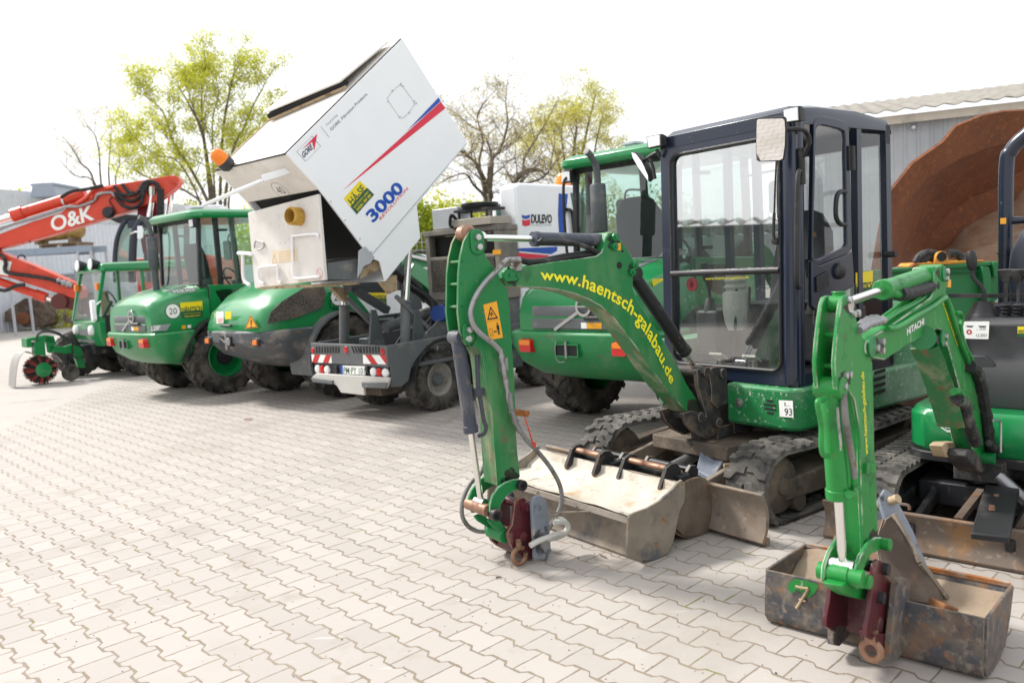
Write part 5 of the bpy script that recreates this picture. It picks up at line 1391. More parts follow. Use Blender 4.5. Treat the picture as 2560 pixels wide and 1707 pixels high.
m.prism([(bkp[0].x-.03, -CPN+.01, bkp[0].z), (bkp[0].x-.03, CPN-.01, bkp[0].z), (bkp[1].x-.01, CPN-.01, bkp[1].z-.02), (bkp[1].x-.01, -CPN+.01, bkp[1].z-.02)], (-.012, 0, 0))
m.pn(bn([(620, 1270), (715, 1265), (712, 1360), (660, 1390), (630, 1320)], d5, CPN), CPN-.045, CPN+.012)
cp = m.build('quick_coupler', M['maroon'], rb, bevel=.003)
for q in ((690, 885), (662, 1055)):
    m = MB(); p = B.an(d5(*q), CPN); m.cyl((p.x, -CPN-.01, p.z), (p.x, CPN+.018, p.z), .021, seg=18); m.build('coupler_pin', M['blacks'], cp)
m = MB(); p = B.an(d5(618, 1372), CPN-.01); r = .031
m.tube([(p.x+.0*a, p.y+r*math.sin(R(a)), p.z+r*1.05*math.cos(R(a))) for a in range(0, 361, 24)], .0125, 10, 2); m.obox(p+V3(0, 0, r+.02), (.016, 0, 0), (0, .018, 0), (0, 0, .02)); m.build('hook', M['copper'], cp)
# --- bucket numbered 7
K0, K1 = -.43, .37
def bk(q, n): return B.an(d5(*q), n)
tf = bk((1290, 1190), K1); bf = bk((1260, 1495), K1)
zb0 = .01
s7 = [V3(tf.x, 0, .245), V3(tf.x+.045, 0, .16), V3(tf.x+.06, 0, .085), V3(1.93, 0, .03), V3(1.83, 0, zb0), V3(1.72, 0, .02), V3(1.645, 0, .10), V3(1.60, 0, .20), V3(1.585, 0, .235), V3(1.61, 0, .245)]
F7 = [(1.875, .205), (1.905, .07), (1.87, .025), (1.78, .012), (1.66, .02), (1.52, .10), (1.455, .185), (1.445, .205), (1.475, .215)]
def place7(off): pass
# side outline (front wall nearly upright, floor flat, back lip rising away from the coupler)
side7 = [(1.925, .225), (1.945, .10), (1.945, .03), (1.90, .012), (1.78, .012), (1.68, .03), (1.60, .11), (1.545, .20), (1.555, .215), (1.60, .215)]
m = MB()
for n0 in (K0, K1-.012): m.pn(side7, n0, n0+.012)
pp = smooth_path([V3(a, 0, b) for a, b in ((1.928, .225), (1.94, .10), (1.935, .02), (1.80, .010), (1.68, .035), (1.60, .12), (1.552, .208))], 4)
m.sheet([[(q.x, n, q.z) for n in (K0+.01, -.1, .1, K1-.01)] for q in pp], .010)
bk7 = m.build('bucket', M['bucket7'], rb, bevel=.002, fix=True, edge=M['edgesteel'])
m = MB(); rnd = random.Random(5)
m.sheet([[(1.92-.36*i/9, K0+.014+(K1-K0-.028)*j/14, .06+.10*(i/9)**2+.012*rnd.random()+.03*math.exp(-((j-2)/2)**2)) for j in range(15)] for i in range(10)], -.02)
m.build('bucket_lining', M['sand'], bk7)
m = MB(); m.bar((1.55, K0+.01, .212), (1.55, K1-.01, .212), .018, .016); m.build('bucket_lip', paint('rusted_lip', (.42, .36, .30), .8, layers=[((.33, .12, .03), 5, .42, .6)], bump=.2), bk7)
for n0 in (CPN+.012, -CPN-.036):
    m = MB(); 
    m.pn([B.an(d5(*q), CPN+.02) for q in ((742, 985), (752, 945), (775, 928), (808, 942), (822, 980), (815, 1100), (800, 1260), (785, 1370), (735, 1432), (700, 1425), (705, 1330), (722, 1180))], n0, n0+.024)
    m.build('bucket_ear', M['bucket7'], bk7, bevel=.004)
m = MB()                                   # green patch and welded figure on the front wall
def f7(y, z): 
    x = 1.928+(z-.205)*-.12 if z > .1 else 1.94
    return x
fr7 = lambda q, o=.004: B.au(d5(*q), 1.945+o)
m.poly([fr7(q) for q in ((118, 1000), (125, 965), (165, 945), (230, 955), (290, 975), (300, 990), (280, 1030), (245, 1060), (215, 1040), (170, 1010), (140, 1035))]); m.build('green_patch', M['green_bright'], bk7)
m = MB(); m.tube([fr7(q, .008) for q in ((165, 990), (205, 1000), (240, 1003))], .006, 8, 3); m.tube([fr7(q, .008) for q in ((240, 1003), (215, 1050), (170, 1120))], .006, 8, 3); m.tube([fr7(q, .008) for q in ((185, 1068), (225, 1078))], .005, 8, 3)
m.build('figure_seven', M['tan'], bk7)

# ================================================================ small bucket leaning in the bucket numbered 7
rl = B.root('narrow_bucket', 'narrow rusty trenching bucket leaning mouth forward inside the bucket numbered 7', 'bucket')
NB = [((745, 560), -.02), ((800, 690), .03), ((905, 850), .09), ((1000, 985), .14), ((1072, 1082), .17), ((985, 1100), .14), ((880, 1080), .10), ((780, 1030), .06), ((700, 930), .03), ((665, 800), -.01), ((670, 680), -.04), ((700, 590), -.04)]
P = [B.an(d5(*q), n) for q, n in NB]
rl.location = B.o+B.u*P[4].x
P = [p-V3(P[4].x, 0, 0)+V3(0, 0, max(0, .075-P[4].z)) for p in P]
ax_ = (P[4]-P[0]).cross(P[9]-P[0]).normalized()
if ax_.y > 0: ax_ = -ax_
ax_ = V3(ax_.x, ax_.y, ax_.z)
W_ = .26
m = MB(); m.prism(P, ax_*.010); m.prism([p+ax_*W_ for p in P], ax_*.010)
m.sheet([[p+ax_*(.002+W_*k/3) for k in range(4)] for p in P[4:]], .009)
m.build('bucket_shell', M['rustdk'], rl, bevel=.003, fix=True, edge=M['edgesteel'])
d_ = (P[0]-P[4]).normalized(); nrm = d_.cross(ax_).normalized()
if nrm.x > 0: nrm = -nrm
for a, b in ((0, 2), (2, 4)):
    m = MB(); m.bar(P[a]-ax_*.004, P[b]-ax_*.004, .016, .022, nrm); m.build('side_cutter', M['earth'], rl, bevel=.003)
m = MB(); m.bar(P[4]-d_*.01, P[4]+ax_*W_-d_*.01, .05, .018); m.build('lip', M['earth'], rl)
m = MB(); c_ = B.an(d5(1015, 1085), .17)-V3(rl.location.x*0, 0, 0)
c_ = P[4]-d_*.012+V3(.05, 0, .004)
m.obox(c_, V3(.055, -.02, .028), V3(.02, .035, 0), V3(-.01, 0, .016)); m.build('tooth', paint('rusty_tooth', (.30, .13, .05), .8, layers=[((.14, .07, .04), 9, .5, .65)], bump=.2), rl, bevel=.008)
for k in (0.02, .12):
    m = MB(); e0 = P[0]+ax_*k
    m.prism([e0+d_*a+nrm*b for a, b in ((-.26, .03), (-.10, .08), (.05, .10), (.09, .07), (.07, .0), (-.05, -.05), (-.22, -.02))], ax_*.014); m.build('bucket_ear', M['bluegrey'], rl, bevel=.003)
m = MB(); m.cyl(P[0]+d_*.04+nrm*.055-ax_*.02, P[0]+d_*.04+nrm*.055+ax_*.22, .018); m.build('pin', M['tan'], rl)
# ================================================================ wheel loaders, tail towards the yard (u points to the tail)
def plan_ring(u0, u1, w, r, z, bow=0.0, k=5):
    """closed outline in the ground plane: front edge at u0, tail at u1, half width w, rounded and bowed tail"""
    p = [(u0, -w, z)]
    for i in range(k+1):
        a = R(-90+90*i/k); p.append((u1-r+r*math.cos(a)-bow, -w+r+r*math.sin(a), z))
    p += [(u1-bow*.35, -w*.45, z), (u1, 0, z), (u1-bow*.35, w*.45, z)]
    for i in range(k+1):
        a = R(90*i/k); p.append((u1-r+r*math.cos(a)-bow, w-r+r*math.sin(a), z))
    p.append((u0, w, z))
    return p
def text_on_side(F, n, s, q0, q1, q3, **kw):
    m = MB(); text(m, s, quad_map(F.an(q0, n), F.an(q1, n), F.an(q3, n)), **kw); return m
def lamp(parent, c, ax, r, mat, nm='lamp', d=.02):
    m = MB(); m.lathe([(r*1.12, -.005), (r*1.12, d*.5), (r, d), (.6*r, d*1.25), (.001, d*1.35)], c, ax, 18); return m.build(nm, mat, parent)
def loader_front(root, col, wheels=True, bucket=True):
    m = MB()
    m.box(-1.75, -.62, -.34, .34, .50, .85)
    m.pn([(-1.25, .8), (-1.75, .8), (-1.70, 1.45), (-1.45, 1.62), (-1.30, 1.50)], -.30, -.22); m.pn([(-1.25, .8), (-1.75, .8), (-1.70, 1.45), (-1.45, 1.62), (-1.30, 1.50)], .22, .30)
    m.build('front_frame', M['grey'], root, bevel=.015)
    for s in (-1, 1):
        m = MB(); m.pn([(-1.40, 1.45), (-1.52, 1.60), (-1.75, 1.50), (-2.45, .80), (-2.95, .42), (-2.95, .25), (-2.75, .28), (-2.25, .70), (-1.70, 1.25)], s*.40-.04, s*.40+.04); m.build('lift_arm', col, root, bevel=.01)
        m = MB(); m.cyl((-1.3, s*.30, .75), (-2.1, s*.34, .85), .05); m.build('lift_cylinder', M['grey'], root)
    if bucket:
        m = MB()
        sd = [(-2.98, .60), (-2.95, .10), (-3.1, .02), (-3.95, .02), (-3.85, .14), (-3.25, .72), (-3.05, .70)]
        m.pn(sd, -1.0, -.97); m.pn(sd, .97, 1.0)
        pp = smooth_path([V3(a, 0, b) for a, b in ((-3.25, .72), (-3.0, .62), (-2.95, .25), (-3.05, .04), (-3.4, .02), (-3.95, .02))], 3)
        m.sheet([[(q.x, n, q.z) for n in (-.985, 0, .985)] for q in pp], .02)
        m.build('front_bucket', M['rustdk'], root, bevel=.006, fix=True)
    if wheels:
        for s in (-1, 1): wheel(root, (-1.95, s*.66, .5), .5, .38, .27, col, s, 18)
def volvo_loader(F, label, grp, q20):
    r = F.root('wheel_loader', label, 'loader', grp)
    # counterweight
    m = MB()
    rings = []
    for z, du, dw in ((.47, -.30, -.24), (.50, -.22, -.16), (.62, -.07, -.05), (.76, -.01, -.01), (.885, 0, 0), (.905, -.02, -.02)):
        rings.append(plan_ring(.42, .99+du, .83+dw, .17, z, .05))
    m.loft(rings)
    cw = m.build('counterweight', M['green_weight'], r, bevel=.006)
    # tail lamp pockets
    for s in (-1, 1):
        m = MB(); m.loft([[(.935, s*.52+a, .78+b) for a, b in rrect(-.082, .082, -.062, .062, .02)], [(.996, s*.52+a, .78+b) for a, b in rrect(-.070, .070, -.053, .053, .02)]])
        lp = m.build('tail_lamp', M['lensred'], cw, fix=True)
        m = MB(); m.loft([[(.9965, s*.52+a, .808+b) for a, b in rrect(-.066, .066, -.022, .024, .015)], [(1.000, s*.52+a, .808+b) for a, b in rrect(-.062, .062, -.020, .022, .015)]]); m.build('indicator_lens', M['lensor'], lp, fix=True)
    # hitch
    m = MB(); m.box(.965, 1.003, -.16, .10, .70, .71); m.box(.965, 1.003, -.16, .10, .80, .81); m.box(.965, 1.0, -.16, -.15, .71, .80); m.box(.965, 1.0, .09, .10, .71, .80); m.build('hitch_frame', M['green_weight'], cw)
    m = MB(); m.box(.988, .993, -.15, .09, .71, .80); m.build('hitch_pocket', M['dark'], cw)
    m = MB(); m.cyl((1.0, -.03, .69), (1.0, -.03, .83), .014); m.build('hitch_pin', M['steel'], cw)
    m = MB(); m.tube([(1.0, -.14, .83), (1.01, -.145, .76), (1.005, -.14, .68), (1.01, -.10, .655), (1.01, -.04, .66)], lambda t: .0035+.002*(int(t*60) % 2), 6, 14); m.build('chain', M['steel'], cw)
    # engine hood with grille
    m = MB()
    def hs(u, w, zt, z0=.90):              # cross section of the hood
        return [(u, -w, z0), (u, -w, zt-.22), (u, -w*.93, zt-.09), (u, -w*.75, zt-.02), (u, -w*.35, zt), (u, w*.35, zt), (u, w*.75, zt-.02), (u, w*.93, zt-.09), (u, w, zt-.22), (u, w, z0)]
    m.loft([hs(.10, .70, 1.50), hs(.40, .70, 1.47), hs(.66, .695, 1.41), hs(.82, .68, 1.34), hs(.90, .66, 1.27)])
    hd = m.build('engine_hood', M['green_clean'], r, bevel=.01, ang=50)
    m = MB()
    for i, (za, zb) in enumerate(((.92, 1.02), (1.03, 1.13), (1.14, 1.235))):
        w_ = .50 if i < 2 else .46
        m.loft([[(.895, a, b) for a, b in rrect(-w_, w_, za, zb, .02)], [(.915-.012*i, a, b) for a, b in rrect(-w_+.01, w_-.01, za+.01, zb-.008, .02)]])
    gr = m.build('rear_grille', M['greymid'], hd, bevel=.003, fix=True)
    m = MB(); c_ = V3(.918, .12, 1.12)
    m.lathe([(.085, 0), (.085, .012), (.062, .012), (.062, 0)], c_, (1, 0, 0), 26, cap=False); m.bar(c_+V3(.006, -.065, 0), c_+V3(.006, .065, 0), .02, .012); m.bar(c_+V3(.004, -.07, -.05), c_+V3(.004, -.34, -.20), .028, .006, (1, 0, 0))
    m.build('maker_badge', M['bolt'], gr)
    m = MB(); m.tube([(.92, .16, 1.02), (.955, .17, 1.025), (.955, .36, 1.025), (.92, .38, 1.02)], .018, 8, 4); m.build('grille_handle', M['black'], gr)
    m = MB(); m.box(.916, .918, .08, .14, .935, .985); m.m = 1; m.box(.916, .918, .145, .30, .935, .985); m.build('grille_sticker', [M['wfilm'], M['orange']], gr)
    m = MB(); m.loft([[(u, -.46, z+.004), (u, .46, z+.004), (u, .46, z-.03), (u, -.46, z-.03)] for u, z in ((.86, 1.27), (.74, 1.35), (.55, 1.425), (.30, 1.475))]); m.build('hood_top_panel', M['greymid'], hd, bevel=.006)
    # cab
    cu0, cu1, cw_ = -1.05, .16, .62
    m = MB(); m.loft([[(u, n, z) for u, n in rrect(cu0-.08+i, cu1+.10-i, -cw_-.08+i, cw_+.08-i, .16)] for z, i in ((2.36, .02), (2.39, 0), (2.44, .005), (2.475, .05), (2.49, .15))]); m.build('cab_roof', M['green_clean'], r, bevel=.004)
    m = MB()
    for s in (-1, 1):
        m.bar((cu1, s*(cw_-.05), 1.42), (cu1-.06, s*(cw_-.05), 2.38), .05, .05, (1, 0, 0)); m.bar((-.12, s*(cw_-.02), 1.30), (-.12, s*(cw_-.02), 2.38), .07, .045, (0, 1, 0)); m.bar((cu0, s*(cw_-.04), .95), (cu0+.05, s*(cw_-.04), 2.38), .07, .06, (0, 1, 0))
        m.bar((cu0, s*(cw_-.02), .98), (-.12, s*(cw_-.02), .98), .05, .06)
        m.bar((-.14, s*(cw_+.005), 1.55), (-.26, s*(cw_+.015), 1.55), .06, .03, (0, 0, 1)); m.bar((-.14, s*(cw_+.005), 2.2), (-.26, s*(cw_+.015), 2.2), .06, .03, (0, 0, 1))
    m.bar((cu1, -cw_+.05, 1.46), (cu1, cw_-.05, 1.46), .05, .08); m.bar((cu1-.06, -cw_+.05, 2.35), (cu1-.06, cw_-.05, 2.35), .05, .06); m.bar((cu0, -cw_+.05, 1.0), (cu0, cw_-.05, 1.0), .05, .10)
    m.box(cu0, .10, -cw_+.03, cw_-.03, .88, .93); m.box(.04, .13, -cw_+.03, cw_-.03, .93, 1.46)
    cb = m.build('cab_frame', M['black'], r, bevel=.008)
    for nm, P, v in (('rear_window', [(cu1, -cw_+.07, 1.49), (cu1, cw_-.07, 1.49), (cu1-.05, cw_-.07, 2.33), (cu1-.05, -cw_+.07, 2.33)], (.004, 0, 0)),
                     ('quarter_window', [(cu1-.02, cw_-.03, 1.48), (-.09, cw_-.01, 1.48), (-.09, cw_-.01, 2.35), (cu1-.07, cw_-.03, 2.35)], (0, .004, 0)),
                     ('door_window', [(-.16, cw_-.01, 1.47), (cu0+.03, cw_-.02, 1.45), (cu0+.07, cw_-.02, 2.35), (-.16, cw_-.01, 2.35)], (0, .004, 0)),
                     ('far_window', [(cu1-.02, -cw_+.03, 1.48), (cu0+.03, -cw_+.02, 1.02), (cu0+.07, -cw_+.02, 2.35), (cu1-.07, -cw_+.03, 2.35)], (0, -.004, 0)),
                     ('windscreen', [(cu0, -cw_+.07, 1.05), (cu0, cw_-.07, 1.05), (cu0+.05, cw_-.07, 2.33), (cu0+.05, -cw_+.07, 2.33)], (-.004, 0, 0))):
        m = MB(); m.poly(P); m.build(nm, M['glassg'], cb)
    m = MB()
    m.loft([[(u, n, z) for u, n in rrect(-.62, -.12, -.26, .26, .08)] for z in (1.25, 1.28, 1.38, 1.41)])
    m.loft([[(u0+a, b, z) for a, b in rrect(-.06, .06, -hw, hw, .05)] for z, u0, hw in ((1.38, -.16, .26), (1.6, -.12, .27), (1.9, -.08, .24), (2.02, -.07, .16), (2.05, -.07, .10))])
    m.build('seat', M['seat'], cb, bevel=.01)
    m = MB(); m.tube([(-.80, .0, 1.2), (-.62, .0, 1.52)], .03); m.tube([(-.62+.17*math.sin(R(a))*.45, .19*math.cos(R(a)), 1.54+.17*math.sin(R(a))*.9) for a in range(0, 361, 30)], .014, 8, 2); m.build('steering_wheel', M['black'], cb)
    for s in (-1, 1):                      # lower cab flank with a dark side window
        m = MB(); m.pn([(.11, .92), (.11, 1.475), (-.12, 1.465), (-1.06, 1.44), (-1.06, .82), (-.72, .80)], s*.672-.02, s*.672+.02); fk = m.build('side_flank', M['green_clean'], r, bevel=.01)
        m = MB(); m.pn([(.02, 1.385), (-.10, 1.40), (-.46, 1.385), (-.46, 1.14), (-.30, 1.12), (-.08, 1.19)], s*.693-.001, s*.693+.003); m.build('flank_window', M['glassdk'], fk)
        m = MB(); m.bar((.115, s*.697, .93), (.115, s*.697, 1.46), .012, .006, (0, 1, 0)); m.build('panel_gap', M['dark'], fk)
    # exhaust
    m = MB(); m.lathe([(.062, 0), (.07, .015), (.07, .40), (.062, .415), (.03, .42)], (.50, 0, 1.74), (0, 0, 1), 24); m.lathe([(.045, 0), (.045, .32)], (.50, 0, 1.43), (0, 0, 1), 18)
    ex = m.build('muffler', M['grey'], r)
    m = MB(); m.tube([(.50, 0, 2.14), (.50, 0, 2.24), (.52, 0, 2.33), (.585, 0, 2.40), (.635, 0, 2.43)], .030, 14, 5); m.build('tail_pipe', M['grey'], ex)
    # mirrors, lamps, beacon
    for s in (-1, 1):
        m = MB(); m.box(cu1+.0, cu1+.06, s*(cw_-.02)-.06, s*(cw_-.02)+.06, 2.24, 2.35); lp = m.build('work_lamp', M['black'], cb, bevel=.01)
        m = MB(); m.box(cu1+.058, cu1+.064, s*(cw_-.02)-.05, s*(cw_-.02)+.05, 2.25, 2.34); m.build('lens', M['lensw'], lp)
        m = MB(); m.tube([(cu0+.05, s*cw_, 2.2), (cu0-.05, s*(cw_+.25), 2.22), (cu0-.02, s*(cw_+.27), 2.1)], .012, 8, 4); m.loft([[(cu0-.03+i, s*(cw_+.27)+a, 1.98+b) for a, b in rrect(-.09, .09, -.15, .15, .04)] for i in (0, .04)]); m.build('mirror', M['black'], cb)
    m = MB(); m.loft([[(-.25+a, -.15+b, z) for a, b in rrect(-h, h, -h, h, .02)] for z, h in ((2.47, .06), (2.55, .06), (2.555, .08), (2.575, .08))]); m.build('roof_vent', M['galv'], r)
    m = MB(); m.tube([(.20, -.58, 1.46), (.26, -.60, 1.6), (.26, -.60, 2.2), (.18, -.58, 2.3)], .014, 8, 4); m.build('grab_handle', M['black'], cb)
    # wheels and mudguards
    for s in (-1, 1):
        wheel(r, (0, s*.66, .5), .5, .38, .27, M['green_clean'], s, 18, tyre_mat=M['rubber'])
        m = MB(); pr_ = [R(a) for a in (range(0, 181, 15) if s > 0 else range(60, 171, 15))]
        m.sheet([[(.56*math.cos(a)*1.02, n, .5+.56*math.sin(a)) for n in (s*.44, s*.86)] for a in pr_], .025); m.build('mudguard', M['black'], r, fix=True)
    m = MB(); m.box(-.62, .42, -.40, .40, .42, .90); m.build('rear_frame', M['grey'], r, bevel=.02)
    loader_front(r, M['green_clean'])
    return r, hd
M['green_weight'] = paint("battered_green_casting", (.012, .215, .06), .42, layers=[((.16, .26, .15), 3, .52, .8), ((.17, .085, .045), 6, .63, .72, (1, 1, 2.5)), ((.30, .24, .17), 11, .68, .76, (1, 1, 2))], coat=.2, bump=.08)
V = Frame(1.18, 7.5, -135); L3 = Frame(-4.43, 11.41, -133); L2 = Frame(-2.62, 10.42, -132); SW = Frame(-1.20, 8.92, -132)
rv, hv = volvo_loader(V, 'green wheel loader with a chrome badge on its tail grille, behind the arched boom', 'wheel loaders parked in the row', None)
r3, h3 = volvo_loader(L3, 'green wheel loader with a round 20 sign, next to the little brush tractor', 'wheel loaders parked in the row', None)
# lettering and stickers of the far loader
S = .705
def side(F, f, pts, n): return [F.an(f(*q), n) for q in pts]
def disc_sign(F, c, r_, n, parent):
    m = MB(); m.poly([(c.x+a, n, c.z+b) for a, b in ellipse((0, 0), r_, r_, 28)])
    m.m = 1; m.add(*ring([(c.x+a, n+.001, c.z+b) for a, b in ellipse((0, 0), r_, r_, 28)], [(c.x+a, n+.001, c.z+b) for a, b in ellipse((0, 0), r_*.93, r_*.93, 28)]))
    text(m, "20", quad_map((c.x+r_*.52, n+.001, c.z-r_*.38), (c.x-r_*.52, n+.001, c.z-r_*.38), (c.x+r_*.52, n+.001, c.z+r_*.42)), bold=.0)
    return m.build('speed_sign', [M['wfilm'], M['ink']], parent)
def sticker(F, f, q, n, parent, lines=True):
    P = [F.an(f(*a), n) for a in q]        # corners: top left, top right, bottom right, bottom left
    mp_ = lambda x, y: P[3]*(1-x)*(1-y)+P[2]*x*(1-y)+P[1]*x*y+P[0]*(1-x)*y
    o = V3(0, .001, 0)
    m = MB(); m.poly([mp_(0, .45), mp_(1, .45), mp_(1, 1), mp_(0, 1)]); m.m = 1; m.poly([mp_(0, 0), mp_(1, 0), mp_(1, .45), mp_(0, .45)])
    text(m, "HÄNTSCH", lambda x, y: mp_(.04+.92*x, .42+.27*y)+o, bold=.04)
    m.m = 0; text(m, "Garten- und Landschaftsbau", lambda x, y: mp_(.1+.8*x, .27+.05*y)+o); text(m, "Telefon (030) 54 37 99-0", lambda x, y: mp_(.12+.76*x, .08+.08*y)+o, bold=.02)
    return m.build('company_sticker', [M['yellow'], M['greenfilm']], parent)
disc_sign(L3, L3.an(c1(1043, 1032), S), .098, S, h3)
sticker(L3, c1, ((1085, 982), (1220, 970), (1222, 1068), (1098, 1076)), S, h3)
m = MB(); m.poly(side(L3, c1, ((900, 1120), (1030, 1108), (1005, 1150), (895, 1155)), S)); m.m = 1
text(m, "L28F", quad_map(L3.an(c1(910, 1150), S+.001), L3.an(c1(965, 1144), S+.001), L3.an(c1(912, 1122), S+.001)), bold=.03); m.build('type_lettering', [M['greyink'], M['wfilm']], h3)
m = MB(); m.poly(side(L3, c1, ((1010, 920), (1090, 895), (1180, 890), (1185, 910), (1080, 928)), S+.001)); m.m = 1
text(m, "VOLVO", quad_map(L3.an(c1(1038, 922), S+.002), L3.an(c1(1172, 910), S+.002), L3.an(c1(1038, 905), S+.002)), bold=.03); m.build('maker_lettering', [M['greyink'], M['wfilm']], h3)
m = MB(); m.poly(side(L3, c1, ((1095, 1118), (1120, 1116), (1120, 1138), (1095, 1140)), S)); m.m = 1; m.poly(side(L3, c1, ((1130, 1116), (1152, 1114), (1152, 1132), (1130, 1134)), S)); m.build('service_sticker', [M['orange'], M['wfilm']], h3)
sticker(V, c4, ((1598, 458), (1700, 452), (1712, 620), (1620, 628)), .665, hv)
m = MB(); m.poly(side(V, c4, ((1640, 300), (1700, 230), (1850, 240), (1840, 280), (1720, 290)), .66)); m.build('hood_stripe', M['greyink'], hv)
m = MB(); text(m, "VOLVO", quad_map(V.an(d1(225, 1118), .664), V.an(d1(325, 1102), .664), V.an(d1(225, 1098), .664)), bold=.03); m.build('maker_lettering', M['wfilm'], hv)

# ---------------------------------------------------------------- loader with the dark grey tail
r2 = L2.root('wheel_loader', 'green wheel loader with a dark grey tail, left of the white sweeper', 'loader', 'wheel loaders parked in the row')
m = MB(); rings = []
for z, du, dw in ((.42, -.62, -.28), (.46, -.48, -.20), (.60, -.16, -.06), (.78, 0, 0), (.90, .0, 0), (.915, -.03, -.02)):
    rings.append(plan_ring(.40, 1.12+du, .80+dw, .20, z, .10))
m.loft(rings)
M['tailgrey'] = paint("scraped_grey_casting", (.085, .095, .105), .5, layers=[((.30, .27, .23), 4, .53, .75, (1, 1, 1.6)), ((.26, .13, .05), 7, .62, .68, (1, 1, 3)), ((.5, .45, .38), 10, .68, .74, (1, 1, 3))], bump=.1)
cw2 = m.build('counterweight', M['tailgrey'], r2, bevel=.008)
for s in (-1, 1):
    m = MB(); m.loft([[(1.055, s*.55+a, .79+b) for a, b in rrect(-.08, .08, -.05, .05, .02)], [(1.085, s*.55+a, .79+b) for a, b in rrect(-.07, .07, -.04, .04, .02)]]); lp = m.build('lamp_housing', M['black'], cw2, fix=True)
    m = MB(); m.loft([[(1.086, s*.55+a, .79+b) for a, b in rrect(-.045, .045, -.03, .03, .01)], [(1.095, s*.55+a, .79+b) for a, b in rrect(-.04, .04, -.026, .026, .01)]]); m.build('tail_lamp', M['lensor'], lp, fix=True)
m = MB(); m.box(1.08, 1.125, -.18, .10, .74, .86); m.build('hitch_pocket', M['dark'], cw2)
m = MB(); m.cyl((1.12, -.02, .70), (1.12, -.02, .89), .018); m.bar((1.11, -.17, .84), (1.13, .0, .78), .03, .02); m.lathe([(.04, 0), (.05, .02), (.02, .03)], (1.12, .05, .80), (1, 0, 0), 14); m.build('tow_hitch', M['steel'], cw2)
m = MB()
def h2(u, w, zt, z0=.90):
    return [(u, -w, z0), (u, -w*1.0, z0+(zt-z0)*.45), (u, -w*.94, z0+(zt-z0)*.75), (u, -w*.72, z0+(zt-z0)*.95), (u, -w*.3, zt), (u, w*.3, zt), (u, w*.72, z0+(zt-z0)*.95), (u, w*.94, z0+(zt-z0)*.75), (u, w, z0+(zt-z0)*.45), (u, w, z0)]
m.loft([h2(-.05, .74, 1.60), h2(.20, .74, 1.56), h2(.50, .735, 1.47), h2(.78, .71, 1.34), h2(.95, .66, 1.20), h2(1.03, .60, 1.06), h2(1.05, .56, .98)])
hd2 = m.build('engine_hood', M['green_clean'], r2, bevel=.008, ang=50)
m = MB(); m.prism([(1.0, .700, 1.00), (.62, .745, 1.04), (.28, .753, 1.12), (.20, .752, 1.30), (.24, .735, 1.42), (.50, .725, 1.37), (.78, .70, 1.24), (.93, .68, 1.12)], (0, .004, 0))
M['mesh'] = paint("dark_mesh", (.035, .033, .03), .7, layers=[((.12, .10, .08), 60, .45, .6), ((.16, .13, .10), 3, .5, .8)])
m.build('side_grille', M['mesh'], hd2)
m = MB(); T3 = side(L2, c2, ((425, 775), (480, 868), (382, 878)), .735); c_ = sum(T3, Vector())/3
for p in T3: p.x = 1.02+(p.z-.95)*-.35; 
P = [L2.au(c2(*q), 1.075) for q in ((425, 775), (480, 868), (382, 878))]; cc = sum(P, Vector())/3
m.poly([cc+(p-cc)*1.0 for p in P]); m.m = 1; m.add(*ring([cc+(p-cc)*.92+V3(.001, 0, 0) for p in P], [cc+(p-cc)*.78+V3(.001, 0, 0) for p in P])); text(m, "!", quad_map(L2.au(c2(424, 866), 1.077), L2.au(c2(434, 866), 1.077), L2.au(c2(424, 812), 1.077)), bold=.02)
m.build('warning_triangle', [M['orange'], M['ink']], hd2)
m = MB(); m.poly([L2.au(c2(*q), 1.07) for q in ((175, 752), (228, 750), (228, 836), (178, 838))]); m.m = 1; m.poly([L2.au(c2(*q), 1.0705) for q in ((185, 800), (222, 798), (222, 832), (187, 834))]); m.m = 2; m.poly([L2.au(c2(*q), 1.07) for q in ((240, 752), (284, 750), (284, 805), (240, 808))]); m.build('service_sticker', [M['wfilm'], paint('pink_print', (.8, .45, .42)), M['yellow']], hd2)
m = MB(); p0, p1 = L2.au(c2(228, 852), 1.08), L2.au(c2(288, 854), 1.08); m.tube([p0, p0+V3(.03, .01, 0), p1+V3(.03, -.01, 0), p1], .014, 8, 3); m.build('hood_handle', M['black'], hd2)
# cab (behind the raised hopper) and side panel
m = MB(); m.loft([[(u, n, z) for u, n in rrect(-1.2, .1, -.66, .66, .14)] for z in (2.42, 2.46, 2.52, 2.54)]); m.build('cab_roof', M['green_clean'], r2)
m = MB()
for u, n in ((.02, -.6), (.02, .6), (-1.1, -.6), (-1.1, .6), (-.5, -.62), (-.5, .62)): m.bar((u, n, 1.0), (u, n*.97, 2.44), .06, .06)
m.box(-1.12, .0, -.62, .62, .95, 1.02)
cb2 = m.build('cab_frame', M['black'], r2, bevel=.008)
for P, nm in (([(.03, -.58, 1.55), (.03, .58, 1.55), (.02, .57, 2.42), (.02, -.57, 2.42)], 'rear_window'), ([(-.02, .62, 1.1), (-1.08, .62, 1.1), (-1.08, .6, 2.42), (-.02, .6, 2.42)], 'door_window'), ([(-.02, -.62, 1.1), (-1.08, -.62, 1.1), (-1.08, -.6, 2.42), (-.02, -.6, 2.42)], 'far_window'), ([(-1.12, -.58, 1.1), (-1.12, .58, 1.1), (-1.12, .57, 2.42), (-1.12, -.57, 2.42)], 'windscreen')):
    m = MB(); m.poly(P); m.build(nm, M['glassg'], cb2)
m = MB(); m.prism([L2.an(c2(*q), .76) for q in ((1010, 585), (1140, 580), (1300, 780), (1010, 720))], (0, .02, 0)); m.build('side_panel', M['green_clean'], r2, bevel=.006)
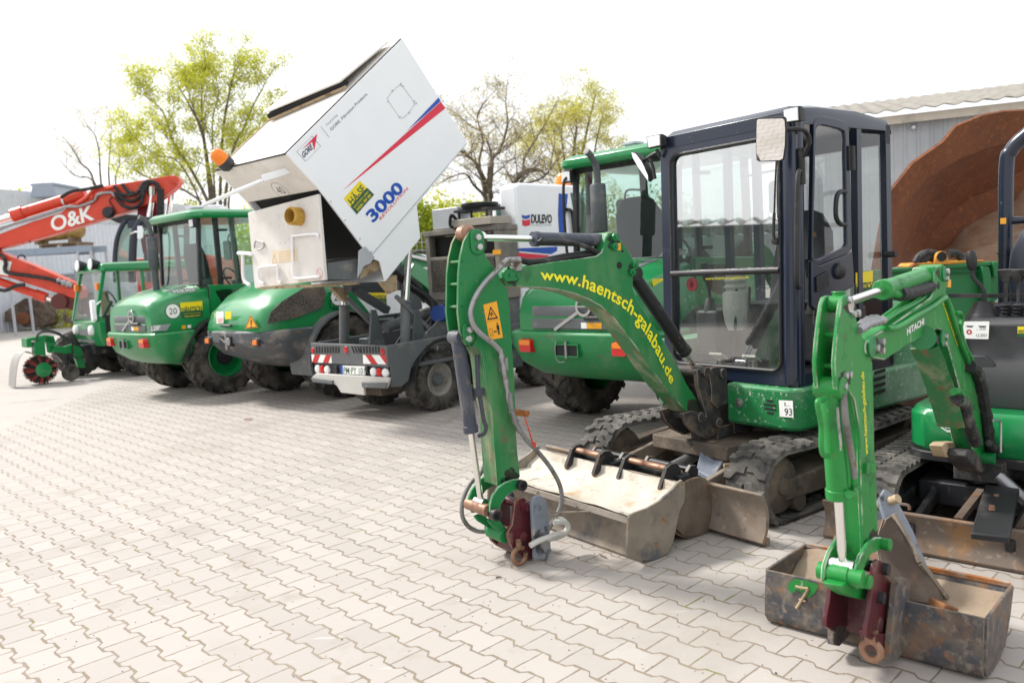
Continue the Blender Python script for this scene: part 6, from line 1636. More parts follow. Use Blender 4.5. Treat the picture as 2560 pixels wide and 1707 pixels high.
m = MB(); m.prism([L2.an(c2(*q), .74) for q in ((1140, 590), (1510, 600), (1510, 760), (1300, 790))], (0, .02, 0)); sp2 = m.build('white_panel', M['white'], r2, bevel=.006)
disc_sign(L2, L2.an(c2(1058, 648), .79), .105, .79, sp2)
sticker(L2, c2, ((1292, 612), (1412, 605), (1414, 698), (1300, 702)), .765, sp2)
for s in (-1, 1):
    wheel(r2, (0, s*.68, .51), .51, .40, .26, M['green_clean'], s, 18)
    m = MB(); m.sheet([[(.60*math.cos(a), n, .5+.58*math.sin(a)) for n in (s*.46, s*.89)] for a in [R(x) for x in (range(-15, 181, 15) if s > 0 else range(60, 171, 15))]], .03); m.build('mudguard', M['greymid'] if s > 0 else M['black'], r2, fix=True)
m = MB(); m.box(-.7, .42, -.42, .42, .45, .95); m.build('rear_frame', M['grey'], r2, bevel=.02)
loader_front(r2, M['green_clean'], bucket=False)
# raised boom of this loader shows past the sweeper hopper
m = MB(); P = [L2.an(c2(*q), .30) for q in ((1480, 700), (1500, 420), (1560, 350), (1640, 330), (1790, 390), (1800, 430), (1680, 430), (1800, 560), (1790, 680), (1700, 690), (1600, 500), (1560, 700))]
m.pn(P, .22, .30); m.build('lift_arm', M['green_clean'], r2, bevel=.01)
m = MB(); m.tube([L2.an(c2(*q), .34) for q in ((1590, 350), (1640, 318), (1700, 330), (1745, 360), (1760, 400))], .02, 8, 5); m.build('hose', M['hose'], r2)
m = MB(); m.cyl(L2.an(c2(1560, 345), .36), L2.an(c2(1790, 395), .36), .03); m.cyl(L2.an(c2(1700, 480), .36), L2.an(c2(1700, 480), .42), .06); m.build('lift_cylinder', M['bolt'], r2)
m = MB(); m.cyl(L2.an(c2(1700, 600), .36), L2.an(c2(1820, 600), .36), .05); m.build('tilt_cylinder', M['grey'], r2)
# ================================================================ white and grey sweeper truck with its hopper tipped high
rs = SW.root('sweeper_truck', 'white and grey road sweeper with its big white hopper tipped high in the air', 'sweeper truck')
def sn(f, pts, n): return [SW.an(f(*q), n) for q in pts]
def su_(f, pts, u): return [SW.au(f(*q), u) for q in pts]
M['chassis'] = paint("chassis_grey", (.12, .13, .135), .5, layers=[((.24, .23, .21), 4, .55, .85), ((.2, .17, .13), 9, .66, .8)])
U1 = .75; N0, N1 = -.66, .63
m = MB()                                   # open tub: tail wall, side walls, floor
m.box(U1-.03, U1, N0, N1, .57, .785)
side = [(U1-.03, .785), (U1-.03, .37), (.60, .35), (.50, .40), (.44, .55), (.30, .66), (.10, .72), (-.12, .715), (-.30, .64), (-.36, .58), (-2.3, .58), (-2.3, .84), (-.12, .80)]
m.pn(side, N1-.03, N1); m.pn(side, N0, N0+.03)
m.box(-2.3, U1-.03, N0+.03, N1-.03, .52, .56)
ch = m.build('chassis', M['chassis'], rs, bevel=.006)
m = MB()                                   # slots in the tail wall
for a, b in ((895, 1075), (1150, 1365)):
    k = 9 if a < 1000 else 10
    for i in range(k):
        x = a+(b-a)*(i+.25)/k; sk = 0 if a < 1000 else (18 if i < 3 else 4)
        m.prism(su_(c2, ((x, 1005), (x+11, 1005), (x+11+sk, 1052), (x+sk, 1052)), U1+.001), (.002, 0, 0))
m.each('tail_slots', M['dark'], ch)
for q in ((866, 1062, 1012, 1068, 1015, 1125, 872, 1120), (1240, 1064, 1408, 1068, 1415, 1135, 1243, 1130)):
    m = MB(); Q = su_(c2, [(q[i], q[i+1]) for i in (0, 2, 4, 6)], U1+.002); m.poly(Q); m.m = 1
    A_, B_, C_, D_ = Q
    for k in range(2 if q[0] < 1000 else 2):
        t0 = (.0, .55)[k] if q[0] < 1000 else (.10, .72)[k]
        sg = .22 if q[0] < 1000 else .22
        f_ = lambda x, y: A_*(1-x)*(1-y)+B_*x*(1-y)+C_*x*y+D_*(1-x)*y
        d = -.18 if q[0] < 1000 else .25
        m.poly([f_(min(1, max(0, a)), y)+V3(.001, 0, 0) for a, y in ((t0+.0-d*.0+(0 if d > 0 else .18), 0), (t0+.28+(0 if d > 0 else .18), 0), (t0+.28+(d if d > 0 else 0), 1), (t0+(d if d > 0 else 0), 1))])
    m.build('hazard_stripe', [M['wfilm'], M['lensred']], ch)
for x, y in ((878, 1033), (1120, 1030), (1385, 1042)):
    c_ = SW.au(c2(x, y), U1); lamp(ch, c_, (1, 0, 0), .028 if x != 1120 else .032, M['lensred'], 'reflector', .008)
m = MB(); m.box(U1-.06, U1-.01, N0+.02, N1-.01, .44, .57); lb = m.build('lamp_panel', M['black'], ch, bevel=.004)
for x, y, k in ((918, 1168, 'lensw'), (950, 1172, 'lensred'), (986, 1175, 'lensw'), (1322, 1190, 'lensw'), (1364, 1193, 'lensred'), (1408, 1196, 'lensw')):
    c_ = SW.au(c2(x, y), U1-.01); lamp(lb, c_, (1, 0, 0), .042, M[k], 'tail_lamp', .018)
m = MB(); m.poly(su_(c2, ((1078, 1142), (1258, 1148), (1258, 1212), (1080, 1204)), U1+.004)); m.m = 1
m.poly(su_(c2, ((1078, 1142), (1094, 1143), (1096, 1205), (1080, 1204)), U1+.005)); m.m = 2
text(m, "PM·PY 101", quad_map(SW.au(c2(1100, 1200), U1+.005), SW.au(c2(1252, 1206), U1+.005), SW.au(c2(1100, 1154), U1+.005)), bold=.01)
m.build('licence_plate', [M['wfilm'], M['blue'], M['greenfilm']], lb)
for x in (1050, 1272): 
    m = MB(); c_ = SW.au(c2(x, 1172), U1); m.obox(c_, (.015, 0, 0), (0, .02, 0), (0, 0, .035)); m.build('plate_lamp', M['black'], lb, bevel=.004)
m = MB()                                   # pale rubber step / bumper plate
o_ = [(870, 1228), (900, 1200), (1430, 1232), (1425, 1270), (1410, 1308), (1245, 1300), (1250, 1360), (1080, 1340), (1050, 1290), (1030, 1278), (885, 1262)]
m.prism(su_(c2, o_, U1+.05), (-.03, 0, 0)); m.build('bumper_plate', M['cream'], rs, bevel=.006)
for pts in (((872, 1230), (1030, 1250), (1030, 1278), (885, 1262)), ((1240, 1262), (1428, 1268), (1412, 1308), (1245, 1300))):
    m = MB(); m.prism(su_(c2, pts, U1+.052), (.02, 0, 0)); m.build('step_pad', M['greymid'], rs, bevel=.005)
for s, n in ((1, .45), (-1, -.48)):
    wheel(rs, (0, n, .335), .335, .26, .18, M['rimgrey'], s, 26, 'block', hub='greymid')
    wheel(rs, (-1.75, n, .335), .335, .26, .165, M['greymid'], s, 26, 'block', hub='greymid')
m = MB(); g_ = [[(.42*math.cos(a), n, .33+.42*math.sin(a)) for n in (.50, .645)] for a in [R(x) for x in range(-15, 196, 15)]]; m.sheet(g_, -.03); m.build('wheel_arch', M['black'], rs, fix=True)
m = MB(); m.box(-.25, .62, -.32, .32, .24, .38); m.cyl((0, -.4, .33), (0, .4, .33), .06); m.build('rear_axle', M['brown'], rs, bevel=.01)
# lifting gear
for q, n in ((((1575, 300), (1552, 690), (1540, 985)), .45), (((1110, 640), (1105, 710), (1098, 995)), -.45)):
    a_, b_, c_ = [SW.an(c2(*p), n) for p in q]
    c_.z = min(c_.z, .60); m = MB(); m.cyl(c_, b_, .055, seg=20); m.cyl(b_, b_+(a_-b_)*.05, .065); cyl_ = m.build('lift_cylinder', M['greymid'], rs, bevel=.004)
    m = MB(); m.cyl(b_, a_+(a_-b_)*.1, .036, seg=18); m.build('piston_rod', M['chrome'], cyl_)
for q, w_, mt, n in ((((1130, 660), (1355, 885)), .05, 'chassis', .1), (((1190, 600), (1420, 745)), .08, 'grey', .0), (((1480, 640), (1710, 870)), .04, 'greymid', .5), (((1130, 570), (1400, 575)), .12, 'grey', -.1), (((1480, 440), (1640, 600)), .10, 'grey', .1), (((1560, 540), (1760, 720)), .05, 'black', .25), (((1590, 520), (1790, 720)), .04, 'black', .28)):
    m = MB(); m.bar(SW.an(c2(*q[0]), n), SW.an(c2(*q[1]), n), w_, w_); m.build('lift_arm', M[mt], rs, bevel=.006)
m = MB(); m.tube([SW.an(c2(*q), .35) for q in ((1470, 480), (1560, 560), (1690, 650), (1750, 720), (1760, 880), (1770, 920))], .028, 8, 6); m.build('hose', M['hose'], rs)
m = MB(); m.tube([SW.an(c2(*q), .40) for q in ((1480, 460), (1600, 570), (1730, 680), (1745, 860))], .018, 8, 6); m.build('hose', M['hose'], rs)
m = MB(); m.cyl(SW.an(c2(1405, 870), .15), SW.an(c2(1720, 750), .15), .055, seg=18); m.build('roller_tube', M['greymid'], rs)
for n in (-.3, .28, .5):
    m = MB(); p = SW.an(c2(1640 if n > .4 else 1330, 780), n); m.pn([(p.x-.12, .56), (p.x+.16, .56), (p.x+.06, p.z+.06), (p.x, p.z+.06)], n, n+.03); m.build('pivot_bracket', M['grey'], rs, bevel=.006)
m = MB(); rnd = random.Random(11)
for k in range(26):
    p = V3(-.35+.9*rnd.random(), -.4+.8*rnd.random(), .57); s_ = .03+.05*rnd.random(); m.lathe([(s_, 0), (s_*.9, s_*.7), (.001, s_)], p, (rnd.random()-.5, rnd.random()-.5, 1), 8)
m.build('machinery', M['brown'], rs)
m = MB(); m.lathe([(.09, -.05), (.10, 0), (.09, .05)], SW.an(c2(1800, 770), .5), (1, .3, .2), 20); m.build('blue_motor', paint('blue_motor_paint', (.02, .06, .25), .4), rs)
m = MB(); m.pn(sn(c2, ((1680, 950), (1840, 760), (1870, 760), (1870, 930), (1760, 940)), .55), .52, .55); m.build('gusset_plate', M['grey'], rs)
# --- hopper
hp = sn(c3, ((1118, 42), (1492, 638), (1202, 1000), (1222, 1188), (1022, 1435), (990, 1322), (935, 1300), (640, 908), (452, 702)), .62)
m = MB()
near = [hp[i] for i in range(9)]
m.pn(near, .605, .625); m.pn(near, -.625, -.605)
H_, G_, A_, F_ = hp[8], hp[7], hp[0], hp[6]
bk_ = [hp[0], hp[1], hp[2], hp[3], hp[4]]
for a, b in ((0, 1), (1, 2), (2, 3), (3, 4)):
    m.prism([(bk_[a].x, -.61, bk_[a].z), (bk_[b].x, -.61, bk_[b].z), (bk_[b].x, .61, bk_[b].z), (bk_[a].x, .61, bk_[a].z)], ((hp[6]-bk_[a]).normalized()*.02))
hop = m.build('hopper', M['white'], rs, bevel=.008, fix=True)
m = MB()                                   # lid, a little below the side edges, with its dark rubber seal
d_ = (A_-H_).normalized(); inn = V3(d_.z, 0, -d_.x)
if inn.z > 0: inn = -inn
o_ = inn*.02
m.prism([(H_.x, -.60, H_.z), (A_.x, -.60, A_.z), (A_.x, .60, A_.z), (H_.x, .60, H_.z)], inn*.02)
m.prism([(H_.x, -.605, H_.z), (H_.x, .605, H_.z), (G_.x, .605, G_.z), (G_.x, -.605, G_.z)], (-.02, 0, 0))
lid = m.build('hopper_lid', M['whited'], hop, bevel=.004)
m = MB(); m.bar(H_+V3(0, -.02, 0)-inn*.004, A_+V3(0, -.02, 0)-inn*.004, .02, .012, (0, 0, 1)); m.build('lid_seal', M['black'], lid)
m = MB(); m.bar(H_+V3(0, -1.22, 0)-inn*.004, A_+V3(0, -1.22, 0)-inn*.004, .02, .014, (0, 0, 1)); m.build('lid_seal', M['tan'], lid)
m = MB(); m.bar(H_+V3(.004, -.02, 0), H_+V3(.004, -1.22, 0), .02, .014, (0, 0, 1)); m.build('lid_seal', M['black'], lid)
# raised second lid, standing open a hand's breadth
Ll = (A_-H_).length
def lidp(t, n, h): return H_+d_*Ll*t+V3(0, n-.62, 0)-inn*h
m = MB()
m.prism([lidp(.47, -.5, .03), lidp(.57, .5, .03), lidp(.98, .5, .03), lidp(.98, -.5, .03)], -inn*.02) if False else None
m.prism([lidp(.42, -.55, .095), lidp(.55, .50, .078), lidp(.97, .50, .03), lidp(.97, -.55, .03)], -inn*.02)
m.build('filter_lid', M['whited'], lid, bevel=.004)
m = MB(); m.prism([lidp(.425, -.53, .02), lidp(.555, .48, .02), lidp(.60, .48, .02), lidp(.48, -.53, .02)], -inn*.055); m.build('filter_opening', M['dark'], lid)
m = MB(); m.prism([lidp(.41, -.54, .01), lidp(.545, .52, .01), lidp(.555, .52, .01), lidp(.42, -.54, .01)], -inn*.025); m.build('lid_hinge', M['tan'], lid)
# interior of the body: dark
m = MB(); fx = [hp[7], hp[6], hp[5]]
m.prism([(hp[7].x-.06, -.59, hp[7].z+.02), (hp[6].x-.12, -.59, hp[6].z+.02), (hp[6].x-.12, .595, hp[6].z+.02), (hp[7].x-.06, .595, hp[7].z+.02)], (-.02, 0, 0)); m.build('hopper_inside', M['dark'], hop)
m = MB(); a_, b_ = SW.an(c2(985, 400), .55), SW.an(c2(1200, 540), .55)
m.prism([SW.an(c2(985, 400), .55), SW.an(c2(1200, 370), .55), SW.an(c2(1205, 520), .55), SW.an(c2(985, 520), .55)], (0, -1.1, 0)); m.build('hopper_throat', M['greymid'], hop)
# bits below: comb, pivot ears
m = MB(); m.pn(sn(c3, ((905, 1235), (960, 1300), (935, 1335), (900, 1350), (862, 1420), (868, 1262)), .635), .628, .640); m.build('hinge_plate', M['galv'], hop, bevel=.004)
for i in range(9):
    m = MB(); x = 880+12*i; m.bar(SW.an(c3(x, 1420-6*i), .55-.05*i*0), SW.an(c3(x+6, 1370-8*i), .55), .02, .02); m.build('comb_tine', M['tan'], hop)
for q, n in (((700, 1470, 800, 1470, 790, 1560, 760, 1540), -.25), ((985, 1440, 1080, 1400, 1080, 1490, 1040, 1510), .5)):
    m = MB(); m.pn(sn(c3, [(q[i], q[i+1]) for i in (0, 2, 4, 6)], n), n-.03, n+.03); m.build('pivot_ear', M['tan'], hop, bevel=.006)
m = MB(); m.prism(sn(c3, ((600, 1455), (870, 1440), (875, 1455), (605, 1472)), .5), (0, -.9, 0)); m.build('brush_strip', M['tan'], hop)
# side graphics
SG = .627
def gp(q, o=0): return SW.an(c3(*q), SG+o)
m = MB(); m.poly([gp(q) for q in ((770, 920), (1342, 403), (1369, 441))]); m.build('red_stripe', M['red'], hop)
m = MB(); m.poly([gp(q) for q in ((1147, 571), (1331, 377), (1341, 401), (1240, 492))]); m.build('blue_stripe', M['blue'], hop)
m = MB(); text(m, "3000", quad_map(gp((952, 1100)), gp((1132, 905)), gp((905, 1052))), bold=.035, shear=.0); m.build('big_number', M['blue'], hop)
m = MB(); text(m, "REVOLUTION", quad_map(gp((996, 1086)), gp((1155, 907)), gp((985, 1073))), bold=.01); m.build('model_lettering', M['red'], hop)
m = MB(); P = [gp(q, .001) for q in ((783, 960), (875, 857), (958, 938), (858, 1052))]
f_ = lambda x, y: P[3]*(1-x)*(1-y)+P[2]*x*(1-y)+P[1]*x*y+P[0]*(1-x)*y
o_ = V3(0, .001, 0)
m.poly([f_(0, .5), f_(1, .5), f_(1, 1), f_(0, 1)]); m.m = 1; m.poly([f_(0, 0), f_(1, 0), f_(1, .5), f_(0, .5)])
text(m, "HÄ-SE", lambda x, y: f_(.08+.84*x, .46+.36*y)+o_, bold=.02); m.m = 0
text(m, "BAUSTOFFE GMBH", lambda x, y: f_(.08+.84*x, .28+.10*y)+o_); text(m, "03328 / 309 305", lambda x, y: f_(.1+.8*x, .08+.12*y)+o_, bold=.02)
m.build('company_sticker', [M['yellow'], M['greenfilm']], hop)
m = MB(); Q = [gp(q) for q in ((510, 690), (600, 600), (650, 660), (563, 748))]; c_ = sum(Q, Vector())/4
m.add(*ring(Q, [c_+(p-c_)*.97 for p in Q])); text(m, "GORE", quad_map(gp((551, 728)), gp((606, 671)), gp((538, 700))), bold=.03, shear=.1)
m.poly([gp(q) for q in ((649, 546), (651, 546), (701, 609), (699, 609))])
m.m = 1; m.poly([gp(q) for q in ((538, 682), (630, 588), (613, 686), (600, 634))]); m.m = 2
text(m, "GORE. Filtration Products", quad_map(gp((712, 572)), gp((920, 362)), gp((701, 559)))); m.m = 3
text(m, "Featuring", quad_map(gp((688, 542)), gp((748, 482)), gp((680, 532)))); m.build('filter_lettering', [M['dkblue'], M['red'], M['dkblue'], M['greyink']], hop)
m = MB(); O2 = [gp(q) for q in ((1034, 382), (1050, 360), (1088, 320), (1106, 306), (1120, 312), (1185, 400), (1190, 418), (1170, 450), (1135, 490), (1118, 498), (1100, 488), (1040, 400))]; c_ = sum(O2, Vector())/len(O2)
m.add(*ring([c_+(p-c_)*1.015 for p in O2], [c_+(p-c_)*.985 for p in O2])); 
hatch = m.build('hatch_seam', M['greyink'], hop)
for q in ((1062, 338), (1038, 402), (1112, 300), (1124, 314), (1190, 400), (1200, 412), (1160, 468), (1106, 492)):
    m = MB(); m.bolt(gp(q), (0, 1, 0), .008, .008); m.build('hatch_bolt', M['bolt'], hatch)
m = MB(); a_, b_ = gp((945, 1282)), gp((1490, 645)); m.bar(a_, b_, .004, .010, (0, 1, 0)); m.build('panel_seam', M['greyink'], hop)
for q in ((708, 978), (790, 1086), (875, 1193), (940, 1268)):
    m = MB(); m.bolt(gp(q), (0, 1, 0), .007, .006); m.build('edge_bolt', M['bolt'], hop)
# rear face fittings
RU = G_.x
def rp(q, n): return SW.an(c3(*q), n)
m = MB(); m.bar(rp((60, 1000), -.30)+V3(.15, 0, 0), rp((400, 860), .30)+V3(.15, 0, 0), .05, .025); m.bar(rp((400, 850), .30)+V3(.15, 0, 0), rp((500, 800), .42)+V3(.06, 0, 0), .05, .06); m.build('tail_bar', M['white'], hop, bevel=.004)
cc = SW.au(c3(418, 915), hp[7].x*.55+hp[8].x*.45+.02)
m = MB(); n_ = (H_-G_).normalized(); m.add(*ring([cc+V3(.0, a, 0)+n_*b for a, b in ellipse((0, 0), .10, .10)], [cc+V3(.0, a, 0)+n_*b for a, b in ellipse((0, 0), .095, .095)])); text(m, "40", quad_map(cc+V3(.0, .055, 0)-n_*.04, cc+V3(0, -.055, 0)-n_*.04, cc+V3(0, .055, 0)+n_*.045)) if False else text(m, "40", quad_map(cc+V3(.0, -.055, 0)-n_*.04, cc+V3(0, .055, 0)-n_*.04, cc+V3(0, -.055, 0)+n_*.045)); m.build('speed_mark', M['ink'], lid)
bp_ = SW.an(c3(205, 810), -.36)+V3(.02, 0, 0)
m = MB(); q1_ = SW.an(c3(165, 785), -.36)+V3(.06, 0, 0); m.tube([bp_, q1_], .018); ax_ = (SW.an(c3(100, 720), -.36)-SW.an(c3(165, 780), -.36)).normalized(); m.lathe([(.05, 0), (.075, .03), (.078, .09), (.07, .10)], q1_, ax_, 20); be = m.build('beacon_socket', M['beaconbase'], hop)
m = MB(); m.lathe([(.07, .098), (.072, .16), (.06, .20), (.03, .225), (.001, .23)], q1_, ax_, 22); m.build('beacon', M['beacon'], be)
# hanging flap
fl = [SW.an(c3(*q), n) for q, n in (((240, 1042), -.62), ((655, 935), .60), ((690, 1430), .60), ((262, 1480), -.62))]
fu_ = sum(p.x for p in fl)/4
Pf = [V3(fu_+.02, p.y, p.z) for p in fl]
m = MB(); m.prism(Pf, (-.035, 0, 0)); flp = m.build('hopper_flap', M['whited'], hop, bevel=.008)
def fq(q, o=.022): return SW.au(c3(*q), fu_+o)
m = MB(); c_ = fq((530, 1065)); prof = []
for i in range(7): prof += [(.085, .019*i), (.076, .019*i+.0095)]
m.lathe(prof+[(.066, .133), (.066, .0)], c_, (1, .18, .05), 24, cap=False); m.build('suction_hose', paint('ochre_hose', (.55, .33, .06), .6, layers=[((.35, .18, .03), 9, .5, .7)]), flp)
for pts in ([(490, 1400), (485, 1190), (500, 1175), (620, 1165), (632, 1185)], [(320, 1450), (295, 1430), (290, 1370), (310, 1355), (400, 1345)], [(400, 1350), (405, 1430), (420, 1445)], [(490, 1390), (510, 1420), (640, 1410)]):
    m = MB(); m.tube([fq(q, .04) for q in pts], .012, 8, 5); m.build('flap_handle', M['white'], flp)
m = MB(); m.tube([fq(q, .03) for q in ((175, 1275), (240, 1278), (250, 1290))], .02, 8, 4); m.tube([fq(q, .03) for q in ((200, 1280), (205, 1420), (240, 1460))], .018, 8, 4); m.build('guard_tube', M['white'], flp)
m = MB(); m.poly([fq(q) for q in ((368, 1262), (512, 1245), (515, 1320), (368, 1336))]); m.m = 1
m.add(*ring([fq(q, .023) for q in ((382, 1280), (398, 1330), (368, 1334))], [fq(q, .023) for q in ((382, 1290), (394, 1327), (372, 1330))]))
for i in range(5): m.poly([fq(q, .023) for q in ((408, 1270+13*i), (500, 1259+13*i), (500, 1263+13*i), (408, 1274+13*i))])
m.build('warning_label', [paint('faded_label', (.78, .66, .5)), paint('faded_print', (.62, .45, .28))], flp)
m = MB(); c_ = fq((642, 1392)); m.add(*ring([c_+V3(0, a, b) for a, b in ellipse((0, 0), .05, .05)], [c_+V3(0, a, b) for a, b in ellipse((0, 0), .042, .042)])); m.bar(c_+V3(0, -.03, .03), c_+V3(0, .03, -.03), .008, .002, (1, 0, 0)); m.build('no_entry_mark', paint('faded_red_print', (.75, .4, .36)), flp)
m = MB(); m.tube([fq(q, .03) for q in ((268, 1245), (275, 1205), (320, 1215), (318, 1245), (285, 1255))], .006, 6, 3); m.build('latch_loop', M['steel'], flp)
for q in ((405, 1055), (430, 1050), (412, 1115), (438, 1110), (420, 1220), (448, 1215)):
    m = MB(); m.bolt(fq(q, .015), (1, 0, 0), .008, .006); m.build('flap_bolt', M['bolt'], flp)
# --- fan housing and cab at the far end
HU = -.98
m = MB(); m.box(-1.30, HU-.02, -.58, .60, .80, 1.12); m.build('engine_box', M['chassis'], rs, bevel=.008)
m = MB()
m.box(HU-.06, HU, -.60, -.53, 1.12, 1.93); m.box(HU-.06, HU, .55, .62, 1.12, 1.93); m.box(-1.31, HU+.01, -.62, .63, 1.90, 1.96); m.box(HU-.06, HU, -.53, .55, 1.12, 1.22); m.box(HU-.06, HU, -.53, .55, 1.60, 1.64); m.box(-1.31, HU-.06, .58, .62, 1.12, 1.90); m.box(-1.31, HU-.06, -.60, -.56, 1.12, 1.90)
fb = m.build('fan_housing', paint('dusty_housing', (.25, .225, .19), .6, layers=[((.13, .125, .12), 3, .45, .7), ((.36, .31, .25), 6, .6, .8)]), rs, bevel=.006)
m = MB(); m.box(-1.30, HU-.08, -.55, .57, 1.2, 1.6); m.box(-1.30, HU-.12, -.55, .57, 1.64, 1.88); m.each('dark_opening', M['dark'], fb)
m = MB(); m.box(HU-.005, HU+.002, -.52, .54, 1.22, 1.60); m.build('perforated_panel', M['mesh'], fb)
m = MB(); m.poly([SW.au(c4(*q), HU+.004) for q in ((440, 248), (500, 244), (500, 278), (442, 282))]); m.build('orange_label', M['orange'], fb)
m = MB(); m.box(-1.28, HU-.05, -.50, -.05, 1.97, 2.22); m.build('filter_box', M['galv'], fb, bevel=.01)
m = MB(); m.box(-1.28, HU+.04, -.10, .56, 1.97, 2.06); m.build('fan_base', paint('beige_base', (.42, .38, .32), .7), fb, bevel=.008)
m = MB(); m.box(-1.26, HU+.02, -.05, .50, 2.14, 2.17); m.lathe([(.20, 0), (.22, .03), (.22, .06), (.20, .07)], (-1.13, .22, 2.17), (0, 0, 1), 24)
for n in (.0, .2, .45): m.box(HU-.02, HU, n, n+.02, 2.05, 2.15)
m.build('fan_cowl', M['black'], fb)
m = MB(); m.tube([(HU, -.02, 2.05), (HU+.05, -.06, 2.12), (HU+.04, -.10, 2.0), (HU+.02, -.04, 1.98)], .02, 8, 4); m.build('hose', M['hose'], fb)
# clutter in the open tub
for a_, b_, r_c, mt in (((-.85, -.35, .62), (-.85, -.35, 1.05), .10, 'grey'), ((-.75, .1, .70), (-.2, .05, .72), .09, 'greymid'), ((-.6, .35, .62), (-.55, .38, .86), .08, 'black'), ((-.35, -.2, .60), (-.3, -.2, .86), .07, 'brown'), ((-.9, .45, .66), (-.45, .48, .64), .05, 'chassis'), ((.1, .2, .62), (.45, .1, .62), .06, 'black')):
    m = MB(); m.cyl(a_, b_, r_c, seg=18); m.cyl(Vector(a_)+(Vector(b_)-Vector(a_))*.9, b_, r_c*1.15, seg=18); m.build('machinery', M[mt], rs, bevel=.006)
for k in range(7):
    n = -.35+.13*k; m = MB(); m.tube([(-.95, n, .9), (-.7, n+.05, 1.0+.04*(k % 3)), (-.4, n-.06, .8), (-.1, n+.04, .62)], .014+.004*(k % 2), 7, 5); m.build('hose', M['hose'], rs)
for u, n, sz in ((-.70, -.1, .09), (-.28, .38, .07), (-.5, .12, .08), (.22, -.32, .08), (-.05, .5, .06)):
    m = MB(); m.box(u-sz, u+sz, n-sz, n+sz, .56, .60+sz*2.4); m.build('valve_block', M['grey' if sz > .075 else 'steel'], rs, bevel=.012)
m = MB()
cs = [(-1.32, 1.42), (-1.32, 2.40), (-1.42, 2.44), (-2.55, 2.44), (-2.85, 1.9), (-2.95, 1.3), (-2.95, .62), (-1.32, .62)]
m.pn(cs, .36, .62); cabm = m.build('cab', M['white'], rs, bevel=.03)
CN = .624
m = MB(); m.box(-2.95, -2.2, -.6, .36, .62, 2.40); m.build('cab_front', M['white'], cabm, bevel=.05)
m = MB(); m.box(-2.21, -2.19, -.5, .34, 1.5, 2.3); m.build('rear_window', M['glassdk'], cabm)
m = MB(); m.poly(sn(c6, ((430, 765), (502, 768), (470, 1075), (432, 1070), (425, 930)), CN)); m.build('blue_stripe', M['blue'], cabm)
m = MB(); m.poly(sn(c6, ((520, 760), (700, 760), (700, 1080), (560, 1080), (545, 900)), CN+.001)); m.build('side_window', M['glassdk'], cabm)
m = MB(); m.poly(sn(c6, ((110, 1195), (420, 1182), (415, 1215), (370, 1240), (110, 1215)), CN)); m.build('blue_band', M['blue'], cabm)
m = MB(); m.poly(sn(c6, ((110, 1228), (250, 1240), (360, 1250), (300, 1285), (110, 1290)), CN)); m.build('red_band', M['red'], cabm)
m = MB(); text(m, "DULEVO", quad_map(SW.an(c6(213, 995), CN), SW.an(c6(376, 995), CN), SW.an(c6(213, 930), CN)), bold=.04); m.build('maker_lettering', M['ink'], cabm)
m = MB(); text(m, "INTERNATIONAL", quad_map(SW.an(c6(215, 1020), CN), SW.an(c6(378, 1018), CN), SW.an(c6(215, 1007), CN)), spacing=1.2); m.build('maker_subtitle', M['greyink'], cabm)
m = MB(); m.poly(sn(c6, ((140, 932), (170, 940), (202, 930), (204, 955), (172, 966), (144, 957)), CN)); m.m = 1; m.poly(sn(c6, ((142, 968), (172, 976), (205, 964), (206, 1012), (176, 1022), (146, 1015)), CN)); m.build('maker_emblem', [M['blue'], M['red']], cabm)
m = MB(); p = SW.an(c6(465, 740), .40); m.lathe([(.10, 0), (.10, .05), (.085, .12), (.05, .17), (.001, .18)], (p.x, .40, 2.44), (0, 0, 1), 20); m.build('beacon', M['beacon'], cabm)
m = MB(); m.tube(sn(c6, ((490, 890), (525, 900), (540, 960), (550, 1075)), CN+.03), .022, 8, 5); m.build('grab_handle', M['black'], cabm)
m = MB(); m.box(-1.30, -.40, .50, .60, .30, .58); m.build('side_skirt', M['grey'], rs, bevel=.01)
# ================================================================ little green tractor with a rotary brush
e_ = crop(0, 600, 3.919); g_c = crop(0, 420, 4.2)
T = Frame(-6.7, 14.2, -135)
rt = T.root('brush_tractor', 'small green cab tractor carrying a rotary brush on a front arm', 'tractor')
m = MB()
def tr(u0, u1, w, z): return [(u, n, z) for u, n in ((u1-.05, -w), (u1, -w+.10), (u1, w-.10), (u1-.05, w), (u0, w), (u0, -w))]
m.loft([tr(-1.2, .66, .56, .56), tr(-1.2, .71, .60, .72), tr(-1.2, .72, .60, .98)])
bd = m.build('body', M['green_clean'], rt, bevel=.02)
m = MB()
for s in (-1, 1):
    m.bar((.69, s*.55, .98), (.49, s*.55, 1.80), .07, .06, (1, 0, 0)); m.bar((-.10, s*.57, .98), (-.12, s*.56, 1.80), .06, .05, (1, 0, 0)); m.bar((-1.1, s*.57, .98), (-1.1, s*.55, 1.80), .07, .06, (1, 0, 0))
    m.bar((.66, s*.56, .99), (-1.1, s*.57, .99), .06, .05)
m.loft([[(u, n, z) for u, n in rrect(-1.2+i, .56-i, -.64+i, .64-i, .05)] for z, i in ((1.78, .01), (1.81, 0), (1.90, .03), (1.93, .09))])
cf = m.build('cab_frame', M['green_clean'], bd, bevel=.008)
for P, nm in (([(.71, -.52, 1.0), (.71, .52, 1.0), (.50, .52, 1.78), (.50, -.52, 1.78)], 'windscreen'), ([(.63, .585, 1.02), (-.08, .59, 1.02), (-.10, .57, 1.76), (.46, .57, 1.76)], 'door_window'), ([(.63, -.585, 1.02), (-1.08, -.59, 1.02), (-1.08, -.57, 1.76), (.46, -.57, 1.76)], 'far_window'), ([(-.14, .59, 1.02), (-1.08, .59, 1.02), (-1.08, .57, 1.76), (-.15, .57, 1.76)], 'side_window')):
    m = MB(); m.poly(P); m.build(nm, M['glass'], cf)
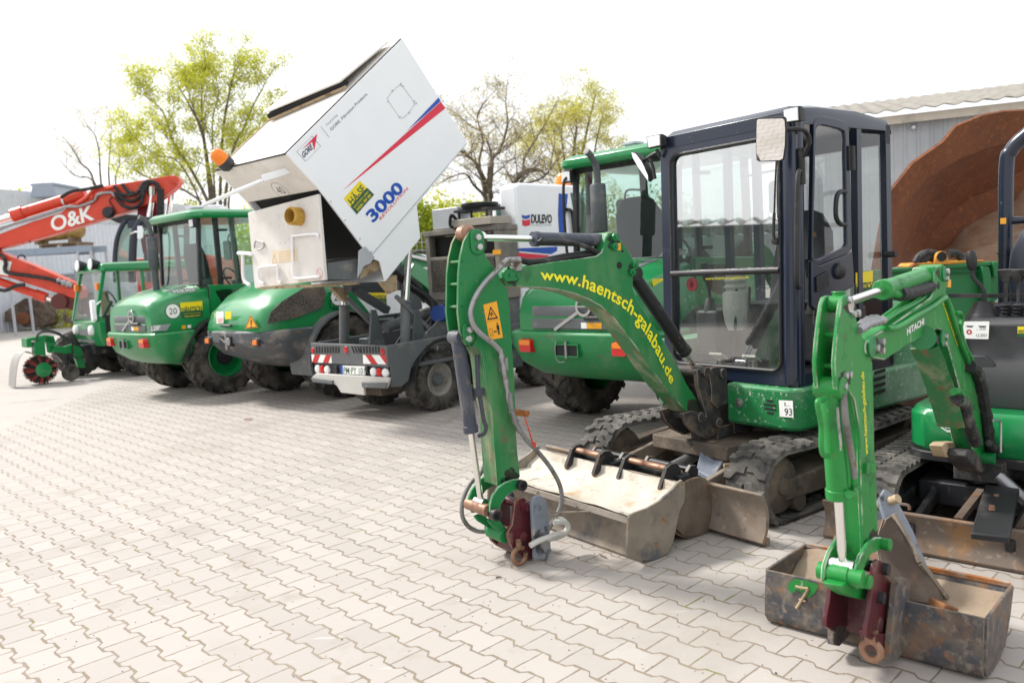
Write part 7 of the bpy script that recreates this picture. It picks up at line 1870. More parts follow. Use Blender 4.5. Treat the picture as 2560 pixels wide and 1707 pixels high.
m = MB(); m.pn([T.an(e_(*q), .605) for q in ((1030, 740), (1160, 720), (1160, 960), (1060, 980), (1040, 900))], .602, .606); m.build('door_panel', M['dark'], bd)
m = MB(); m.box(.60, .70, -.40, .40, .62, .66); m.poly([(.722, -.25, .74), (.722, .25, .74), (.722, .25, .84), (.722, -.25, .84)]); m.build('front_plate', M['greymid'], bd)
for n in (-.36, .40): lamp(bd, (.71, n, .83), (1, 0, .1), .075, M['lensw'], 'headlamp', .05)
for n in (-.22, .42):
    m = MB(); m.lathe([(.06, 0), (.08, .06), (.10, .14)], (.50, n, 1.90), (1, 0, .1), 16); lp = m.build('work_lamp', M['black'], cf); lamp(lp, (.635, n, 1.912), (1, 0, .1), .085, M['lensw'], 'lens', .02)
for n in (-.55, .50):
    m = MB(); m.box(.56, .62, n-.05, n+.05, 1.48, 1.60); m.build('indicator', M['lensor'], cf, bevel=.01)
m = MB(); m.loft([[(.72+i, .66+a, 1.16+b) for a, b in rrect(-.05, .05, -.17, .17, .045)] for i in (0, .03, .06)]); m.tube([(.60, .6, 1.3), (.70, .68, 1.25)], .012); m.build('mirror', M['white'], cf)
m = MB(); m.loft([[(u, n, z) for u, n in rrect(-.75, -.25, -.25, .25, .08)] for z in (.99, 1.12)]); m.loft([[(u0+a, b, z) for a, b in rrect(-.06, .06, -.24, .24, .05)] for z, u0 in ((1.1, -.72), (1.55, -.8), (1.65, -.8))]); m.build('seat', M['seat'], cf)
m = MB(); m.tube([(.40, 0, 1.0), (.22, 0, 1.28)], .025); m.tube([(.22+.06*math.sin(R(a)), .17*math.cos(R(a)), 1.30+.15*math.sin(R(a))) for a in range(0, 361, 30)], .013, 8, 2); m.build('steering_wheel', M['black'], cf)
for u, n, s, rr_ in ((.02, .62, 1, .40), (.05, -.65, -1, .40), (-1.25, .62, 1, .42), (-1.25, -.62, -1, .42)):
    wheel(rt, (u, n, rr_), rr_, .26, .2, M['greymid'], s, 18)
p = T.an(e_(740, 920), -.75); wheel(rt, (p.x, -.75, .40), .40, .24, .2, M['greymid'], -1, 18, tyre_mat=M['rubberd'])
m = MB(); m.box(-1.5, .68, -.30, .30, .42, .60); m.pn([T.an(e_(*q), .1) for q in ((800, 1030), (990, 1020), (1000, 1190), (860, 1200), (840, 1100))], -.1, .1); m.cyl((.2, -.6, .40), (.2, .6, .40), .06); m.build('front_linkage', M['blacks'], rt, bevel=.01)
# brush arm, hood, bristles
def tp(q, n): return T.an(e_(*q), n)
m = MB(); m.pn([tp(q, 0) for q in ((480, 1030), (620, 1045), (700, 1020), (790, 1045), (830, 1250), (760, 1250), (715, 1110), (620, 1110), (480, 1090))], -.05, .05); m.build('brush_arm', M['green_dark'] if 'green_dark' in M else M['green'], rt, bevel=.008)
m = MB(); m.pn([tp(q, 0) for q in ((250, 965), (440, 930), (530, 970), (530, 1010), (480, 1010), (420, 990), (300, 990), (310, 1050), (255, 1055))], -.25, .05); m.pn([tp(q, 0) for q in ((320, 1000), (430, 985), (440, 1130), (330, 1130))], -.1, .06); m.pn([tp(q, 0) for q in ((430, 930), (520, 940), (540, 1010), (490, 1110), (460, 1100))], .0, .05)
m.build('brush_motor', M['green'], rt, bevel=.008)
bc = tp((430, 1310), 0); bc.z = .245; br = .24
m = MB(); h_ = smooth_path([tp(q, 0) for q in ((140, 1440), (145, 1330), (170, 1180), (235, 1090), (330, 1110), (430, 1130), (540, 1130), (605, 1195))], 4)
m.sheet([[(p.x, n, p.z) for n in (-.34, -.14, .06)] for p in h_], .008); m.build('brush_hood', paint('worn_hood_rubber', (.33, .32, .30), .6), rt)
m = MB(); m.cyl((bc.x, -.32, bc.z), (bc.x, .0, bc.z), br*.42, seg=20); m.lathe([(br*.5, 0), (br*.5, .02), (br*.2, .03), (.001, .035)], bc, (0, 1, 0), 24); hub = m.build('brush_hub', M['green_clean'], rt)
m = MB(); m2_ = MB(); rnd = random.Random(2)
for k in range(18):
    for j in range(9):
        for q in range(5):
            a = 2*math.pi*(k+.5*(j % 2))/18+rnd.uniform(-.08, .08); n = -.31+.036*j+rnd.uniform(-.015, .015)
            t_ = m if (k % 2 == 0) else m2_
            a1 = a+rnd.uniform(-.1, .1); e = V3(math.cos(a), 0, math.sin(a)); e1 = V3(math.cos(a1), rnd.uniform(-.05, .05), math.sin(a1))
            t_.cyl(V3(bc.x, n, bc.z)+e*br*.4, V3(bc.x, n, bc.z)+e1*br*rnd.uniform(.9, 1.0), .007, .005, seg=4, cap=False)
m.build('bristles', paint('red_bristle', (.33, .06, .05), .7), hub); m2_.build('bristles', paint('black_bristle', (.03, .028, .027), .7), hub)
m = MB(); m.cyl(tp((640, 1100), .0), tp((655, 1230), .0), .03); m.pn([tp(q, 0) for q in ((625, 1235), (690, 1220), (720, 1250), (680, 1300), (640, 1290))], -.04, .04); cs_ = m.build('caster_fork', M['blacks'], rt, bevel=.006)
c_ = tp((692, 1300), 0); m = MB(); m.lathe([(.05, -.04), (c_.z-.02, -.045), (c_.z-.004, -.02), (c_.z-.004, .02), (c_.z-.02, .045), (.05, .04), (.001, .03)], c_, (0, 1, 0), 22, cap=False); m.build('caster_wheel', M['rubber'], cs_)
for off in (0, 14):
    m = MB(); m.tube([tp((x, y+off), .0+off*.003) for x, y in ((360, 1000), (360, 940), (400, 895), (480, 885), (580, 915), (680, 985), (760, 1020), (850, 1060))], .014, 8, 5); m.build('hose', M['hose'], rt)
m = MB(); m.tube([tp(q, .1) for q in ((710, 1020), (710, 1110), (750, 1160), (820, 1140), (900, 1080), (940, 1060))], .011, 8, 5); m.build('hose', M['hose'], rt)

# ================================================================ big red excavator behind, arm folded back to the ground
X = Frame(-7.2, 17.2, -172)
rx = X.root('red_excavator', 'large orange red excavator with white letters on its boom and a dark cab', 'excavator')
def xp(q, n=0): return X.an(g_c(*q), n)
RED = M['orangepaint']
bo = [(-260, 765), (0, 690), (330, 566), (640, 470), (720, 400), (880, 300), (1000, 215), (1120, 185), (1500, 128), (1790, 78), (1840, 80), (1875, 105), (1880, 145), (1850, 195), (1725, 293), (1640, 352), (1390, 440), (860, 600), (500, 712), (60, 828), (-260, 900)]
m = MB(); m.pn([xp(q, .18) for q in bo], -.18, .18); bm_ = m.build('boom', RED, rx, bevel=.015)
m = MB(); XN = .183
text(m, "O&K", quad_map(xp((548, 668), XN), xp((995, 535), XN), xp((520, 520), XN)), bold=.025); m.build('boom_lettering', M['wfilm'], bm_)
for q, r in (((1835, 125), .09), ((1597, 195), .10), ((955, 300), .06)):
    m = MB(); m.lathe([(r, 0), (r*.9, .03), (r*.4, .035), (.001, .04)], xp(q, .18), (0, 1, 0), 22); m.build('pin_boss', RED, bm_)
def xram(a, b, split, r, rod, par, n=.1, nm='cylinder'):
    a, b = xp(a, n), xp(b, n); s_ = a+(b-a)*split; d = (b-a).normalized()
    m = MB(); m.cyl(a, s_, r, seg=22); m.cyl(s_-d*.22, s_, r*1.25, seg=22); o = m.build(nm, RED, par)
    m = MB(); m.cyl(s_, b, rod, seg=16); m.build('piston_rod', M['chrome'], o); return o
xram((900, 268), (-300, 640), .64, .115, .065, rx, 0, 'arm_cylinder')
m = MB(); p = xp((680, 360), 0); d = (xp((900, 268))-xp((110, 505))).normalized(); m.cyl(p-d*.02, p+d*.02, .13, seg=22); m.build('cylinder_clamp', M['bolt'], rx)
for pts in ([(-100, 690), (130, 590), (500, 470), (700, 410), (820, 405), (980, 350), (1020, 290), (1090, 265), (1170, 260), (1200, 300)], [(-100, 650), (300, 545), (660, 430)], ):
    m = MB(); m.tube([xp(q, .22) for q in pts], .028, 8, 5); m.build('oil_pipe', M['steel'], bm_)
m = MB(); m.tube([xp(q, .22) for q in ((800, 380), (900, 320), (990, 225), (1080, 205), (1120, 215), (1190, 200))], .03, 8, 5); m.build('oil_pipe', RED, bm_)
for pts in ([(1200, 190), (1260, 270), (1350, 285), (1440, 260), (1510, 160), (1580, 140), (1650, 170), (1680, 240)], [(1210, 260), (1300, 330), (1400, 345), (1480, 280), (1530, 180), (1600, 150), (1660, 190)], [(1215, 310), (1300, 400), (1400, 420), (1480, 370), (1510, 250), (1560, 160)], [(1280, 170), (1340, 240), (1400, 265)], [(640, 310), (720, 260), (800, 235), (900, 225), (1080, 185)]):
    m = MB(); m.tube([xp(q, .26) for q in pts], .036, 8, 6); m.build('hose', M['hose'], rx)
m = MB(); m.tube([xp(q, .22) for q in ((1180, 300), (1150, 340), (1165, 380), (1190, 410), (1180, 450))], .012, 6, 4); m.lathe([(.001, -.1), (.10, -.08), (.13, 0), (.10, .08), (.001, .1)], xp((1142, 470), .24), (0, 1, .3), 16); m.build('boom_lamp', M['black'], rx)
# base boom and its cylinders
m = MB(); m.pn([xp(q, 0) for q in ((1560, 170), (1640, 175), (1640, 300), (1660, 560), (1700, 900), (1500, 900), (1440, 560), (1440, 330), (1540, 250))], -.22, -.0); m.build('base_boom', paint('crimson_paint', (.28, .01, .03), .5), rx, bevel=.02)
m = MB(); m.cyl(xp((1597, 200), .12), xp((1597, 290), .12), .13, .10); m.cyl(xp((1592, 280), .12), xp((1545, 700), .12), .065); m.build('boom_cylinder', M['chrome'], rx)
m = MB(); m.cyl(xp((1800, 230), -.3), xp((1745, 700), -.3), .065); m.build('boom_cylinder', M['chrome'], rx)
m = MB(); m.tube([xp(q, .2) for q in ((1680, 220), (1688, 350), (1680, 700))], .07, 10, 4); m.build('hose', M['hose'], rx)
# stick, lower cylinder and linkage
m = MB(); m.pn([xp(q, 0) for q in ((-260, 770), (0, 868), (140, 930), (420, 1040), (700, 1160), (860, 1230), (900, 1280), (895, 1340), (860, 1382), (770, 1358), (610, 1305), (560, 1290), (300, 1205), (130, 1150), (0, 1135), (-260, 1080))], -.16, .16); st = m.build('stick', RED, rx, bevel=.012)
xram((-300, 1090), (680, 1430), .80, .085, .05, rx, .0, 'bucket_cylinder')
m = MB(); m.pn([xp(q, .1) for q in ((590, 1400), (640, 1345), (720, 1325), (860, 1380), (880, 1470), (860, 1540), (800, 1500), (720, 1480), (660, 1465), (600, 1450))], -.14, .14); m.lathe([(.16, -.16), (.17, 0), (.16, .16)], xp((650, 1400), .05), (0, 1, 0), 20); m.build('stick_linkage', paint('greasy_dark_red', (.12, .03, .025), .6), rx, bevel=.01)
m = MB(); m.tube([xp(q, .1) for q in ((690, 1545), (680, 1580), (710, 1605), (760, 1600), (790, 1570))], .045, 10, 5); m.build('hook', M['rustdk'], rx)
m = MB(); m.pn([xp(q, 0) for q in ((740, 1560), (870, 1560), (840, 1640), (780, 1600))], -.3, .3); m.build('coupler', M['brown'], rx, bevel=.02)
for pts in ([(-60, 880), (30, 930), (60, 1000), (50, 1060), (90, 1100), (300, 1130), (520, 1165), (640, 1210)], [(-50, 1270), (60, 1285), (160, 1240), (260, 1225)]):
    m = MB(); m.tube([xp(q, .22) for q in pts], .038, 8, 5); m.build('hose', M['hose'], rx)
m = MB(); m.tube([xp(q, .2) for q in ((600, 1180), (680, 1210), (760, 1240))], lambda t: .05+.02*(int(t*14) % 2), 8, 5); m.build('hose_fitting', M['steel'], rx)
m = MB(); m.poly([xp(q, .166) for q in ((-40, 960), (125, 985), (85, 1135), (-40, 1110))]); m.build('white_plate', M['wfilm'], st)
for q in ((225, 950), (280, 790)): 
    m = MB(); c_ = xp(q, .1); m.tube([c_+V3(.07*math.cos(R(a)), 0, .07*math.sin(R(a))) for a in range(0, 200, 25)], .015, 6, 2); m.build('lifting_eye', M['blacks'], rx)
# cab
CNN = .9
def cp_(q, n=CNN): return X.an(g_c(*q), n)
zb_ = .95
m = MB()
for n in (CNN, CNN-1.0):
    fp_ = [cp_(q, CNN) for q in ((1320, 545), (1265, 640), (1225, 760), (1208, 900), (1205, 1010), (1215, 1200))]
    m.tube([(p.x, n, p.z) for p in fp_], .045, 10, 4)
    bp2 = [cp_(q, CNN) for q in ((1500, 520), (1430, 640), (1400, 760), (1390, 1000), (1390, 1200))]
    m.tube([(p.x, n, p.z) for p in bp2], .075, 10, 4)
    p0, p1 = cp_((1960, 530)), cp_((1960, 1200)); m.bar((p0.x, n, p0.z), (p1.x, n, p1.z), .1, .1, (1, 0, 0))
q0, q1 = cp_((1330, 520)), cp_((1990, 535))
m.box(min(q0.x, q1.x), max(q0.x, q1.x), CNN-1.02, CNN+.02, q1.z-.12, q1.z+.08)
fr_ = m.build('cab_frame', M['navy'], rx, bevel=.02)
m = MB(); fpp = [cp_(q, CNN) for q in ((1320, 560), (1265, 650), (1228, 770), (1212, 900), (1208, 1010), (1218, 1200))]
m.sheet([[(p.x, CNN-.97, p.z), (p.x, CNN-.03, p.z)] for p in fpp], .01); m.build('windscreen', M['glassg'], fr_)
m = MB(); m.poly([cp_(q, CNN-.02) for q in ((1310, 570), (1245, 720), (1215, 900), (1215, 1200), (1390, 1200), (1390, 800), (1480, 560))]); m.build('front_side_window', M['glassg'], fr_)
m = MB(); m.poly([cp_(q, CNN-.02) for q in ((1500, 560), (1420, 760), (1410, 1200), (1950, 1200), (1950, 560))]); m.build('door_window', M['glassg'], fr_)
m = MB(); m.pn([cp_(q, CNN) for q in ((1150, 535), (1330, 488), (1480, 500), (1460, 540), (1330, 560), (1240, 580))], CNN-1.0, CNN+.02); m.build('sun_visor', M['black'], fr_, bevel=.01)
m = MB(); m.loft([[cp_((1450+a, 670+b), CNN+.25)+V3(0, i, 0) for a, b in ((-0, -60), (45, -60), (60, -20), (55, 60), (30, 78), (0, 70))] for i in (0, .05)]); m.tube([cp_((1375, 690), CNN+.05), cp_((1420, 672), CNN+.2), cp_((1460, 670), CNN+.25)], .018); m.build('mirror', M['white'], fr_)
a_, b_ = X.an(g_c(1380, 800), -.2), X.an(g_c(2420, 800), -.2)
u0, u1 = min(a_.x, b_.x), max(a_.x, b_.x)
m = MB(); m.box(u0, u1, -1.3, 1.0, .95, 1.28); m.box(u0, u1-1.1, -1.3, 1.0, 1.28, 2.0); m.box(u1-1.5, u1, -1.3, -.25, 1.28, 2.1); m.build('upper_body', RED, rx, bevel=.05)
m = MB(); m.box(u0+.2, u1-.1, -1.2, .9, .45, .95); m.build('undercarriage', M['blacks'], rx, bevel=.03)
for u in (u0+.7, u1-.6):
    for s in (-1, 1): wheel(rx, (u, s*1.0-.15, .5), .5, .4, .27, M['orangepaint'], s, 18)
m = MB(); m.loft([[cp_((1985, 505), -.3)+V3(a, b, c) for a, b in ((0, -.4), (0, .4), (-.75, .4), (-.75, -.4))] for c in (0, .18)]); m.build('air_filter_box', M['white'], rx, bevel=.03)
# ================================================================ right side: rusty giant bucket, green attachment, shed
def solo(name, label, cat, loc, group=None):
    o = bpy.data.objects.new(name, None); COL.objects.link(o); o.location = loc; o.empty_display_size = .3
    return tag(o, label, cat, group)
def rel(o, pts): return [Vector(p)-o.location for p in pts]
r_ = solo('giant_bucket', 'huge rusty brown loader bucket with its curved shell tipped up behind the excavators', 'bucket', V3(4.2, 7.6, 0))
def D6(q, Y): return depth(*d6(*q), Y)-r_.location
O6 = [(395, 1430), (450, 1090), (525, 810), (700, 590), (930, 430), (1040, 300), (1250, 215), (1420, 185), (1800, 170)]
F6 = [(405, 1440), (530, 1200), (630, 950), (790, 735), (960, 620), (1080, 550), (1290, 470), (1450, 430), (1800, 370)]
S6 = [(830, 1340), (900, 1290), (980, 1240), (1060, 1140), (1150, 1070), (1250, 1010), (1400, 940), (1568, 790), (1900, 560)]
L6 = [(860, 1440), (960, 1430), (1080, 1420), (1200, 1400), (1300, 1390), (1420, 1370), (1568, 1330), (1700, 1290), (1950, 1200)]
def dense(L, k=4): return [(p.x, p.y) for p in smooth_path([V3(x, y, 0) for x, y in L], k)]
Od = []
for a, b in zip(O6, O6[1:]):
    for j in range(4): Od.append((a[0]+(b[0]-a[0])*j/4, a[1]+(b[1]-a[1])*j/4))
Od.append(O6[-1])
Fd, Sd, Ld = dense(F6), dense(S6), dense(L6)
m = MB()
g = []
for k in range(len(Fd)):
    mid = ((Fd[k][0]+Sd[k][0])/2, (Fd[k][1]+Sd[k][1])/2)
    g.append([D6(Od[k], 7.75), D6(Fd[k], 7.95), D6(Fd[k], 7.955), D6(((Fd[k][0]*.7+Sd[k][0]*.3), (Fd[k][1]*.7+Sd[k][1]*.3)), 8.55), D6(((Fd[k][0]*.35+Sd[k][0]*.65), (Fd[k][1]*.35+Sd[k][1]*.65)), 8.9), D6(Sd[k], 8.95), D6(((Sd[k][0]+Ld[k][0])/2, (Sd[k][1]+Ld[k][1])/2), 8.5), D6(Ld[k], 8.0)])
m.sheet(g, .03); shl = m.build('bucket_shell', M['rust'], r_, fix=True, ang=28)
M['rustfloor'] = paint("skylit_sandy_rust_floor", (.36, .24, .16), .9, layers=[((.27, .13, .07), 5, .45, .7), ((.42, .33, .24), 9, .55, .75)], bump=.3)
shl.data.materials.append(M['rustfloor'])
nv_ = 7
for p in shl.data.polygons:
    c_ = p.center
# floor quads, last two columns of the grid: sandy rust painted paler for skylight
    pass
nf = 0
for i, p in enumerate(shl.data.polygons):
    if i < (len(Fd)-1)*7*2 and (i//2) % 7 in (5, 6): p.material_index = 1
m = MB(); P = [ground(2120, 1036), ground(2310, 1046)]
dv = (P[1]-P[0]).normalized(); p0, p1 = P[0]-dv*.4, P[0]+dv*3.6
up = V3(0, 0, .80); nn = V3(-dv.y, dv.x, 0)
g = [[p0+nn*(.30-.30*math.cos(t*1.2)) + V3(0, 0, .01+.95*t)-r_.location, (p0+p1)/2+nn*(.30-.30*math.cos(t*1.2))+V3(0, 0, .01+.95*t)-r_.location, p1+nn*(.30-.30*math.cos(t*1.2))+V3(0, 0, .01+.95*t)-r_.location] for t in [i/8 for i in range(9)]]
m.sheet(g, .03); m.build('bucket_back', M['rust2'] if 'rust2' in M else paint("brown_streaked_steel", (.12, .065, .04), .75, layers=[((.07, .04, .028), 5, .45, .7, (2, 2, .3)), ((.22, .15, .10), 3, .58, .8)], bump=.2), r_, fix=True)
m = MB(); m.bar(p0-r_.location+V3(0, 0, .03)-nn*.04, p1-r_.location+V3(0, 0, .03)-nn*.04, .12, .05); m.build('cutting_edge', M['earth'], r_, bevel=.01)
m = MB()
for t in (.25, .75):
    q = p0+(p1-p0)*t+nn*.5-r_.location; m.box(q.x-.15, q.x+.15, q.y-.1, q.y+.5, .0, 1.2)
m.each('support_rib', M['rust'], r_, bevel=.01)

ga = solo('green_attachment', 'green steel machine attachment with an amber lifting eye and hoses on its top', 'attachment', V3(3.6, 6.75, 0))
def D4(q, Y=6.7): return depth(*d4(*q), Y)-ga.location
m = MB()
m.prism([D4(q) for q in ((300, 235), (590, 215), (1390, 158), (1390, 420), (1250, 560), (1150, 700), (620, 850), (300, 850))], (0, .05, 0))
m.prism([D4(q, 6.66) for q in ((590, 215), (1390, 158), (1390, 185), (590, 240))], (0, .12, 0))
m.prism([D4(q, 6.62) for q in ((1260, 195), (1310, 200), (1325, 260), (1320, 520), (1280, 520), (1265, 290))], (0, .08, 0))
m.prism([D4(q, 6.64) for q in ((1340, 165), (1390, 160), (1390, 270), (1345, 275))], (0, .10, 0))
m.prism([D4(q, 6.67) for q in ((980, 242), (1390, 222), (1390, 230), (980, 250))], (0, .04, 0))
gp_ = m.build('frame_plate', paint("chipped_green_plate", (.012, .16, .045), .5, layers=[((.20, .08, .04), 14, .68, .72), ((.03, .12, .04), 3, .5, .7), ((.2, .17, .13), 5, .66, .8)], bump=.08), ga, bevel=.008, fix=True)
m = MB(); m.prism([D4(q, 6.70) for q in ((735, 195), (760, 172), (905, 165), (1000, 155), (1100, 152), (1275, 148), (1285, 160), (1100, 175), (740, 205))], (0, .25, 0)); ab = m.build('amber_beam', M['yelsteel'], ga, bevel=.008, fix=True)
m = MB(); m.prism([D4(q, 6.68) for q in ((905, 185), (918, 120), (930, 95), (960, 82), (990, 88), (1005, 120), (1025, 182))], (0, .04, 0)); m.build('lifting_eye', M['yelsteel'], ab, bevel=.006, fix=True)
m = MB(); c_ = D4((962, 122), 6.675); m.cyl(c_, c_+V3(0, .004, 0), .040); m.build('eye_hole', M['dark'], ab)
for pts in ([(770, 170), (800, 120), (850, 98), (920, 108)], [(1010, 105), (1060, 100), (1100, 125), (1112, 155)], [(800, 165), (850, 130), (920, 135)]):
    m = MB(); m.tube([D4(q, 6.76) for q in pts], .035, 10, 6); m.build('hose', M['hose'], ga)
for x in (420, 1180):
    m = MB(); p = D4((x, 800), 6.76); m.box(p.x-.06, p.x+.06, p.y, p.y+.1, .0, p.z+.2); m.build('stand_leg', M['green'], ga)
for q in ((322, 228), (452, 226)): pass

# grey metal shed with a corrugated roof
S0, SDIR = V3(8.21, 17.38, 0), V3(-.926, .378, 0).normalized()
SN_ = V3(-SDIR.y, SDIR.x, 0)                  # away from the camera
if SN_.y < 0: SN_ = -SN_
sh = solo('metal_shed', 'long grey sheet metal shed with a corrugated roof behind the rusty bucket', 'shed', S0)
WL, WR, EH = 1.75, 16.0, 3.92
def sp3(a, b, z): return SDIR*a+SN_*b+V3(0, 0, z)     # a: along the wall to the left
m = MB(); pts = []
n_ = int((WL+WR)/.25)
for i in range(n_):
    a0 = -WR+i*.25
    for da, off in ((0, 0), (.17, 0), (.19, -.02), (.23, -.02)): pts.append((a0+da, off))
m.sheet([[sp3(a, b, 0), sp3(a, b, EH+.02)] for a, b in pts], .004)
sw_ = m.build('wall', paint("grey_sheet_cladding", (.40, .415, .435), .45, layers=[((.31, .325, .345), 1.2, .45, .7, (1, 1, .15)), ((.42, .43, .45), 3, .6, .8, (1, 1, .2))]), sh, fix=True)
m = MB(); m.prism([sp3(-WR, .02, 0), sp3(WL, .02, 0), sp3(WL, .02, EH), sp3(-WR, .02, EH)], SN_*.1); m.prism([sp3(WL, .0, 0), sp3(WL, 12, 0), sp3(WL, 12, EH+1.8), sp3(WL, 0, EH)], SDIR*-.1); m.build('frame', M['grey'], sh)
m = MB(); m.prism([sp3(-WR, -.22, EH-.02), sp3(WL+.2, -.22, EH-.02), sp3(WL+.2, -.22, EH+.15), sp3(-WR, -.22, EH+.15)], SN_*.04); m.build('fascia', paint("weathered_cream_board", (.55, .50, .42), .8, layers=[((.3, .28, .23), 2, .5, .7)]), sh)
m = MB(); g = []
k = int((WL+WR+.5)/.055)
for i in range(k):
    a = -WR+i*.055; w_ = .024*math.sin(2*math.pi*a/.36)
    g.append([sp3(a, b, EH+.22+w_+b*.17+.085) for b in (-.42, 3, 12)])
m.sheet(g, .02); m.build('roof', paint("lichen_fibre_cement", (.27, .25, .22), .95, layers=[((.17, .155, .13), 2.5, .45, .65), ((.38, .36, .31), 9, .58, .75)], bump=.2), sh, fix=True)
m = MB(); p = sp3(2.3, -.03, 0)
q_ = depth(*d6(700, 312), 17.2); 
m.lathe([(.05, 0), (.05, .05), (.03, .07)], q_-S0-SN_*.05, -SN_, 12); m.build('wall_hook', M['bolt'], sh)
# a low dark building far behind, seen through the cab glass
sh2 = solo('low_shed', 'low dark shed with a wavy roof edge far behind, seen through the cab windscreen', 'shed', V3(11, 40, 0))
m = MB(); m.box(-6, 5, 0, 8, 0, 2.2); m.build('wall', paint("dark_green_cladding", (.05, .07, .06), .6), sh2)
m = MB(); m.sheet([[(-6.3+i*.075, y, 2.28+.08*math.sin(2*math.pi*i*.075/.6)+.1*y) for y in (-.4, 8)] for i in range(156)], .03); m.build('roof', paint("dark_roof", (.10, .10, .095), .9), sh2, fix=True)

# the yard's dark green shed on the left, outside the picture but mirrored in the cab windscreen
sh3 = solo('yard_shed', 'dark green shed along the left edge of the yard, mirrored in the cab windscreen', 'shed', V3(-27, 0, 0))
m = MB(); m.box(-6, 0, -16, 15, 0, 3.9); m.build('wall', paint("dark_shed_cladding", (.04, .055, .05), .6), sh3)
m = MB(); m.sheet([[(x, -16.3+i*.09, 4.0+.09*math.sin(2*math.pi*i*.09/.72)-.1*x) for x in (.5, -6.3)] for i in range(350)], .02); m.build('roof', paint("dark_shed_roof", (.12, .115, .11), .9), sh3, fix=True)

# ================================================================ left background: hall, mesh gate, rack, scrap
HD = V3(.255, .967, 0).normalized(); H0 = V3(-20.09, 33.0, 0); HN = V3(-HD.y, HD.x, 0)      # HN points away to the left
hl_ = solo('white_hall', 'long low white clad hall with a flat roof behind the red excavator', 'hall', H0)
def hp3(a, b, z): return HD*a+HN*b+V3(0, 0, z)
m = MB(); pts = []
for i in range(100):
    a0 = -10+i*.26
    for da, off in ((0, 0), (.2, 0), (.22, .02), (.25, .02)): pts.append((a0+da, off))
m.sheet([[hp3(a, b, 0), hp3(a, b, 4.55)] for a, b in pts], .01)
m.build('wall', paint("pale_blue_cladding", (.70, .735, .79), .5, layers=[((.62, .65, .7), .6, .5, .7)]), hl_, fix=True)
m = MB(); m.prism([hp3(-10, -.05, 4.5), hp3(15.9, -.05, 4.5), hp3(15.9, -.05, 5.68), hp3(-10, -.05, 5.68)], HN*.3); m.prism([hp3(-10, .05, 0), hp3(15.9, .05, 0), hp3(15.9, 14, 0), hp3(-10, 14, 0)], V3(0, 0, 5.5)); m.build('parapet', paint("grey_parapet", (.62, .65, .67), .7, layers=[((.38, .39, .38), .8, .55, .75)]), hl_)
a_ = depth(75, 482, 34)-H0; b_ = depth(140, 480, 34)-H0
m = MB(); m.loft([[V3(x, a_.y+dy, z) for x, dy in ((a_.x+i, 0), (b_.x-i, 0), (b_.x-i, 2), (a_.x+i, 2))] for z, i in ((5.4, 0), (5.85, .12), (5.87, .05), (5.95, .05))]); m.build('roof_vent', paint("vent_blue_grey", (.35, .40, .47), .5), hl_)
# mesh gate and fence bays
def mesh_bay(name, label, a, b, h, cat, grp=None, post=None):
    o = solo(name, label, cat, a, grp)
    v = b-a; L = v.length; d = v.normalized()
    m = MB()
    for i in range(int(L/.10)+1): m.bar(d*min(L, i*.10)+V3(0, 0, .06), d*min(L, i*.10)+V3(0, 0, h), .012, .012, d)
    for j in range(int(h/.2)+1): m.bar(V3(0, 0, .06+j*.2), d*L+V3(0, 0, .06+j*.2), .012, .014)
    m.build('wire_mesh', M['galv'], o)
    for q in ((V3(0, 0, 0),) if post is None else post):
        m = MB(); m.bar(q, q+V3(0, 0, h+.08), .09, .09, d); m.build('post', M['galv'], o)
    return o
ga_, gb_ = ground(104, 823), ground(188, 818)
mg = mesh_bay('mesh_gate', 'pale blue mesh gate with a red and white tape mark on its post', ga_, gb_, 1.25, 'gate', None, (V3(0, 0, 0), gb_-ga_))
m = MB(); m.bar(V3(-.12, -.02, 1.1), V3(-.12, -.02, 1.32), .08, .03); m.build('tape_mark', M['lensred'], mg)
m = MB(); m.bar(V3(.14, -.02, 1.1), V3(.14, -.02, 1.28), .06, .03); m.build('tape_mark', M['lensred'], mg)
fa = V3(-26, 32.2, 0)
mesh_bay('mesh_fence', 'tall wire mesh fence bay left of the mesh gate before the white hall', V3(-24.2, 32.0, 0), V3(-19.35, 33.6, 0), 2.3, 'fence', 'wire mesh fence bays')
mesh_bay('mesh_fence', 'tall wire mesh fence bay right of the mesh gate before the white hall', V3(-18.6, 35.2, 0), V3(-16.0, 44, 0), 2.3, 'fence', 'wire mesh fence bays')
# storage rack with a tank, boards and sheets
def gD(q, Y): return depth(*g_c(*q), Y)
rk = solo('storage_rack', 'steel storage rack with blue grey beams before the white hall', 'rack', V3(-16.5, 29, 0))
def rr3(q, Y=29.0): return gD(q, Y)-rk.location
for Y in (29.0, 30.1):
    m = MB(); z0 = rr3((300, 850)).z; x0, x1 = -3.5, rr3((960, 850)).x
    m.box(x0, x1, Y-29-.04, Y-29+.04, z0-.22, z0); m.build('beam', paint("blue_grey_beam", (.30, .36, .44), .5), rk)
    for x in (-3.4, -1.2, rr3((820, 900)).x, rr3((955, 900)).x):
        m = MB(); m.box(x-.035, x+.035, Y-29-.035, Y-29+.035, 0, z0); m.build('post', M['galv'], rk)
m = MB(); x0 = rr3((820, 900)).x
for z in (2.75, 2.35): m.bar((x0, 0, z), (x1, 0, z), .04, .05)
m.each('brace', M['grey'], rk)
tk = solo('oil_tank', 'dull ochre cylindrical tank lying on the storage rack', 'tank', gD((610, 765), 29.5))
m = MB(); L_ = .95; m.lathe([(.001, -L_), (.22, -L_*.98), (.32, -L_*.9), (.34, -L_*.8), (.34, L_*.8), (.32, L_*.9), (.22, L_*.98), (.001, L_)], (0, 0, .36), (1, 0, .03), 28); m.build('tank_shell', M['tank'], tk)
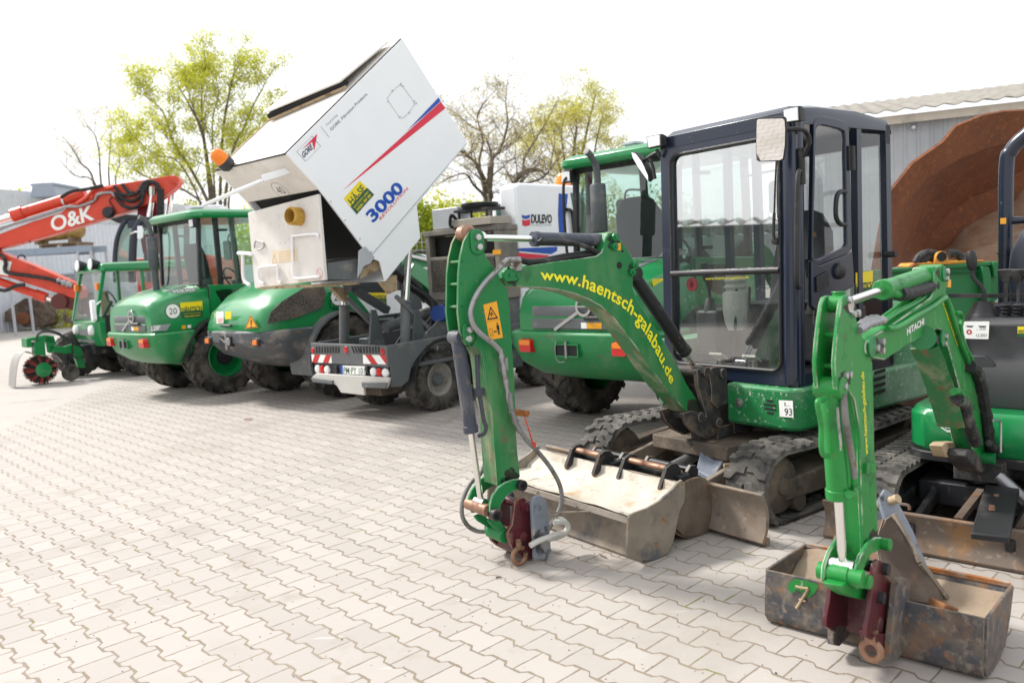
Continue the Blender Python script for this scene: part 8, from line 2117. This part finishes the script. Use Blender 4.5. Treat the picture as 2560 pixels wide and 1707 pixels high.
for x in (-.6, .6):
    m = MB(); m.box(x-.06, x+.06, -.35, .35, -.10, .10); m.build('cradle', M['wood'], tk)
pl_ = solo('wood_pallet', 'weathered wooden pallet under the tank on the rack', 'pallet', gD((700, 838), 29.5)+V3(0, 0, .03))
m = MB()
for i in range(6): m.box(-.75, .75, -.5+.18*i, -.40+.18*i, .10, .13)
for x in (-.7, 0, .62): m.box(x, x+.1, -.5, .5, 0, .10)
m.build('boards', M['wood'], pl_)
st_ = solo('sheet_stack', 'stack of pale blue grey metal sheets beside the mesh gate', 'sheet stack', ground(185, 812))
for k in range(7):
    m = MB(); m.box(-.95+.03*(k % 3), .95+.03*(k % 2), .2, 1.6, 1.35+.13*k, 1.45+.13*k); m.build('sheet', paint("galvanised_sheet_%d" % k, (.38+.03*(k % 3), .44+.02*(k % 3), .52), .5) if k < 3 else M['galv'], st_)
m = MB(); m.box(-.9, .9, .25, 1.5, 0, 1.35); m.build('crate_base', M['wood'], st_)
sc = solo('scrap_bucket', 'old brown excavator bucket lying on the ground left of the mesh gate', 'bucket', ground(50, 828))
def s3(q, Y=31.5): return depth(*e_(*q), Y)-V3(sc.location.x, 31.5, 0)
m = MB(); P = [s3(q) for q in ((-80, 720), (0, 660), (120, 580), (265, 585), (300, 630), (385, 760), (380, 830), (300, 870), (120, 870), (40, 800), (-80, 820))]
P = [V3(p.x, p.y, max(.0, p.z)) for p in P]; m.prism(P, (0, 1.0, 0)); m.prism([s3(q, 31.4) for q in ((40, 790), (260, 590), (385, 770), (370, 850), (200, 690), (120, 860))], (0, .06, 0))
m.build('bucket_shell', M['rustdk'], sc, bevel=.03, fix=True)
m = MB(); m.lathe([(.25, 0), (.25, .1), (.12, .14)], s3((120, 780), 31.35), (0, -1, 0), 18); m.build('pivot', M['rust'], sc)
# white fence wall across the back of the yard
wf = solo('white_fence', 'low white panelled fence across the back of the yard', 'fence', V3(-6, 31, 0))
m = MB()
for i in range(26):
    m.box(-6+.95*i, -6+.95*i+.93, 0, .05, .05, 2.05)
m.build('panel', paint("white_panel", (.68, .70, .73), .5), wf)
m = MB()
for i in range(120): m.box(-6+.2*i, -6+.2*i+.02, .0, .02, 2.05, 2.85)
for z in (2.2, 2.5, 2.84): m.box(-6, 18, -.01, .02, z-.01, z+.01)
m.build('wire_mesh', M['galv'], wf)
# ================================================================ trees: limbs that fork and taper, crowns of many small leaves
def leafmat(name, a, b, tr=.45):
    m = bpy.data.materials.new(name); m.use_nodes = True
    nt = m.node_tree; nt.nodes.clear(); out = nd(nt, "ShaderNodeOutputMaterial")
    tc = nd(nt, "ShaderNodeTexCoord"); n = nd(nt, "ShaderNodeTexNoise", Scale=1.3, Detail=3); nt.links.new(tc.outputs['Object'], n.inputs['Vector'])
    wn = nd(nt, "ShaderNodeTexWhiteNoise"); gm = nd(nt, "ShaderNodeVectorMath", operation='SNAP'); gm.inputs[1].default_value = (.11, .11, .11)
    nt.links.new(tc.outputs['Object'], gm.inputs[0]); nt.links.new(gm.outputs[0], wn.inputs['Vector'])
    ad = nd(nt, "ShaderNodeMath", operation='MULTIPLY_ADD'); ad.inputs[1].default_value = .6; nt.links.new(wn.outputs['Value'], ad.inputs[0])
    mr = nd(nt, "ShaderNodeMapRange"); mr.inputs[1].default_value = .3; mr.inputs[2].default_value = .7; mr.inputs[3].default_value = 0; mr.inputs[4].default_value = .5; nt.links.new(n.outputs['Fac'], mr.inputs[0]); nt.links.new(mr.outputs[0], ad.inputs[2])
    c = mixc(nt, ad.outputs[0], a, b)
    d = nd(nt, "ShaderNodeBsdfDiffuse"); t = nd(nt, "ShaderNodeBsdfTranslucent"); mx_ = nd(nt, "ShaderNodeMixShader"); mx_.inputs[0].default_value = tr
    nt.links.new(c, d.inputs[0]); nt.links.new(c, t.inputs[0]); nt.links.new(d.outputs[0], mx_.inputs[1]); nt.links.new(t.outputs[0], mx_.inputs[2]); nt.links.new(mx_.outputs[0], out.inputs[0])
    return m
BARK = paint("bark", (.13, .105, .08), .95, layers=[((.24, .20, .15), 3, .5, .7)])
LSPRING = leafmat("spring_leaves", (.36, .40, .035), (.62, .62, .09), .55); LBIRCH = leafmat("birch_leaves", (.42, .42, .06), (.62, .58, .12), .55); LDEEP = leafmat("green_leaves", (.14, .21, .02), (.38, .42, .05), .45)
LBUD = leafmat("bud_leaves", (.45, .38, .14), (.55, .48, .22), .5)
def tree(name, label, base, limbs, leaf, nleaf, size, seed, spread=.55, depth_=4, twig=.55, droop=0.0, r0=.22, leaf_from=2, grp='trees behind the yard'):
    """limbs: list of (points relative to base, start radius); each limb throws side branches down to twigs"""
    rnd = random.Random(seed)
    o = solo(name, label, 'tree', base, grp)
    mb, tips = MB(), []
    def grow(p, d, L, r, lv):
        n = 4; pts = [p]; q = p; dd = d.copy()
        for i in range(n):
            dd = (dd+V3(rnd.uniform(-1, 1), rnd.uniform(-1, 1), rnd.uniform(-.6, .9)-droop*lv)*.22).normalized(); q = q+dd*L/n; pts.append(q)
        mb.tube(pts, lambda t: max(.004, r*(1-.7*t)), 5 if lv < 2 else 3, 2, cap=False)
        if lv >= leaf_from: tips.extend([(pts[i], r) for i in range(1, n+1)])
        if lv < depth_:
            for i in range(1, n+1):
                for _ in range(2 if i == n else 1):
                    if rnd.random() < .22: continue
                    ax = V3(rnd.uniform(-1, 1), rnd.uniform(-1, 1), rnd.uniform(-.5, .7)).normalized()
                    nd_ = (dd*(1-spread)+ax*spread*1.15+V3(0, 0, .12-droop*.4)).normalized()
                    grow(pts[i], nd_, L*rnd.uniform(twig*.75, twig*1.15), r*(.38 if i < n else .48), lv+1)
    for pts, r in limbs:
        P = smooth_path([Vector(p) for p in pts], 4)
        mb.tube(P, lambda t, r=r: max(.01, r*(1-.75*t)), 8, 1, cap=True)
        n = len(P)
        for i in range(n//3, n):
            if rnd.random() < .75:
                ax = V3(rnd.uniform(-1, 1), rnd.uniform(-1, 1), rnd.uniform(-.2, .6)).normalized()
                dd = (P[min(i+1, n-1)]-P[max(0, i-1)]).normalized()
                grow(P[i], (dd*.45+ax*.75).normalized(), rnd.uniform(1.1, 2.4)*(1.25-.5*i/n)*twig/.55, r*.30*(1.2-.7*i/n), 1)
        grow(P[-1], (P[-1]-P[-2]).normalized(), 1.6*twig/.55, r*.25, 1)
    mb.build('trunk', BARK, o)
    lm = MB()
    cl = [rnd.random() for _ in tips]
    for _ in range(nleaf):
        k = rnd.randrange(len(tips))
        if cl[k] < .22: continue           # bare twigs leave gaps
        c = tips[k][0]+V3(rnd.gauss(0, .20), rnd.gauss(0, .20), rnd.gauss(0, .17)-droop*.25*rnd.random())
        s = size*rnd.uniform(.55, 1.3)
        a = V3(rnd.uniform(-1, 1), rnd.uniform(-1, 1), rnd.uniform(-1, 1)).normalized(); b = a.orthogonal().normalized()
        lm.add([c-a*s, c+b*s*.6, c+a*s, c-b*s*.6], [(0, 1, 2, 3)])
    if nleaf: lm.build('crown', leaf, o)
    return o
def tpts(pix, Y, base, wob=0, seed=1):
    rnd = random.Random(seed); return [depth(x, y, Y+rnd.uniform(-wob, wob)*(i > 0))-base for i, (x, y) in enumerate(pix)]
tb = crop(120, 100, 1.9484); tc_ = crop(1020, 200, 2.1333)
Yb = 54.0
b0 = depth(545, 700, Yb); b0.z = 0
def limb(f, pix, Y, base, r, seed): return ([V3(depth(*f(*pix[0]), Y).x-base.x, 0, 0)]+tpts([f(*p) for p in pix], Y, base, 2.2, seed), r)
L = [limb(tb, p, Yb, b0, r, i) for i, (p, r) in enumerate([
    ([(800, 860), (770, 560), (745, 430), (700, 340), (640, 230)], 0.161), ([(820, 860), (760, 480), (748, 300), (765, 140)], 0.136), ([(840, 860), (850, 480), (875, 300), (905, 160)], 0.149), ([(800, 860), (690, 620), (610, 500), (560, 350), (480, 280)], 0.136),
    ([(860, 860), (900, 540), (950, 440), (1000, 320), (1050, 230)], 0.124), ([(780, 860), (660, 730), (560, 700), (450, 650), (400, 610)], 0.099), ([(880, 860), (900, 700), (980, 560), (1080, 400)], 0.099), ([(760, 860), (640, 600), (520, 560), (430, 480)], 0.087), ([(820, 860), (800, 420), (830, 280), (820, 200)], 0.087)])]
tree('maple_tree', 'tall spread spring tree with many yellow green leaves left of the tipped hopper', b0, L, LSPRING, 38000, .075, 4, depth_=4)
Y1 = 60.0; b1 = depth(240, 700, Y1); b1.z = 0
L = [limb(tb, p, Y1, b1, r, i+20) for i, (p, r) in enumerate([([(230, 720), (160, 600), (120, 530), (80, 480)], .10), ([(260, 720), (250, 560), (230, 470), (200, 430)], .09), ([(300, 720), (300, 560), (310, 430)], .09), ([(250, 740), (130, 660), (60, 590)], .08), ([(330, 720), (350, 600), (340, 480)], .08)])]
tree('bare_tree', 'thin nearly bare tree above the red excavator boom', b1, L, LBUD, 2500, .05, 6, depth_=3, twig=.6)
Y2 = 38.0; b2 = depth(1225, 640, Y2); b2.z = 0
L = [limb(tc_, p, Y2, b2, r, i+40) for i, (p, r) in enumerate([
    ([(440, 690), (430, 600), (380, 480), (340, 420), (280, 400)], 0.192), ([(450, 690), (435, 560), (440, 440), (490, 370), (530, 240), (520, 120)], 0.136), ([(450, 700), (500, 640), (560, 560), (620, 490), (700, 480), (745, 500), (770, 400)], 0.160), ([(460, 700), (530, 620), (610, 530), (620, 420), (680, 320), (740, 220)], 0.120),
    ([(420, 690), (400, 560), (380, 430), (400, 330), (370, 200), (400, 130)], 0.096), ([(430, 690), (350, 560), (300, 500), (200, 530)], 0.096), ([(440, 660), (450, 450), (410, 300), (330, 240), (280, 200)], 0.080), ([(460, 700), (600, 570), (720, 520), (800, 420)], 0.096)])]
tree('gnarled_tree', 'gnarled almost leafless tree with twisted limbs right of the hopper', b2, L, LBUD, 9000, .05, 9, depth_=4, twig=.50, spread=.7)
Y3 = 46.0; b3 = depth(1410, 640, Y3); b3.z = 0
L = [limb(tc_, p, Y3, b3, r, i+60) for i, (p, r) in enumerate([([(870, 660), (880, 420), (900, 240), (890, 160)], .14), ([(900, 660), (930, 400), (970, 200), (1000, 80)], .13), ([(850, 660), (800, 440), (760, 320), (730, 260)], .10), ([(860, 660), (830, 400), (820, 260), (850, 170)], .10), ([(920, 660), (980, 460), (1010, 300), (1040, 180)], .10)])]
tree('birch_tree', 'airy yellow green birch with drooping twigs behind the green cab', b3, L, LBIRCH, 24000, .055, 12, depth_=4, twig=.5, droop=.35)
def bush(name, label, c, rx_, rz, n, leaf, seed, size=.1, cat='bush', grp=None):
    rnd = random.Random(seed); o = solo(name, label, cat, c, grp); m = MB()
    lob = [(V3(rnd.uniform(-1, 1)*rx_*.7, rnd.uniform(-1, 1)*rx_*.5, rz*rnd.uniform(.35, .8)), rnd.uniform(.35, .6)*rx_) for _ in range(12)]
    for _ in range(n):
        q, r = lob[rnd.randrange(12)]; d = V3(rnd.gauss(0, 1), rnd.gauss(0, 1), rnd.gauss(0, 1)).normalized(); p = q+d*r*rnd.uniform(.55, 1.12)**.7; p.z = max(.05, p.z*1.0)
        s = size*rnd.uniform(.6, 1.3); a = V3(rnd.uniform(-1, 1), rnd.uniform(-1, 1), rnd.uniform(-1, 1)).normalized(); b = a.orthogonal().normalized()
        m.add([p-a*s, p+b*s*.6, p+a*s, p-b*s*.6], [(0, 1, 2, 3)])
    m.build('foliage', leaf, o)
    m = MB()
    for q, r in lob[:6]: m.tube([(0, 0, 0), q*.5, q], lambda t: .05*(1-.7*t), 5, 2)
    m.build('stem', BARK, o); return o
p = depth(1075, 560, 37); bush('green_shrub', 'dense mid green shrub between the hopper and the dark fan housing', V3(p.x, 37, 0), 2.2, 4.6, 9000, LDEEP, 3, .10)
p = depth(1130, 520, 40); bush('green_shrub', 'lighter yellow green shrub at the foot of the gnarled tree', V3(p.x, 41, 0), 2.6, 5.0, 8000, LSPRING, 5, .10)
p = depth(30, 470, 50); bush('green_shrub', 'green treetop peeping over the roof of the white hall at the left edge', V3(p.x, 52, 3.4), 3.0, 4.3, 5000, LSPRING, 7, .11)
p = depth(600, 520, 56); bush('green_shrub', 'green undergrowth behind the cab roofs below the tall spring tree', V3(p.x, 57, 0), 5.0, 6.5, 9000, LSPRING, 8, .12)
p = depth(1580, 500, 44); bush('green_shrub', 'leafy green bush behind the loader with the badge', V3(p.x, 44, 0), 4.0, 4.0, 8000, LDEEP, 13, .11)
# weeds growing along the mesh gate
rnd = random.Random(21); m = MB()
for _ in range(900):
    t = rnd.random(); p = ground(75, 824)+(ground(190, 820)-ground(75, 824))*t+V3(rnd.gauss(0, .15), .35+rnd.gauss(0, .15), abs(rnd.gauss(.35, .35)))
    s = .06; a = V3(rnd.uniform(-1, 1), rnd.uniform(-1, 1), rnd.uniform(0, 1)).normalized(); b = a.orthogonal().normalized(); m.add([p-a*s, p+b*s*.5, p+a*s, p-b*s*.5], [(0, 1, 2, 3)])
tag(m.build('weeds', LSPRING), kind='stuff')

# stray leaves and grit on the paving
for (x, y), lb in (((621, 1050), 'single dry red brown leaf lying on the paving in front of the sweeper'), ((1247, 1445), 'small dark stick crumb on the paving left of the grading bucket hook')):
    q = ground(x, y, .006); o = solo('dry_leaf' if y < 1200 else 'stick_crumb', lb, 'leaf' if y < 1200 else 'stick', q)
    m = MB()
    if y < 1200:
        m.sheet([[(.026*(i-2), .022*math.sin(math.pi*i/4)*(j-1)+.0, .004+.007*abs(j-1)+.003*i) for j in range(3)] for i in range(5)], .001); m.build('blade', paint('dry_leaf_brown', (.34, .14, .08), .8), o)
    else:
        m.tube([(-.014, 0, .004), (0, .003, .006), (.012, 0, .005)], .004, 6, 3); m.build('twig', M['brown'], o)
rnd = random.Random(77); m = MB()
for _ in range(420):
    x, y = rnd.uniform(0, 2500), 960+740*rnd.random()**.8
    q = ground(x, y, .0045); s = rnd.uniform(.001, .0032)*(1.0 if rnd.random() < .95 else 1.8)
    m.lathe([(s, 0), (s*.8, s*.7), (.0005, s)], q, (rnd.uniform(-.4, .4), rnd.uniform(-.4, .4), 1), 5)
tag(m.build('grit', paint('grit', (.10, .075, .055), .9, layers=[((.3, .26, .2), 40, .5, .6)])), kind='stuff')
